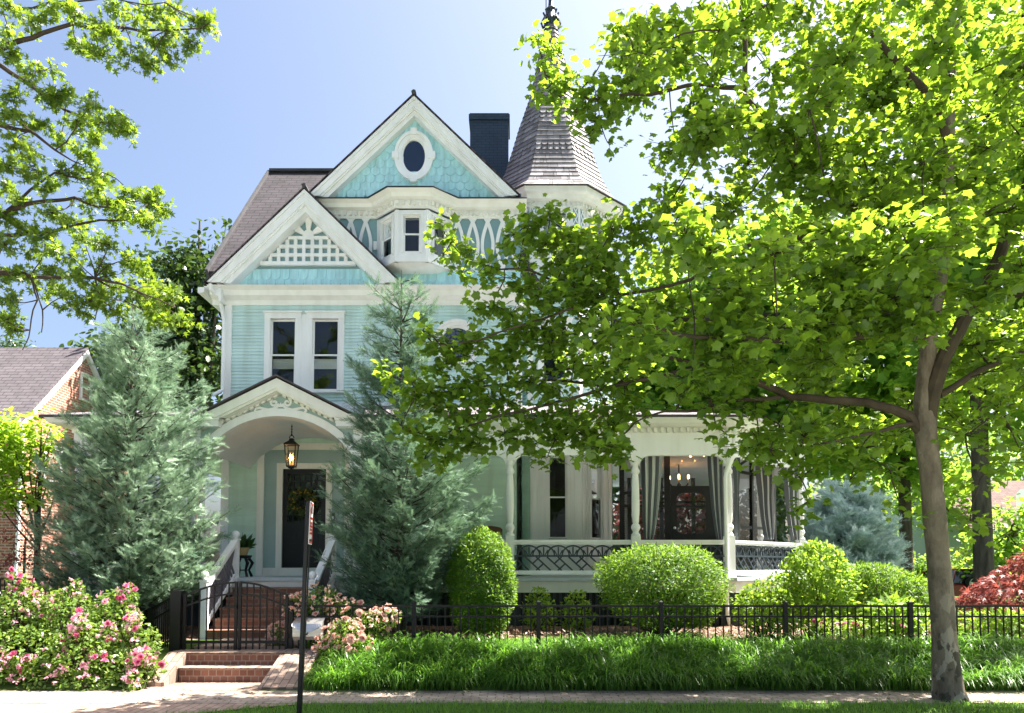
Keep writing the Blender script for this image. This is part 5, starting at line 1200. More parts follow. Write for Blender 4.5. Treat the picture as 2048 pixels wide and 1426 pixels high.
# street sign seen almost edge-on
b0, b1 = at(597, 1436, 7.75), at(616, 1004, 7.75); b0 = b0 + (b0 - b1) * .06; T = thing('street_sign', 'parking sign on a black steel post, seen almost edge-on in front of the gate', 'street sign', (b0.x, 7.75, b0.z))
M['post'] = paint('black_post', (.009, .0095, .011), .45, .3, 8, .1, spec=.3)
d_ = (b1 - b0).normalized(); b = MB(); b.bar(b0, b1, .036, .036, (1, 0, 0)); b.bar(b0 + Vector((.025, 0, .02)), b1 + Vector((.025, 0, -.4)), .008, .03, (1, 0, 0)); b.build('pole', M['post'], T)
M['signw'] = paint('sign_white', (.75, .74, .72), .4, .05, 4, 0); M['signr'] = paint('sign_red', (.45, .03, .025), .4, .1, 4, 0)
ang = R(9); ns = Vector((math.cos(ang), math.sin(ang), 0)); ts = Vector((-ns.y, ns.x, 0)); hS = .44; wS = .30; c0 = b1 + Vector((.032, .0, -hS / 2 + .0)) 
def sgn(mb, u0, u1, v0, v1, off, th): 
    P = [c0 + ts * u + d_ * v + ns * off for u, v in ((u0, v0), (u1, v0), (u1, v1), (u0, v1))]; mb.prism(P, ns * th)
b = MB(); sgn(b, -wS / 2, wS / 2, -hS / 2, hS / 2, 0, .004); so_ = b.build('sign_plate', M['signw'], T); b = MB(); e = .012; B_ = .014
for u0, u1, v0, v1 in ((-wS / 2 + e, wS / 2 - e, -hS / 2 + e, -hS / 2 + e + B_), (-wS / 2 + e, wS / 2 - e, hS / 2 - e - B_, hS / 2 - e), (-wS / 2 + e, -wS / 2 + e + B_, -hS / 2 + e, hS / 2 - e), (wS / 2 - e - B_, wS / 2 - e, -hS / 2 + e, hS / 2 - e)): sgn(b, u0, u1, v0, v1, .005, .002)
for v, w_ in ((.0, .08), (-.035, .1), (-.07, .08), (-.105, .09), (.05, .1)): 
    x = -w_
    while x < w_: sgn(b, x, x + .018, v - .011, v + .011, .005, .002); x += .028
sgn(b, -.06, .06, .10, .16, .005, .002); b.build('red_lettering', M['signr'], so_)
b = MB(); sgn(b, -.1, .1, -.19, -.165, .005, .002); sgn(b, -.03, .05, .10, .19, .008, .001); b.build('dark_mark', M['post'], so_)

# ================================================================== neighbouring brick house on the left
Yn = 22.0; T = thing('brick_house', 'red brick neighbouring house with grey shingled gable roof at the left edge', 'house', (-20, 24, .3)); xn = PX(48, 850, Yn); zen = PZ(833, Yn); rq = at(166, 700, 25.0)
M['nbrick'] = brickmat('neighbour_brick', (.36, .14, .095), (.27, .10, .07), (.45, .36, .30), 1, 'SUM', .23, .085, .012, .9, .5, .5); M['nroof'] = brickmat('neighbour_roof', (.125, .108, .118), (.10, .087, .095), (.05, .045, .05), 1, 'XY', .34, .13, .012, .95, .8, .5)
b = MB(); b.box(xn - 16, xn, Yn, Yn + 6, .1, zen - .02); b.prism([(xn - .3, Yn, zen - .02), (xn - .3, Yn + 6, zen - .02), (xn - .3, Yn + 3, rq.z - .12)], (.3, 0, 0)); b.build('wall', M['nbrick'], T)
b = MB(); sn = (rq.z - zen) / 3
for sg in (-1, 1): b.prism([(xn - 16.3, Yn + 3, rq.z), (xn - 16.3, Yn + 3 + sg * 3.35, rq.z - 3.35 * sn), (xn - 16.3, Yn + 3 + sg * 3.35, rq.z - 3.35 * sn + .09), (xn - 16.3, Yn + 3, rq.z + .09)], (16.4, 0, 0))
b.build('roof', M['nroof'], T); b = MB()
for sg in (-1, 1): b.prism([(xn, Yn + 3, rq.z - .01), (xn, Yn + 3 + sg * 3.35, rq.z - 3.35 * sn - .01), (xn, Yn + 3 + sg * 3.35, rq.z - 3.35 * sn - .2), (xn, Yn + 3, rq.z - .2)], (.12, 0, 0))
b.build('rake_board', M['white'], T); b = MB(); b.box(xn - 16.2, xn + .1, Yn - .45, Yn - .3, zen - .28, zen - .14); b.box(xn - 16.2, xn + .05, Yn - .3, Yn - .002, zen - .3, zen - .27); b.build('gutter', M['white'], T)
b = MB(); b.tube([(xn + .03, Yn - .3, zen - .2), (xn + .03, Yn - .09, zen - .5), (xn - .05, Yn - .09, .3)], .055, 8); b.build('downspout', M['white'], T)
for k, (y_, z0, z1, wd_) in enumerate(((Yn + 3.1, PZ(798, 25), PZ(756, 25), .5), (Yn + 4.6, PZ(1150, 26.6), PZ(1050, 26.6), .8), (Yn + 1.4, PZ(960, 23.4), PZ(900, 23.4), .75))): window(-wd_ / 2, wd_ / 2, z0, z1, wall_frame((xn, y_), (xn, y_ + 1)), .09, T)
for x in (-1.3, -3.4): window(xn + x - .45, xn + x + .45, PZ(915, Yn), PZ(850, Yn), Matrix.Translation((0, Yn, 0)), .09, T); window(xn + x - .45, xn + x + .45, PZ(1110, Yn), PZ(1000, Yn), Matrix.Translation((0, Yn, 0)), .09, T)
# side porch of the brick house
b = MB(); q0 = at(141, 848, 21.5); q1 = at(190, 848, 21.5); 
Fn = thing('iron_fence', 'low dark iron fence in front of the brick house, seen above the pink roses', 'fence', (-13, 18.5, .3)); m = MB(); xa, xb_ = PX(-40, 1170, 18.5), PX(140, 1170, 18.5); za, zb_ = .35, PZ(1158, 18.5)
for z in (za + .1, zb_ - .15, zb_): m.box(xa, xb_, 18.48, 18.52, z - .02, z + .02)
n = 22
for i in range(n + 1): x = xa + (xb_ - xa) * i / n; m.box(x - .012, x + .012, 18.49, 18.51, za, zb_)
m.build('picket_panel', M['iron'], Fn)
for x in (xa, xb_): fence_post(Fn, x, 18.5, .2, zb_ + .06, .07)

# ================================================================== houses and cars on the right
Yh = 42.0; T = thing('pale_house', 'pale green house with pinkish brown gable roof at the right edge', 'house', (33, 46, .3)); x0 = PX(1945, 1000, Yh); M['pale'] = paint('pale_green_wall', (.34, .40, .35), .6, .08, 1, .03); M['pinkroof'] = brickmat('pinkish_roof', (.17, .115, .10), (.14, .095, .085), (.09, .065, .06), 1, 'XY', .4, .16, .015, .95, .5, .5)
b = MB(); b.box(x0, x0 + 16, Yh + .5, Yh + 9, -.6, 3.6); b.prism([(x0 + 16, Yh + .5, 3.6), (x0 + 16, Yh + 9, 3.6), (x0 + 16, Yh + 4.75, 6.6)], (-.2, 0, 0)); b.prism([(x0 + .2, Yh + .5, 3.6), (x0 + .2, Yh + 9, 3.6), (x0 + .2, Yh + 4.75, 6.6)], (-.2, 0, 0)); b.build('wall', M['pale'], T)
b = MB()
for sg in (-1, 1): b.prism([(x0 - .3, Yh + 4.75, 6.75), (x0 - .3, Yh + 4.75 + sg * 4.7, 3.45), (x0 - .3, Yh + 4.75 + sg * 4.7, 3.55), (x0 - .3, Yh + 4.75, 6.87)], (16.6, 0, 0))
b.build('roof', M['pinkroof'], T); gq = at(2042, 1000, Yh); b = MB(); b.prism([(gq.x - .4, Yh - .6, 3.4), (gq.x + 5, Yh - .6, 3.4), (gq.x + 2.3, Yh - .6, 6.2)], (0, 4, 0)); b.box(gq.x - .1, gq.x + 4.7, Yh - .4, Yh + .45, -.6, 3.38); b.build('front_gable', M['pale'], T)
b = MB(); rake(b, Vector((gq.x + 2.3, 0, 6.5)), Vector((gq.x - .8, 0, 3.3)), Vector((gq.x + 5.4, 0, 3.3)), Yh - .8, Yh - .58, .3); b.build('rake_board', M['white'], T)
for x in (2.0, 4.2): window(x0 + x, x0 + x + .9, 1.3, 2.7, Matrix.Translation((0, Yh + .5, 0)), .1, T)
Yw = 50.0; T = thing('white_garage', 'low white garage with pale hipped roof far behind the blue cedar', 'garage', (26, 53, .3)); xa, xb_ = PX(1772, 1100, Yw), PX(1880, 1100, Yw); M['paleroof'] = paint('pale_roof', (.34, .33, .34), .8, .08, 1, .1)
b = MB(); b.box(xa + .3, xb_ - .3, Yw, Yw + 6, -.6, PZ(1102, Yw)); b.build('wall', M['white'], T); b = MB(); zq = PZ(1100, Yw); zt_ = PZ(1081, Yw)
b.add([(xa, Yw - .4, zq), (xb_, Yw - .4, zq), (xb_, Yw + 6.4, zq), (xa, Yw + 6.4, zq), (xa + 1.2, Yw + 3, zt_ + .25), (xb_ - 1.2, Yw + 3, zt_ + .25)], [(0, 1, 5, 4), (1, 2, 5), (2, 3, 4, 5), (3, 0, 4), (0, 3, 2, 1)]); b.build('roof', M['paleroof'], T)
for x in (xa + .8, xa + 2.2): window(x, x + .8, 1.2, zq - .35, Matrix.Translation((0, Yw, 0)), .08, T)
M['tyre'] = paint('tyre', (.018, .018, .018), .8, .2, 10, .1); M['rim'] = paint('alloy_rim', (.6, .6, .62), .3, .1, 6, 0, metal=.8); M['cglass'] = paint('car_glass', (.015, .018, .02), .08, .1, 2, 0, spec=.8)
def car(name, label, cat, x, y, col, L, H, prof_body, prof_glass, wx_, wr=.36, W=1.85, zg_=-.35, spare=False):
    """side-on vehicle: profiles are (x,z) outlines in metres from the rear"""
    T = thing(name, label, cat, (x + L / 2, y, zg_)); bm_ = paint(name + '_paint', col, .22, .08, 2, 0, spec=.6)
    b = MB(); n = len(prof_body); y0, y1 = y - W / 2, y + W / 2
    lay = [(y0 + .06, .97), (y0, 1.0), (y1, 1.0), (y1 - .06, .97)]; zc = .6; pts = []
    for yy, s in lay: pts += [(x + L / 2 + (px - L / 2) * (s if s < 1 else 1), yy, zg_ + zc + (pz - zc) * s) for px, pz in prof_body]
    fs = [tuple(range(n)), tuple(range(4 * n - 1, 3 * n - 1, -1))] + [(k * n + i, k * n + (i + 1) % n, (k + 1) * n + (i + 1) % n, (k + 1) * n + i) for k in range(3) for i in range(n)]
    b.add(pts, fs); bo = b.build('body', bm_, T)
    b = MB(); pg = prof_glass; m_ = len(pg); zz0 = min(z for _, z in pg); zz1 = max(z for _, z in pg)
    ins = lambda z: .03 + .2 * (z - zz0) / (zz1 - zz0)
    b.add([(x + px, y0 + ins(pz), zg_ + pz) for px, pz in pg] + [(x + px, y1 - ins(pz), zg_ + pz) for px, pz in pg], [tuple(range(m_)), tuple(range(2 * m_ - 1, m_ - 1, -1))] + [(i, (i + 1) % m_, (i + 1) % m_ + m_, i + m_) for i in range(m_)]); b.build('cabin_glass', M['cglass'], T)
    b = MB(); tp_ = [p_ for p_ in pg if p_[1] > zz1 - .12]; a_, b_ = min(p_[0] for p_ in tp_), max(p_[0] for p_ in tp_); b.box(x + a_ - .04, x + b_ + .04, y0 + .2, y1 - .2, zg_ + zz1 - .02, zg_ + zz1 + .05)
    for px in (pg[0][0] + .12, (a_ + b_) / 2, pg[1][0] - .1):
        zx = zz1 - .01; tx_ = min(max(px, a_), b_); b.bar((x + px, y0 + .028, zg_ + zz0), (x + tx_, y0 + .215, zg_ + zx), .1, .04, (1, 0, 0)); b.bar((x + px, y1 - .028, zg_ + zz0), (x + tx_, y1 - .215, zg_ + zx), .1, .04, (1, 0, 0))
    b.build('roof', bm_, T)
    for wxx in wx_:
        for yy, sg in ((y0 + .1, -1), (y1 - .1, 1)):
            b = MB(); b.tube([(x + wxx, yy - .12, zg_ + wr), (x + wxx, yy + .12, zg_ + wr)], wr, 24); wo = b.build('wheel', M['tyre'], T)
            b = MB(); b.tube([(x + wxx, yy + sg * .121, zg_ + wr), (x + wxx, yy + sg * .128, zg_ + wr)], wr * .22, 14)
            for i in range(6): a = PI * 2 * i / 6; b.bar((x + wxx, yy + sg * .127, zg_ + wr), (x + wxx + wr * .64 * math.cos(a), yy + sg * .127, zg_ + wr + wr * .64 * math.sin(a)), .012, .075)
            b.tube([(x + wxx + wr * .64 * math.cos(a), yy + sg * .124, zg_ + wr + wr * .64 * math.sin(a)) for a in np.linspace(0, 2 * PI, 25)], .025, 5, False); b.build('rim', M['rim'], wo)
    b = MB(); b.box(x - .01, x + .05, y0 + .02, y0 + .2, zg_ + .8, zg_ + 1.0); b.build('tail_light', M['signr'], T); b = MB(); b.box(x + L - .06, x + L + .005, y0 + .05, y0 + .3, zg_ + .65, zg_ + .8); b.build('headlight', M['signw'], T)
    b = MB(); b.box(x - .03, x + .3, y0 - .01, y0 + 1.2, zg_ + .38, zg_ + .55); b.build('bumper', M['signw'] if spare else M['tyre'], T)
    if spare:
        b = MB(); b.tube([(x - .2, y, zg_ + 1.04), (x - .01, y, zg_ + 1.04)], .37, 24); wo = b.build('spare_wheel', M['tyre'], T); b = MB(); b.tube([(x - .215, y, zg_ + 1.04), (x - .2, y, zg_ + 1.04)], .08, 12)
        for i in range(5): a = PI * 2 * i / 5 + .3; b.bar((x - .21, y, zg_ + 1.04), (x - .21, y + .24 * math.cos(a), zg_ + 1.04 + .24 * math.sin(a)), .02, .08, (1, 0, 0))
        b.tube([(x - .208, y + .25 * math.cos(a), zg_ + 1.04 + .25 * math.sin(a)) for a in np.linspace(0, 2 * PI, 25)], .025, 5, False); b.build('rim', M['rim'], wo)
        T.rotation_euler = (0, 0, PI / 2)
    return T
car('parked_suv', 'dark red sport utility vehicle with rear spare wheel parked between the tree trunks', 'car', PX(1937, 1160, 37) - 2.3, 39, (.25, .03, .04), 4.6, 1.75, [(0, .4), (0, .95), (.12, 1.05), (3.5, 1.05), (4.4, .9), (4.6, .7), (4.6, .35), (4.2, .3), (.4, .3)], [(.03, 1.06), (3.5, 1.06), (2.75, 1.68), (2.6, 1.72), (.2, 1.72), (.1, 1.66)], (.95, 3.65), .38, spare=True)
car('parked_sedan', 'black sedan parked behind the hedge, only its roof showing', 'car', PX(1660, 1160, 31), 31, (.015, .017, .02), 4.5, 1.45, [(0, .4), (0, .85), (.9, .95), (3.2, .95), (4.3, .8), (4.5, .6), (4.5, .3), (.2, .28)], [(.6, .94), (3.4, .94), (2.6, 1.38), (2.4, 1.42), (1.4, 1.42), (1.2, 1.38)], (.85, 3.6), .33)
# ================================================================== trees, shrubs and flowers
M['bark_syc'] = None
m, t, p = new_mat('sycamore_bark'); rp, nz, src = noise_mix(t, p, (.11, .09, .065), (.26, .215, .155), 5.5, 12, .33, .66, 'Object', (1, 1, .4)); nz.inputs['Roughness'].default_value = .72
r2, n2, s2 = noise_mix(t, p, (0, 0, 0), (1, 1, 1), 5.5, 6, .54, .56, 'Object', (1, 1, .6)); mx = nd(t, 'ShaderNodeMix', data_type='RGBA'); mx.inputs['B'].default_value = (.34, .30, .235, 1)
r3, n3, s3 = noise_mix(t, p, (0, 0, 0), (1, 1, 1), 7, 6, .56, .58, 'Object', (1, 1, .6)); mx2 = nd(t, 'ShaderNodeMix', data_type='RGBA'); mx2.inputs['B'].default_value = (.085, .075, .055, 1)
sz_ = nd(t, 'ShaderNodeSeparateXYZ'); lnk(t, s2, sz_.inputs[0]); mr_ = nd(t, 'ShaderNodeMapRange'); mr_.inputs['From Min'].default_value = .9; mr_.inputs['From Max'].default_value = .35; mr_.inputs['To Min'].default_value = .12; lnk(t, sz_.outputs['Z'], mr_.inputs['Value']); fm_ = nd(t, 'ShaderNodeMath', operation='MULTIPLY'); lnk(t, r2.outputs[0], fm_.inputs[0]); lnk(t, mr_.outputs[0], fm_.inputs[1]); fm2_ = nd(t, 'ShaderNodeMath', operation='MULTIPLY'); lnk(t, r3.outputs[0], fm2_.inputs[0]); lnk(t, mr_.outputs[0], fm2_.inputs[1]); lnk(t, fm_.outputs[0], mx.inputs['Factor']); lnk(t, rp.outputs[0], mx.inputs['A']); lnk(t, mx.outputs['Result'], mx2.inputs['A']); lnk(t, fm2_.outputs[0], mx2.inputs['Factor']); lnk(t, mx2.outputs['Result'], p.inputs['Base Color']); p.inputs['Roughness'].default_value = .9; p.inputs['Specular IOR Level'].default_value = .2; add_bump(t, p, nz.outputs['Fac'], 1.0, .06); M['bark_syc'] = m
M['bark_limb'] = paint('limb_bark', (.07, .055, .037), .9, .4, 5, .5, spec=.2)
M['bark'] = paint('rough_bark', (.10, .085, .065), .95, .5, 7, .8, stretch=(1, 1, .25), spec=.15)
M['twig'] = paint('dark_twig', (.055, .042, .03), .9, .3, 9, .3, spec=.2)
M['syc'] = leafmat('sycamore_leaf', (.055, .112, .016), (.115, .195, .022), (.26, .40, .025), .5, .42, .4)
M['oak'] = leafmat('pin_oak_leaf', (.05, .10, .015), (.10, .17, .022), (.26, .38, .025), .42, .45, .4)
M['back'] = leafmat('background_leaf', (.05, .13, .018), (.11, .22, .03), (.32, .50, .05), .45, .5, .3)
M['magn'] = leafmat('magnolia_leaf', (.018, .05, .014), (.05, .10, .025), (.12, .20, .03), .2, .35, .5)
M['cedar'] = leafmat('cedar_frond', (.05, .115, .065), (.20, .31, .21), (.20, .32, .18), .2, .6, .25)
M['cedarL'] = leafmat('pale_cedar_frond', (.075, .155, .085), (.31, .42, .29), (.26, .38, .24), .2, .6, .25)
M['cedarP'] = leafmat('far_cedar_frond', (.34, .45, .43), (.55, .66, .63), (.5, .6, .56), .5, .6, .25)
M['yew'] = leafmat('yew_leaf', (.02, .07, .012), (.105, .215, .02), (.25, .41, .03), .36, .5, .35)
M['lime'] = leafmat('lime_leaf', (.10, .20, .02), (.21, .32, .035), (.32, .48, .04), .4, .5, .35)
M['dog'] = leafmat('dogwood_leaf', (.10, .21, .02), (.22, .34, .03), (.42, .58, .04), .45, .5, .3)
M['rosel'] = leafmat('rose_leaf', (.06, .13, .02), (.17, .27, .04), (.30, .42, .05), .3, .42, .45)
M['red'] = leafmat('red_maple_leaf', (.13, .025, .028), (.29, .08, .07), (.36, .09, .07), .3, .5, .3)
M['pinkpale'] = leafmat('pale_pink_petal', (.75, .30, .42), (.85, .55, .62), (.85, .4, .5), .3, .5, .2)
M['pink'] = leafmat('pink_petal', (.62, .08, .22), (.80, .28, .42), (.8, .2, .35), .3, .5, .2)
M['peach'] = leafmat('peach_petal', (.80, .42, .36), (.85, .62, .52), (.85, .5, .4), .3, .5, .2, (.80, .35, .14))

def bent(a, b, n=6, wob=.06, sag=0):
    a = Vector(a); b = Vector(b); L = (b - a).length; out = []
    ph = [random.uniform(0, 6) for _ in range(4)]
    for i in range(n + 1):
        q = i / n; o = Vector((math.sin(3 * q + ph[0]) - math.sin(ph[0]) * (1 - q) - math.sin(3 + ph[0]) * q, math.sin(4 * q + ph[1]) - math.sin(ph[1]) * (1 - q) - math.sin(4 + ph[1]) * q, math.sin(3.5 * q + ph[2]) - math.sin(ph[2]) * (1 - q) - math.sin(3.5 + ph[2]) * q)) * wob * L
        out.append(a.lerp(b, q) + o + Vector((0, 0, -sag * L * math.sin(PI * q))))
    return out
def taper(r0, r1, n): return [r0 + (r1 - r0) * i / n for i in range(n + 1)]

# ---------------------------------------------------------------- street sycamore in front
def pp_(pts): return [at(*q) for q in pts]
Ytr = 9.0
TR = thing('sycamore_tree', 'leafy street sycamore with mottled trunk leaning over the sidewalk at right', 'tree', at(1900, 1398, Ytr))
tk = MB(); pts = pp_([(1906, 1412, Ytr), (1899, 1385, Ytr), (1893, 1330, Ytr), (1886, 1250, Ytr), (1875, 1100, Ytr), (1863, 960, Ytr), (1852, 870, Ytr), (1850, 800, Ytr), (1853, 740, 8.98), (1860, 660, 8.95), (1880, 560, 8.95), (1895, 430, 9.0), (1900, 250, 9.05), (1906, 100, 9.1), (1930, -60, 9.2), (1950, -250, 9.3)])
rd_ = [.27, .225, .193, .176, .166, .158, .157, .158, .128, .112, .098, .085, .07, .055, .045, .02]; tk.tube(pts, rd_, 18)
trunk = None; rd_ = [v * .77 for v in rd_]
fp, fr_2 = [], []
for i in range(len(pts) - 1):
    for f_ in np.linspace(0, 1, 7)[:-1]: fp.append(pts[i].lerp(pts[i + 1], f_)); fr_2.append(rd_[i] + (rd_[i + 1] - rd_[i]) * f_)
tk = MB(); tk.tube(fp, fr_2, 28)
for i, v in enumerate(tk.v):
    c_ = fp[min(i // 28, len(fp) - 1)]; d_ = v - c_; a_ = math.atan2(d_.y, d_.x); z_ = v.z; fl_ = max(0, 1 - z_ / .5) * .1
    tk.v[i] = c_ + d_ * (1 + .035 * math.sin(3 * a_ + 2.1 * z_) + .025 * math.sin(5 * a_ - 3.3 * z_ + 1) + .02 * math.sin(7 * z_ + 2 * a_) + fl_ * math.sin(5 * a_ + .6))
trunk = tk.build('trunk', M['bark_syc'], TR, True)
limbs = {}
def limb(key, pts, r0, r1):
    P = pp_(pts); limbs[key] = P; b = MB(); Q = []
    for a, c in zip(P, P[1:]): Q += bent(a, c, 3, .03)[:-1]
    Q.append(P[-1]); b.tube(Q, taper(r0, r1, len(Q) - 1), 9); b.build('limb', M['bark_limb'], TR, True)
    limbs[key] = Q
limb('R', [(1852, 850, 9.0), (1872, 760, 8.9), (1900, 690, 8.85), (1950, 600, 8.8), (2010, 480, 8.7), (2048, 390, 8.6), (2090, 260, 8.5), (2120, 60, 8.4)], .105, .035)
limb('R2', [(1970, 590, 8.8), (2040, 588, 8.5), (2140, 560, 8.0)], .05, .025)
limb('L1', [(1842, 862, 9.0), (1819, 832, 9.0), (1788, 819, 9.05), (1737, 805, 9.1), (1663, 801, 9.2), (1581, 794, 9.3), (1503, 760, 9.4), (1437, 743, 9.5), (1359, 719, 9.6), (1289, 714, 9.7), (1225, 722, 9.8), (1120, 740, 10.0)], .07, .016)
limb('L1b', [(1398, 733, 9.55), (1320, 755, 9.5), (1250, 768, 9.5), (1150, 795, 9.5), (1000, 830, 9.5), (880, 870, 9.5)], .035, .01)
limb('L1c', [(1560, 795, 9.3), (1468, 801, 9.1), (1394, 821, 9.0), (1328, 823, 8.9), (1270, 845, 8.8)], .03, .008)
limb('L2', [(1850, 676, 8.97), (1800, 668, 8.8), (1757, 671, 8.7), (1663, 669, 8.5), (1581, 679, 8.3), (1484, 677, 8.1), (1363, 671, 7.9), (1228, 640, 7.7)], .06, .014)
limb('L3', [(1884, 540, 8.97), (1830, 500, 9.1), (1766, 458, 9.25), (1698, 414, 9.4), (1635, 361, 9.5), (1576, 302, 9.6), (1532, 258, 9.7), (1489, 190, 9.8), (1469, 175, 9.85), (1411, 168, 9.9), (1300, 190, 10.0), (1180, 200, 10.1), (1090, 150, 10.15)], .075, .012)
limb('L3b', [(1489, 185, 9.8), (1491, 63, 9.8), (1470, -60, 9.7)], .04, .018)
limb('L4', [(1899, 300, 9.05), (1878, 214, 8.9), (1830, 161, 8.8), (1781, 112, 8.7), (1732, 54, 8.6), (1690, -40, 8.5)], .055, .025)
limb('L5', [(1700, 670, 8.55), (1560, 630, 8.9), (1400, 640, 9.3), (1228, 628, 9.6), (1170, 588, 9.7), (1105, 562, 9.8), (1057, 540, 9.85), (995, 539, 9.9), (930, 515, 9.9)], .035, .008)
limb('L6', [(1300, 720, 9.65), (1225, 776, 9.7), (1100, 760, 9.8), (973, 772, 9.9), (860, 770, 9.9), (780, 750, 9.9)], .025, .006)
limb('L7', [(1766, 458, 9.25), (1650, 470, 9.2), (1520, 480, 9.2), (1380, 560, 9.3), (1240, 590, 9.4), (1080, 640, 9.5), (960, 680, 9.5), (880, 690, 9.5)], .035, .007)
limb('R3', [(1880, 790, 9.0), (1960, 740, 9.0), (2050, 700, 9.0), (2130, 690, 9)], .045, .02)
limb('L8', [(1826, 848, 8.95), (1770, 860, 8.7), (1690, 878, 8.4), (1600, 900, 8.2)], .03, .008)
nodes = [list(q) for P in limbs.values() for q in P] + [list(q) for q in pts[8:]]
for P in list(limbs.values()) + [pts[8:]]:
    for a, c in zip(P, P[1:]): nodes += [list(a.lerp(c, f_)) for f_ in (.33, .67)]
nodes = np.array(nodes)
# leaf masses: photo x, y, distance, radius in photo px, leaves
mass = []
def row(y, xs, Y, r, n): 
    for x in xs: mass.append((x, y, Y, r, n))
for x, y, r, n in ((1075, 80, 22, 14), (1105, 95, 24, 16), (1085, 130, 26, 18), (1135, 150, 30, 22), (1085, 185, 22, 14), (1120, 195, 30, 26), (1165, 175, 30, 22), (1200, 190, 34, 30), (1150, 225, 30, 26), (1200, 245, 30, 24), (1215, 285, 18, 8), (1225, 80, 26, 16), (1250, 110, 40, 34), (1280, 60, 50, 44), (1230, 215, 30, 24), (1178, 268, 16, 6)): mass.append((x, y, 10.1, r, n))
for x, y, r, n in ((880, 447, 20, 10), (905, 480, 28, 20), (885, 510, 16, 6), (940, 510, 30, 22), (925, 545, 22, 14), (975, 530, 32, 26), (1010, 555, 30, 22), (1040, 520, 34, 30), (1060, 445, 34, 36), (1100, 440, 32, 28), (1030, 470, 30, 26), (1090, 490, 40, 46), (1140, 470, 36, 36), (1130, 530, 40, 46), (1180, 500, 40, 46), (1050, 580, 34, 30), (985, 610, 30, 22), (955, 618, 20, 12), (1020, 625, 34, 34), (1090, 610, 40, 44), (1160, 590, 44, 50)): mass.append((x, y, 9.85, r, n))
for x, y, r, n in ((845, 660, 18, 10), (865, 685, 28, 24), (900, 690, 30, 28), (930, 712, 30, 30), (890, 730, 34, 34), (765, 742, 16, 8), (790, 755, 22, 14), (825, 765, 26, 22), (860, 780, 32, 32), (905, 785, 38, 40), (830, 795, 26, 20), (955, 765, 42, 48), (1010, 720, 44, 56), (960, 680, 36, 40), (1040, 670, 44, 54), (1100, 690, 50, 64), (870, 815, 30, 30), (930, 830, 44, 54), (1000, 800, 52, 72), (1070, 770, 54, 76), (1080, 840, 46, 58)): mass.append((x, y, 9.75, r, n))
for x, y, r, n in ((800, 850, 14, 6), (835, 865, 26, 24), (875, 880, 34, 38), (925, 875, 38, 42), (850, 915, 22, 14), (890, 915, 22, 16), (960, 890, 32, 30), (1010, 870, 40, 44), (1060, 890, 30, 24), (1110, 880, 36, 34), (1095, 915, 18, 10), (1150, 860, 44, 50), (1190, 880, 32, 26), (1220, 845, 40, 40), (1270, 825, 34, 28)): mass.append((x, y, 9.5, r, n))
for x, y in ((1090, 640), (1130, 665), (1180, 640), (1225, 620), (1150, 720), (1200, 690), (1240, 670), (1120, 780), (1180, 770), (1235, 740), (1260, 700), (1210, 810), (1140, 830), (1270, 620), (1100, 560), (1170, 545), (1220, 560), (1250, 790)): mass.append((x, y, 9.55, 46, 46))
# interior of the crown
for Y, nm in ((9.2, 80), (10.4, 90), (8.1, 56), (11.4, 60), (7.2, 12)):
    for k in range(nm):
        for _ in range(60):
            x = random.uniform(1120, 2260); y = random.uniform(-160, 900)
            if x < 1325 and 245 < y < 440: continue
            if x < 1300 and y < 250 and x < 1250: continue
            if 1210 < x < 1500 and y > 790: continue
            if x < 1190 and y < 430: continue
            if Y < 8 and not (450 < y < 720): continue
            if y > 600 and Y != 8.1 and random.random() < .45: continue
            break
        mass.append((x, y, Y, random.uniform(50, 85), random.randint(80, 125)))
for x, y, r, n in ((1360, 790, 36, 26), (1420, 800, 40, 30), (1430, 855, 26, 12), (1455, 870, 20, 8), (1500, 820, 50, 40), (1560, 850, 44, 36), (1540, 900, 34, 20), (1590, 900, 34, 24), (1600, 955, 34, 26), (1560, 935, 22, 14), (1620, 1000, 26, 16), (1585, 1025, 20, 10), (1660, 880, 60, 50), (1720, 900, 60, 50), (1700, 960, 50, 30), (1780, 940, 46, 26), (1800, 1010, 30, 12), (1640, 930, 40, 30), (1930, 870, 60, 40), (2000, 820, 60, 50), (1960, 960, 40, 16), (1940, 1040, 44, 20), (1990, 1060, 34, 14), (2040, 900, 50, 30), (1985, 930, 50, 26)): mass.append((x, y, 8.8, r, n))
cl = Cloud(); tw = MB()
for im_, (x, y, Y, r, n) in enumerate(mass):
    n = int(n * 2.0) if Y in (10.1, 9.85, 9.75, 9.5) else int(n * 1.15); c = at(x, y, Y); Rm = r / 1500 * Y; ca = np.array(list(c)); dst = np.linalg.norm(nodes - ca, axis=1); anc = Vector(nodes[int(np.argmin(dst))])
    nodes = np.vstack([nodes, ca])
    if (anc - c).length > .08: tw.tube(bent(anc, c, 4, .05), taper(.011, .006, 4), 4, False)
    ns_ = max(2, n // 9); tips, u = ell_points(ns_, ca, (Rm * 1.15, Rm * 1.3, Rm * .5), .3)
    per = int(math.ceil(n / ns_))
    for tip in tips:
        tw.tube([c, c.lerp(Vector(tip), .5) + Vector((0, 0, .02)), Vector(tip)], [.006, .005, .003], 3, False)
        K = per; q = .25 + .8 * rng.random(K); P = ca + (tip - ca) * q[:, None] + rng.normal(0, .085, (K, 3)); out = unit(P - ca + rng.normal(0, .12, (K, 3)))
        D = out * .8 + rng.normal(0, .45, (K, 3)); D[:, 2] -= .45
        N = rng.normal(0, .55, (K, 3)); N[:, 2] += .95
        cl.put(*T_PLANE, P, N, D, (.06 + .065 * rng.random(K)))
cl.build('foliage', M['syc'], TR); tw.build('twigs', M['twig'], TR, recalc=False)

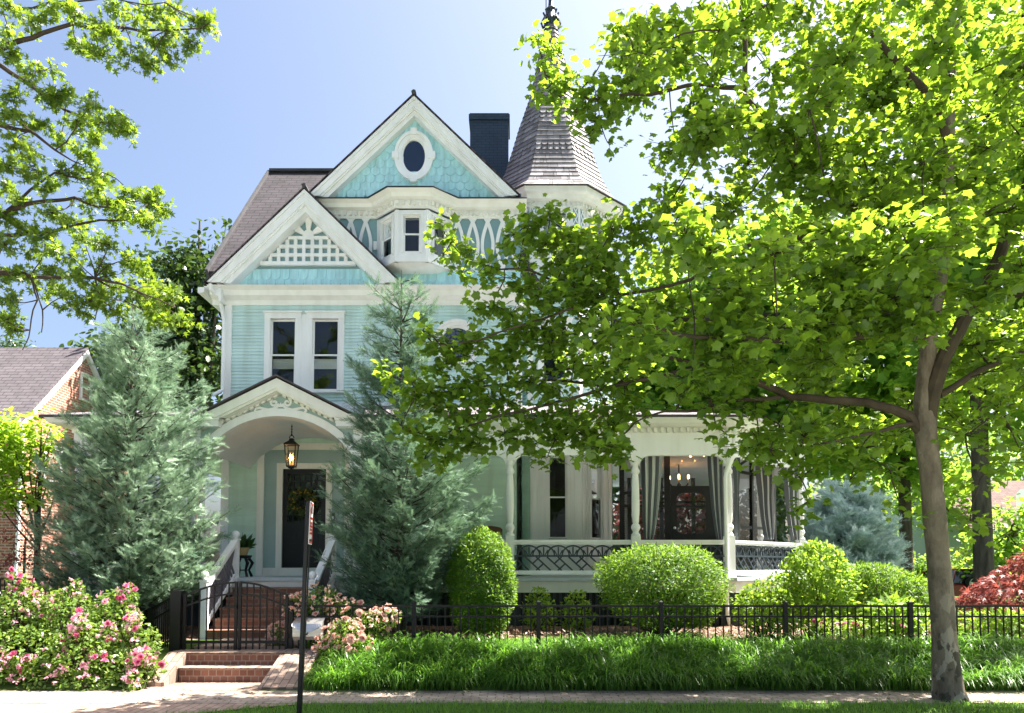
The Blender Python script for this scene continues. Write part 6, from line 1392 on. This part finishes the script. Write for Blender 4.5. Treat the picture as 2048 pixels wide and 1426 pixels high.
# ---------------------------------------------------------------- pin oak reaching in from the left
OK_ = thing('pin_oak_tree', 'pin oak with spiky leaves reaching in from the upper left', 'tree', (-9.6, 10.5, 0))
Yo = 10.2; tk = MB(); tk.tube([(-9.6, 10.5, -.1), (-9.55, 10.5, 1.2), (-9.5, 10.4, 4), (-9.4, 10.3, 8), (-9.3, 10.2, 13)], [.3, .24, .2, .15, .05], 14); tk.build('trunk', M['bark'], OK_, True)
br = [[(-330, 180, Yo), (-120, 140, Yo), (0, 100, Yo), (64, 76, Yo), (147, 47, 10.1), (250, 55, 10.0), (340, 60, 9.9), (420, 45, 9.8)], [(-330, 150, Yo), (-100, 110, Yo), (0, 130, 10.4), (60, 170, 10.5), (130, 220, 10.6), (200, 245, 10.6), (262, 255, 10.6)],
      [(-330, 260, Yo), (-60, 235, Yo), (0, 250, 10.0), (60, 262, 9.9), (110, 300, 9.8), (165, 330, 9.8)], [(-330, 520, Yo), (-100, 480, Yo), (0, 432, 10.3), (90, 402, 10.3), (150, 395, 10.3), (215, 415, 10.3), (310, 395, 10.2)],
      [(-330, 640, Yo), (-120, 600, Yo), (0, 545, 10.0), (60, 553, 9.9), (190, 556, 9.8), (270, 580, 9.7), (350, 615, 9.6)], [(-330, 540, Yo), (-100, 540, Yo), (0, 470, 10.6), (100, 465, 10.6), (200, 440, 10.6), (300, 440, 10.6)],
      [(0, 432, 10.3), (60, 380, 10.3), (110, 345, 10.4), (190, 355, 10.4), (205, 345, 10.4)], [(-330, 330, Yo), (-60, 330, Yo), (0, 335, 10.1), (90, 345, 10.1)], [(-200, 20, Yo), (0, 10, 10.3), (100, 5, 10.2), (220, -5, 10.0), (330, 5, 9.9)], [(190, 556, 9.8), (200, 600, 9.8), (190, 640, 9.8)], [(60, 553, 9.9), (75, 600, 9.9), (60, 660, 9.9), (45, 700, 9.9)], [(60, 553, 9.9), (85, 620, 9.9), (83, 665, 9.9)]]
onodes = []
for i, b_ in enumerate(br):
    P = pp_(b_); onodes += [list(q) for q in P[1:]]; b = MB(); Q = []
    for a, c in zip(P, P[1:]): Q += bent(a, c, 3, .05)[:-1]
    Q.append(P[-1]); r0 = .05 if len(b_) > 5 else .022
    if i > 8: r0 = .012
    b.tube(Q, taper(r0, .006, len(Q) - 1), 7); b.build('limb', M['twig'], OK_, True)
onodes = np.array(onodes); cl = Cloud(); tw = MB()
om_ = [(20, 20), (60, 40), (110, 20), (150, 30), (190, 60), (230, 20), (230, 70), (275, 40), (300, 80), (300, 15), (340, 60), (350, 25), (380, 80), (400, 50), (420, 45), (330, 105), (290, 125), (260, 110), (200, 110), (155, 90), (10, 70), (20, 110), (90, 140), (60, 165), (130, 190), (100, 200), (180, 215), (150, 240), (210, 245), (245, 240), (255, 265), (190, 270), (20, 190), (30, 285), (80, 250), (120, 285), (60, 310), (160, 310), (20, 230), (140, 345), (190, 350), (200, 375), (110, 375), (60, 345), (20, 330), (15, 370), (220, 400), (180, 405), (260, 385), (300, 395), (315, 410), (270, 425), (300, 445), (240, 440), (40, 400), (100, 425), (150, 440), (10, 430), (40, 455), (90, 470), (170, 480), (220, 490), (130, 505), (60, 500), (10, 490), (260, 520), (280, 545), (200, 530), (150, 550), (100, 545), (50, 545), (10, 550), (230, 575), (280, 590), (310, 580), (340, 600), (365, 640), (330, 645), (300, 625), (180, 600), (230, 620), (130, 590), (90, 580), (20, 600), (10, 640), (25, 655), (155, 620), (200, 585), (350, 585), (-40, 60), (-50, 200), (-40, 330), (-60, 450), (-50, 560)]
for x, y in om_:
    Y = random.uniform(9.6, 10.8); c = at(x, y, Y); ca = np.array(list(c)); Rm = random.uniform(24, 34) / 1500 * Y; anc = Vector(onodes[int(np.argmin(np.linalg.norm(onodes - ca, axis=1)))])
    tw.tube(bent(anc, c, 4, .08), taper(.009, .005, 4), 4, False); n = random.randint(80, 120); ns_ = 8; tips, u = ell_points(ns_, ca, (Rm * 1.25, Rm * 1.2, Rm * .75), .4)
    for tip in tips:
        tw.tube([c, Vector(tip)], [.005, .003], 3, False); K = n // ns_; q = .2 + .85 * rng.random(K); P = ca + (tip - ca) * q[:, None] + rng.normal(0, .035, (K, 3))
        D = unit(P - ca + rng.normal(0, .1, (K, 3))) * .8 + rng.normal(0, .5, (K, 3)); N = rng.normal(0, .7, (K, 3)); N[:, 2] += .6; cl.put(*T_OAK, P, N, D, .07 + .05 * rng.random(K))
cl.build('foliage', M['oak'], OK_); tw.build('twigs', M['twig'], OK_, recalc=False)

# ---------------------------------------------------------------- generic broad-leaved tree
def tree(name, label, x, y, trunk_r, fork_z, crowns, mat, tpl, size, count, group=None, z0=None, bark='bark', cat='tree', lean=0, shell=.45, flat=.8):
    """crowns: list of (dx, dy, z, rx, rz); leaves are grouped in small clumps through each crown lobe"""
    z0 = ground_z(x, y) if z0 is None else z0; T = thing(name, label, cat, (x, y, z0), group); b = MB(); zt = max(c[2] for c in crowns)
    b.tube([(x, y, z0 - .2), (x + lean * .1, y, z0 + .5), (x + lean * .4, y, z0 + (fork_z - z0) * .6), (x + lean, y, fork_z), (x + lean * 1.3, y, (fork_z + zt) / 2), (x + lean * 1.5, y, zt)], [trunk_r * 1.25, trunk_r, trunk_r * .9, trunk_r * .8, trunk_r * .5, trunk_r * .12], 12)
    for c in crowns: b.tube(bent((x + lean, y, fork_z + random.uniform(-.1, .3) * (c[2] - fork_z)), (x + c[0], y + c[1], c[2]), 5, .06), taper(trunk_r * .35, trunk_r * .06, 5), 6)
    b.build('trunk', M[bark], T, True); cl = Cloud(); vol = sum(c[3] ** 2 * c[4] for c in crowns)
    for c in crowns:
        n = int(count * c[3] ** 2 * c[4] / vol); nc = max(4, n // 22); ce, u = ell_points(nc, (x + c[0], y + c[1], c[2]), (c[3], c[3], c[4]), shell); keep = n // nc
        for q in ce:
            K = keep; P = q + rng.normal(0, size * 1.5, (K, 3)) * [1, 1, .6]; N = rng.normal(0, .6, (K, 3)); N[:, 2] += flat; cl.put(*tpl, P, N, rng.normal(size=(K, 3)) + [0, 0, -.4], size * (.6 + .7 * rng.random(K)))
    cl.build('crown', M[mat], T); return T
def blob(px, py, Y, rpx, k=1.0):
    q = at(px, py, Y); return q, rpx / 1500 * Y
def tree_px(name, label, px, Y, trunk_px, fork_py, blobs, mat, tpl, size, count, **kw):
    x = (px - 1024) / 1500 * Y; cr = []
    for bx, by, br_ in blobs: q = at(bx, by, Y); r = br_ / 1500 * Y; cr.append((q.x - x, random.uniform(-.4, .4) * r, q.z, r, r * .8))
    return tree(name, label, x, Y, trunk_px / 1500 * Y / 2, PZ(fork_py, Y), cr, mat, tpl, size, count, **kw)
# dark broad-leaved tree behind the house at left
tree_px('magnolia_tree', 'dark glossy evergreen tree rising behind the left cedar and house corner', 385, 27, 26, 900, [(395, 500, 34), (445, 470, 22), (410, 560, 50), (350, 540, 44), (320, 600, 48), (400, 640, 60), (330, 680, 56), (420, 740, 60), (350, 780, 70), (250, 720, 50), (448, 580, 40), (300, 520, 20), (452, 440, 10), (330, 480, 16)], 'magn', T_OVAL, .26, 9000)
tree_px('pine_tree', 'tiny distant conifer rising above the brick house roof', 25, 70, 8, 720, [(28, 690, 14), (40, 684, 8), (15, 692, 10), (25, 705, 18)], 'magn', T_SLIM, .5, 700)
tree_px('far_tree', 'bushy green tree behind the brick house, seen through the left cedar', 215, 38, 20, 900, [(210, 740, 45), (240, 700, 36), (190, 800, 60), (250, 820, 60), (225, 660, 22)], 'magn', T_OVAL, .4, 3000)
# tall trees on the right
tree_px('background_tree', 'tall sunlit tree with thick brown trunk standing right of the sycamore trunk', 1966, 26, 38, 820, [(1960, 640, 120), (2060, 560, 130), (1880, 560, 110), (2000, 420, 130), (1900, 300, 110), (2090, 300, 130), (1990, 150, 120), (2120, 760, 110), (1860, 720, 90), (2000, 800, 90), (2060, 880, 60), (1930, 40, 110)], 'back', T_PLANE, .30, 9500)
tree_px('background_tree', 'sunlit tree with slim grey trunk standing left of the sycamore trunk', 1812, 32, 27, 880, [(1800, 760, 110), (1700, 700, 110), (1880, 820, 90), (1740, 840, 100), (1820, 600, 120), (1680, 560, 120), (1780, 920, 80), (1650, 900, 70), (1860, 940, 60), (1800, 470, 90)], 'back', T_PLANE, .34, 8500)
tree_px('background_tree', 'bright green tree behind the porch roof, seen through the sycamore leaves', 1560, 30, 24, 900, [(1560, 600, 120), (1480, 540, 100), (1640, 660, 110), (1520, 720, 110), (1450, 640, 90), (1600, 800, 100), (1660, 800, 80), (1500, 820, 90), (1570, 470, 90), (1620, 900, 70), (1400, 560, 60)], 'back', T_PLANE, .32, 8500)
tree_px('background_tree', 'bright green tree behind the tower, glimpsed above the porch roof', 1340, 29, 20, 900, [(1330, 640, 80), (1280, 700, 80), (1390, 720, 90), (1340, 780, 70), (1420, 800, 60), (1260, 790, 50), (1300, 580, 50)], 'back', T_PLANE, .32, 5200)
tree_px('background_tree', 'small bright green tree beside the pale house', 2030, 36, 16, 1050, [(1990, 1080, 46), (2030, 1050, 46), (1960, 1110, 40), (2070, 1090, 50), (2000, 1130, 40)], 'back', T_OVAL, .3, 1800)
tree_px('background_tree', 'feathery green tree by the white garage behind the blue cedar', 1750, 44, 18, 1060, [(1730, 1030, 50), (1770, 1000, 46), (1700, 990, 50), (1760, 1070, 36), (1880, 1010, 50), (1905, 960, 46)], 'back', T_OVAL, .42, 2400)
tree_px('far_tree', 'hazy tall tree in the distance beyond the cars', 1890, 75, 20, 1000, [(1890, 900, 80), (1960, 960, 70), (1830, 960, 80), (2040, 900, 90), (1760, 900, 90), (1900, 1040, 60), (1980, 1020, 60)], 'back', T_OVAL, .8, 4200)
tree_px('clipped_bush', 'rounded green bush in front of the white garage', 1835, 40, 8, 1160, [(1800, 1135, 22), (1840, 1128, 24), (1875, 1138, 22), (1910, 1130, 22)], 'back', T_OVAL, .2, 1300, cat='bush')
# dogwood and red shrub at left
tree_px('dogwood_tree', 'yellow green dogwood in front of the brick house at the left edge', 75, 15.5, 14, 1090, [(20, 860, 40), (60, 890, 36), (100, 850, 26), (30, 930, 40), (-20, 900, 50), (90, 930, 26), (70, 985, 30), (20, 1010, 30), (110, 985, 24), (-20, 980, 40), (105, 880, 22)], 'dog', T_OVAL, .12, 4200, bark='twig', flat=1.3)
tree_px('red_shrub', 'thin shrub with dark red leaves beside the brick wall at left', 50, 15, 6, 1120, [(30, 1080, 24), (60, 1060, 22), (80, 1110, 26), (45, 1120, 26), (20, 1130, 20)], 'red', T_OVAL, .07, 620, bark='twig', cat='shrub')

# ---------------------------------------------------------------- feathery cedars
def cedar(label, px, Y, rows, mat, nb=210, size=.2, depth=.85, name='cedar_tree', trunk=.07, seed=1, dens=1.0, base_py=1215):
    """rows: (photo y, left edge x, right edge x) of the outline; branches fill it as a solid of similar depth"""
    rs_ = np.random.default_rng(seed); x0 = PX(px, 900, Y); ys_ = [r[0] for r in rows]; T = thing(name, label, 'tree', (x0, Y, .38)); ztop = PZ(rows[0][0], Y); zb = PZ(base_py, Y)
    b = MB(); b.tube([(x0, Y, .2), (x0 + .02, Y, 1.2), (x0 - .02, Y, 2.6), (PX(px, rows[0][0], Y), Y, ztop)], [trunk * 1.3, trunk, trunk * .7, .008], 9); b.build('trunk', M['bark'], T, True); br = MB(); cl = Cloud()
    for k in range(nb):
        q = (k + .5) / nb; py = rows[0][0] + (rows[-1][0] - rows[0][0]) * (q ** .62); l = np.interp(py, ys_, [r[1] for r in rows]); r_ = np.interp(py, ys_, [r[2] for r in rows]); z = PZ(py, Y); a = k * 2.39996 + rs_.normal(0, .3); c, s_ = math.cos(a), math.sin(a)
        hx = ((r_ - px) if c > 0 else (px - l)) / 1500 * Y; hd = .5 * (r_ - l) / 1500 * Y * depth; L = 1 / math.sqrt((c / max(hx, .02)) ** 2 + (s_ / max(hd, .02)) ** 2) * rs_.uniform(.62, 1.1); up = rs_.uniform(.15, .5) * L
        A = np.array([x0, Y, z - up - .12 * L]); E = np.array([x0 + c * L, Y + s_ * L, z + rs_.normal(0, .05)]); Cc = A * .4 + E * .6 - np.array([0, 0, .12 * L]); ts_ = np.linspace(0, 1, 6); pts = [tuple((1 - u) ** 2 * A + 2 * u * (1 - u) * Cc + u * u * E) for u in ts_]; br.tube(pts, taper(.014, .004, 5), 4, False)
        n = int((20 + 44 * L) * dens * (1.0 if L > .3 else .6)); u = rs_.uniform(.22, 1.03, n) ** .8; P = ((1 - u) ** 2)[:, None] * A + (2 * u * (1 - u))[:, None] * Cc + (u * u)[:, None] * E; tang = unit((Cc - A) * (1 - u)[:, None] + (E - Cc) * u[:, None])
        side = np.cross(tang, [0, 0, 1.0]); sg = rs_.choice([-1, 1], n); sp_ = .22 * (1.05 - u); P = P + side * (sg * rs_.random(n) * sp_ * (.5 + L))[:, None] + rs_.normal(0, .035, (n, 3))
        D = tang * .9 + side * (sg * rs_.uniform(.1, .9, n))[:, None] + rs_.normal(0, .25, (n, 3)); D[:, 2] += .22; N = rs_.normal(0, .5, (n, 3)); N[:, 2] += .7
        cl.put(*T_PLUME, P, N, D, size * (.6 + .7 * rs_.random(n)))
    br.build('branches', M['twig'], T, recalc=False); cl.build('foliage', M[mat], T); return T
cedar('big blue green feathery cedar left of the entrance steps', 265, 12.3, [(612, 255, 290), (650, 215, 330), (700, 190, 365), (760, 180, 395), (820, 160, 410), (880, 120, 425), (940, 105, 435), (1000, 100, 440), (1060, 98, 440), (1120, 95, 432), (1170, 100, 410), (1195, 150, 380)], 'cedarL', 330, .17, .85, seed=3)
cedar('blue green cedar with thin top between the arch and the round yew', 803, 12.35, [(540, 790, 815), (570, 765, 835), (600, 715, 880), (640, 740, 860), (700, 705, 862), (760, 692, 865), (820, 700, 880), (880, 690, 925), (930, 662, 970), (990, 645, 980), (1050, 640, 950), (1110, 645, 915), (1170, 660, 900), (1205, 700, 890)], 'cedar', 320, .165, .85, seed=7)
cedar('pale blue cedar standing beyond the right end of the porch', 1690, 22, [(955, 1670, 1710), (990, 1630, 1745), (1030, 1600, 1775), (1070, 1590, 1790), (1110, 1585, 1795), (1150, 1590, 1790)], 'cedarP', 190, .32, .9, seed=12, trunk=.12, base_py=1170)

# ---------------------------------------------------------------- clipped and loose shrubs
def shrub(name, label, px, Y, rows, mat, tpl, size, count, depth=.9, cat='shrub', rough=.12, shell=.72, seed=0, stem=8, flat=.3, outb=1.0, z0=.4, droop=0.0, group=None, layered=0):
    """rows: (photo y, left x, right x) outline, filled as a rounded solid"""
    rs_ = np.random.default_rng(seed + 5); x0 = PX(px, 1180, Y); T = thing(name, label, cat, (x0, Y, z0), group); cl = Cloud(); ys_ = np.array([r[0] for r in rows], float); n = count
    py = rs_.uniform(ys_[0], ys_[-1], n); wd = np.interp(py, ys_, [r[2] - r[1] for r in rows]); keep = rs_.random(n) < (wd / wd.max()) ** .8; py = py[keep]; n = len(py)
    l = np.interp(py, ys_, [r[1] for r in rows]); r_ = np.interp(py, ys_, [r[2] for r in rows]); cx_ = (l + r_) / 2; hw_ = (r_ - l) / 2
    if layered: py = py + layered * .45 * np.sin(py * 2 * PI / layered + cx_ * 0)
    a = rs_.random(n) * 2 * PI; rad_ = shell + (1 - shell) * rs_.random(n) ** .6; cap = py < ys_[0] + (ys_[-1] - ys_[0]) * .18; rad_[cap] = np.sqrt(rs_.random(cap.sum()))
    z = np.array([PZ(v, Y) for v in py]); bump = 1 + rough * (np.sin(5 * a + z * 7) * .5 + np.sin(9 * a - z * 13 + 1) * .5)
    k = Y / 1500; P = np.stack([(cx_ - 1024) * k * 1.0 + np.cos(a) * hw_ * k * rad_ * bump, Y + np.sin(a) * hw_ * k * depth * rad_ * bump, z + rs_.normal(0, .02, n)], 1)
    out = np.stack([np.cos(a) * rad_, np.sin(a) * rad_, np.where(cap, 1.0, .25)], 1); D = unit(out) * outb + rs_.normal(0, .5, (n, 3)); D[:, 2] += .25 - droop; N = rs_.normal(0, .6, (n, 3)) + unit(out) * .5; N[:, 2] += flat
    cl.put(*tpl, P, N, D, size * (.6 + .7 * rs_.random(n))); b = MB(); zmid = PZ(ys_[0] + .35 * (ys_[-1] - ys_[0]), Y)
    for i in range(stem): q = P[rs_.integers(n)]; b.tube(bent((x0 + rs_.normal(0, .06), Y + rs_.normal(0, .06), z0 - .05), tuple(q), 4, .08), taper(.014, .004, 4), 5, False)
    b.build('stems', M['twig'], T, recalc=False); cl.build('foliage', M[mat], T); return T, P
shrub('clipped_yew', 'tall rounded cone of clipped bright green yew beside the porch post', 966, 12.35, [(1062, 945, 975), (1075, 925, 1000), (1095, 912, 1015), (1130, 900, 1026), (1170, 898, 1030), (1210, 902, 1026), (1245, 912, 1015), (1262, 930, 1000)], 'yew', T_SLIM, .06, 26000, 1, 'shrub', .09, .7, 1, layered=13, flat=.5)
shrub('yew_shrub', 'wide rounded yew with bare brown twigs beneath, in front of the porch rail', 1320, 12.2, [(1093, 1270, 1385), (1108, 1225, 1420), (1130, 1200, 1440), (1160, 1192, 1450), (1195, 1200, 1446), (1225, 1225, 1435), (1255, 1270, 1410)], 'yew', T_SLIM, .064, 26000, .7, 'shrub', .13, .5, 2, stem=60, flat=.5)
shrub('broadleaf_shrub', 'tall yellow green shrub at the right end of the porch railing', 1630, 12.0, [(1085, 1615, 1655), (1105, 1585, 1680), (1135, 1565, 1700), (1170, 1560, 1712), (1205, 1575, 1700), (1245, 1600, 1680)], 'lime', T_OVAL, .085, 3600, .8, 'shrub', .16, .45, 3, stem=24)
shrub('low_shrub', 'small loose yellow green shrub below the porch corner post', 1530, 11.8, [(1150, 1540, 1575), (1175, 1490, 1590), (1205, 1465, 1600), (1240, 1470, 1600), (1265, 1490, 1590)], 'lime', T_OVAL, .07, 2300, .7, 'shrub', .16, .4, 4, stem=24)
shrub('trimmed_hedge', 'sloping clipped hedge with brown bare sides right of the yellow green shrub', 1775, 12.8, [(1130, 1700, 1770), (1142, 1695, 1810), (1160, 1690, 1840), (1185, 1690, 1856), (1215, 1695, 1860), (1250, 1705, 1850)], 'yew', T_SLIM, .07, 13000, .8, 'hedge', .15, .7, 5, stem=40)
shrub('rhododendron', 'low broad-leaved shrub with long leaves behind the fence at right', 1785, 11.6, [(1202, 1760, 1815), (1218, 1735, 1840), (1240, 1725, 1850), (1268, 1740, 1840)], 'lime', T_SLIM, .16, 720, .7, 'shrub', .2, .3, 6, stem=14)
for i, (px_, top, lab) in enumerate(((1078, 1178, 'thin yellow green shrub in the mulch right of the clipped yew cone'), (1152, 1183, 'loose yellow green shrub in the mulch left of the wide yew'))):
    shrub('spindle_shrub', lab, px_, 12.75, [(top, px_ - 10, px_ + 12), (top + 18, px_ - 24, px_ + 26), (top + 45, px_ - 34, px_ + 36), (top + 70, px_ - 30, px_ + 30), (top + 85, px_ - 16, px_ + 16)], 'lime', T_OVAL, .065, 800, .8, 'shrub', .25, .25, 8 + i, stem=16)
shrub('japanese_maple', 'low weeping red Japanese maple behind the fence at the right edge', 2020, 12.3, [(1100, 2055, 2090), (1120, 2026, 2110), (1140, 1998, 2130), (1158, 1968, 2140), (1178, 1940, 2160), (1205, 1916, 2180), (1250, 1925, 2180)], 'red', T_HAND, .11, 5200, .7, 'tree', .12, .5, 10, stem=14, droop=.9, flat=.8)
shrub('japanese_maple', 'red leaved Japanese maple seen through the screened porch', 1345, 25, [(960, 1300, 1380), (985, 1250, 1440), (1020, 1225, 1470), (1060, 1225, 1480), (1100, 1240, 1470), (1140, 1270, 1440)], 'red', T_HAND, .2, 4200, .6, 'tree', .15, .45, 11, stem=12, droop=.6, flat=.8)
shrub('background_shrub', 'green shrub behind the red maple, seen through the screen door', 1420, 27, [(895, 1220, 1560), (925, 1200, 1580), (1040, 1200, 1590), (1140, 1210, 1580)], 'magn', T_OVAL, .28, 5200, .5, 'shrub', .2, .4, 12)
shrub('background_shrub', 'yellow green shrub glimpsed behind the left cedar', 215, 15.5, [(860, 190, 240), (900, 170, 270), (1000, 160, 290), (1080, 170, 280), (1160, 180, 270)], 'lime', T_OVAL, .1, 1800, .8, 'shrub', .2, .4, 13)

shrub('low_shrub', 'light green low plants below the red Japanese maple behind the fence', 1985, 11.5, [(1225, 1910, 2060), (1245, 1890, 2120), (1275, 1900, 2120)], 'lime', T_SLIM, .1, 1500, .3, 'shrub', .3, .2, 16)
# ---------------------------------------------------------------- roses
def bloom_mesh(name, mat, r, petals=26):
    cl = Cloud(); rs_ = np.random.default_rng(len(name)); K = petals; q = np.linspace(0, 1, K); a = np.arange(K) * 2.4; tilt = .25 + 1.15 * q
    D = np.stack([np.cos(a) * np.sin(tilt), np.sin(a) * np.sin(tilt), np.cos(tilt)], 1); N = np.stack([-np.cos(a) * np.cos(tilt), -np.sin(a) * np.cos(tilt), np.sin(tilt)], 1)
    tv, tf = leaf_tpl([(0, 0), (.3, .25), (.42, .65), (.25, .98), (0, 1.0)], -.9); cl.put(tv, tf, D * .12 * r, N, D, r * (.55 + .5 * q), np.clip(q + rs_.normal(0, .12, K), 0, 1)); return cl.mesh(name, mat)
def roses(T, P, meshes, n, scale, face, seed, name='bloom', spread=.3):
    rs_ = np.random.default_rng(seed); idx = rs_.permutation(len(P)); got = []
    for i in idx:
        q = P[i]
        if all(np.linalg.norm(q - g_) > spread * .35 for g_ in got): got.append(q)
        if len(got) >= n: break
    for q in got:
        o = bpy.data.objects.new(name, meshes[rs_.integers(len(meshes))]); COL.objects.link(o); o.parent = T; o.matrix_parent_inverse = Matrix.Translation(-T.location); d = Vector(face) + Vector(rs_.normal(0, .5, 3)); o.location = Vector(q) + Vector((rs_.normal(0, .02), -.07, .02)); o.rotation_euler = d.to_track_quat('Z', 'Y').to_euler(); s_ = scale * rs_.uniform(.7, 1.15); o.scale = (s_, s_, s_)
pk = [bloom_mesh('pink_bloom', M['pink'], .062), bloom_mesh('pink_rose_bloom', M['pink'], .055, 20), bloom_mesh('pale_rose_bloom', M['pinkpale'], .055, 22)]; ph = [bloom_mesh('peach_bloom', M['peach'], .05), bloom_mesh('peach_rose_bloom', M['peach'], .042, 18)]
def rose_bush(name, label, lobes, nleaf, size, meshes, nbloom, scale, seed, side=.0, spread=.3, zoff=0):
    """lobes: (x, y, z, rx, ry, rz) in metres"""
    c0 = lobes[0]; T = thing(name, label, 'rose bush', (c0[0], c0[1], .1)); cl = Cloud(); b = MB(); allP = []; vol = sum(c[3] * c[5] for c in lobes)
    for c in lobes:
        n = int(nleaf * c[3] * c[5] / vol); P, u = ell_points(n, c[:3], c[3:], .35); ok = P[:, 2] > gz(P) + .02; P, u = P[ok], u[ok]; D = u * .7 + rng.normal(0, .5, P.shape); N = rng.normal(0, .6, P.shape) + u * .4; N[:, 2] += .5; cl.put(*T_OVAL, P, N, D, size * (.6 + .7 * rng.random(len(P))))
        Q, u = ell_points(160, c[:3], tuple(v * 1.02 for v in c[3:]), .97); ok = ((u[:, 1] < .25) | (u[:, 2] > .5)) & (Q[:, 2] > gz(Q) + .05); allP.append(Q[ok])
        for i in range(7): q = P[rng.integers(len(P))]; b.tube(bent((c[0] + rng.normal(0, .1), c[1] + .1, float(gz(np.array([[0, c[1], 0]]))[0])), tuple(q), 4, .08), taper(.009, .003, 4), 4, False)
    b.build('stems', M['twig'], T, recalc=False); cl.build('foliage', M['rosel'], T)
    if True:
        Pb = np.concatenate(allP); Pb = Pb[rng.permutation(len(Pb))[:420 if nleaf > 9000 else 260]]; K = len(Pb); bc = Cloud()
        for j in range(5): bc.put(*T_OVAL, Pb + rng.normal(0, .006, (K, 3)) + [0, -.05, .02], rng.normal(0, .6, (K, 3)) + [0, -1, .3], rng.normal(size=(K, 3)), .03 + .02 * rng.random(K))
        tag(bc.build('buds', M['pinkpale' if nleaf > 9000 else 'peach'], T), kind='stuff')
    roses(T, np.concatenate(allP), meshes, nbloom, scale, (0, -.8, .5), seed, spread=spread); return T
L_ = []
for px_, py_, Y, rx, rz, ry in ((40, 1235, 10.6, .55, .42, .4), (130, 1230, 10.6, .5, .42, .4), (215, 1255, 10.5, .45, .42, .38), (270, 1290, 10.3, .36, .34, .34), (60, 1310, 10.15, .6, .42, .4), (170, 1310, 10.1, .55, .4, .4), (255, 1340, 10.0, .4, .28, .3), (-60, 1260, 10.4, .6, .5, .45), (300, 1345, 10.1, .24, .22, .24), (110, 1365, 9.85, .55, .22, .22), (240, 1375, 9.85, .4, .18, .2), (-40, 1350, 9.9, .6, .3, .3), (60, 1195, 10.8, .4, .25, .3), (235, 1205, 10.8, .3, .22, .25)):
    q = at(px_, py_, Y); L_.append((q.x, q.y, q.z, rx * .92, ry, rz * .9))
for k in range(26):
    c_ = L_[k % 14]; a_ = random.uniform(.1, PI - .1); L_.append((c_[0] + c_[3] * math.cos(a_), c_[1] - .2 * random.random(), c_[2] + c_[5] * math.sin(a_) * 1.05, .1, .1, random.uniform(.1, .2)))
rose_bush('rose_bush', 'large sprawling rose bush with bright pink blooms left of the gate', L_, 15000, .062, pk, 99, .76, 21, spread=.2)
L_ = []
for px_, py_, Y, rx, rz, ry in ((640, 1205, 11.2, .3, .25, .25), (600, 1215, 11.15, .22, .2, .2), (690, 1225, 11.2, .28, .2, .22), (690, 1270, 10.7, .26, .22, .2), (740, 1250, 10.95, .3, .2, .22), (720, 1290, 10.6, .2, .16, .18), (560, 1270, 11.25, .16, .2, .15), (545, 1295, 11.2, .1, .12, .1), (770, 1235, 11.1, .22, .16, .2), (660, 1290, 10.75, .2, .16, .14)):
    q = at(px_, py_, Y); L_.append((q.x, q.y, q.z, rx, ry, rz))
rose_bush('rose_bush', 'rose bush with small peach and pale pink blooms around the mailbox and fence', L_, 5200, .05, ph, 98, 1.0, 22, spread=.2)
# a few pale azalea blossoms low behind the fence at right
T, P = shrub('flowering_shrub', 'low shrub with a few pink flowers behind the fence near the hedge', 1690, 11.35, [(1240, 1600, 1780), (1255, 1590, 1800), (1280, 1600, 1790)], 'lime', T_OVAL, .06, 900, .3, 'shrub', .2, .3, 15); roses(T, P, pk, 12, .8, (0, -.8, .5), 33, spread=.4)
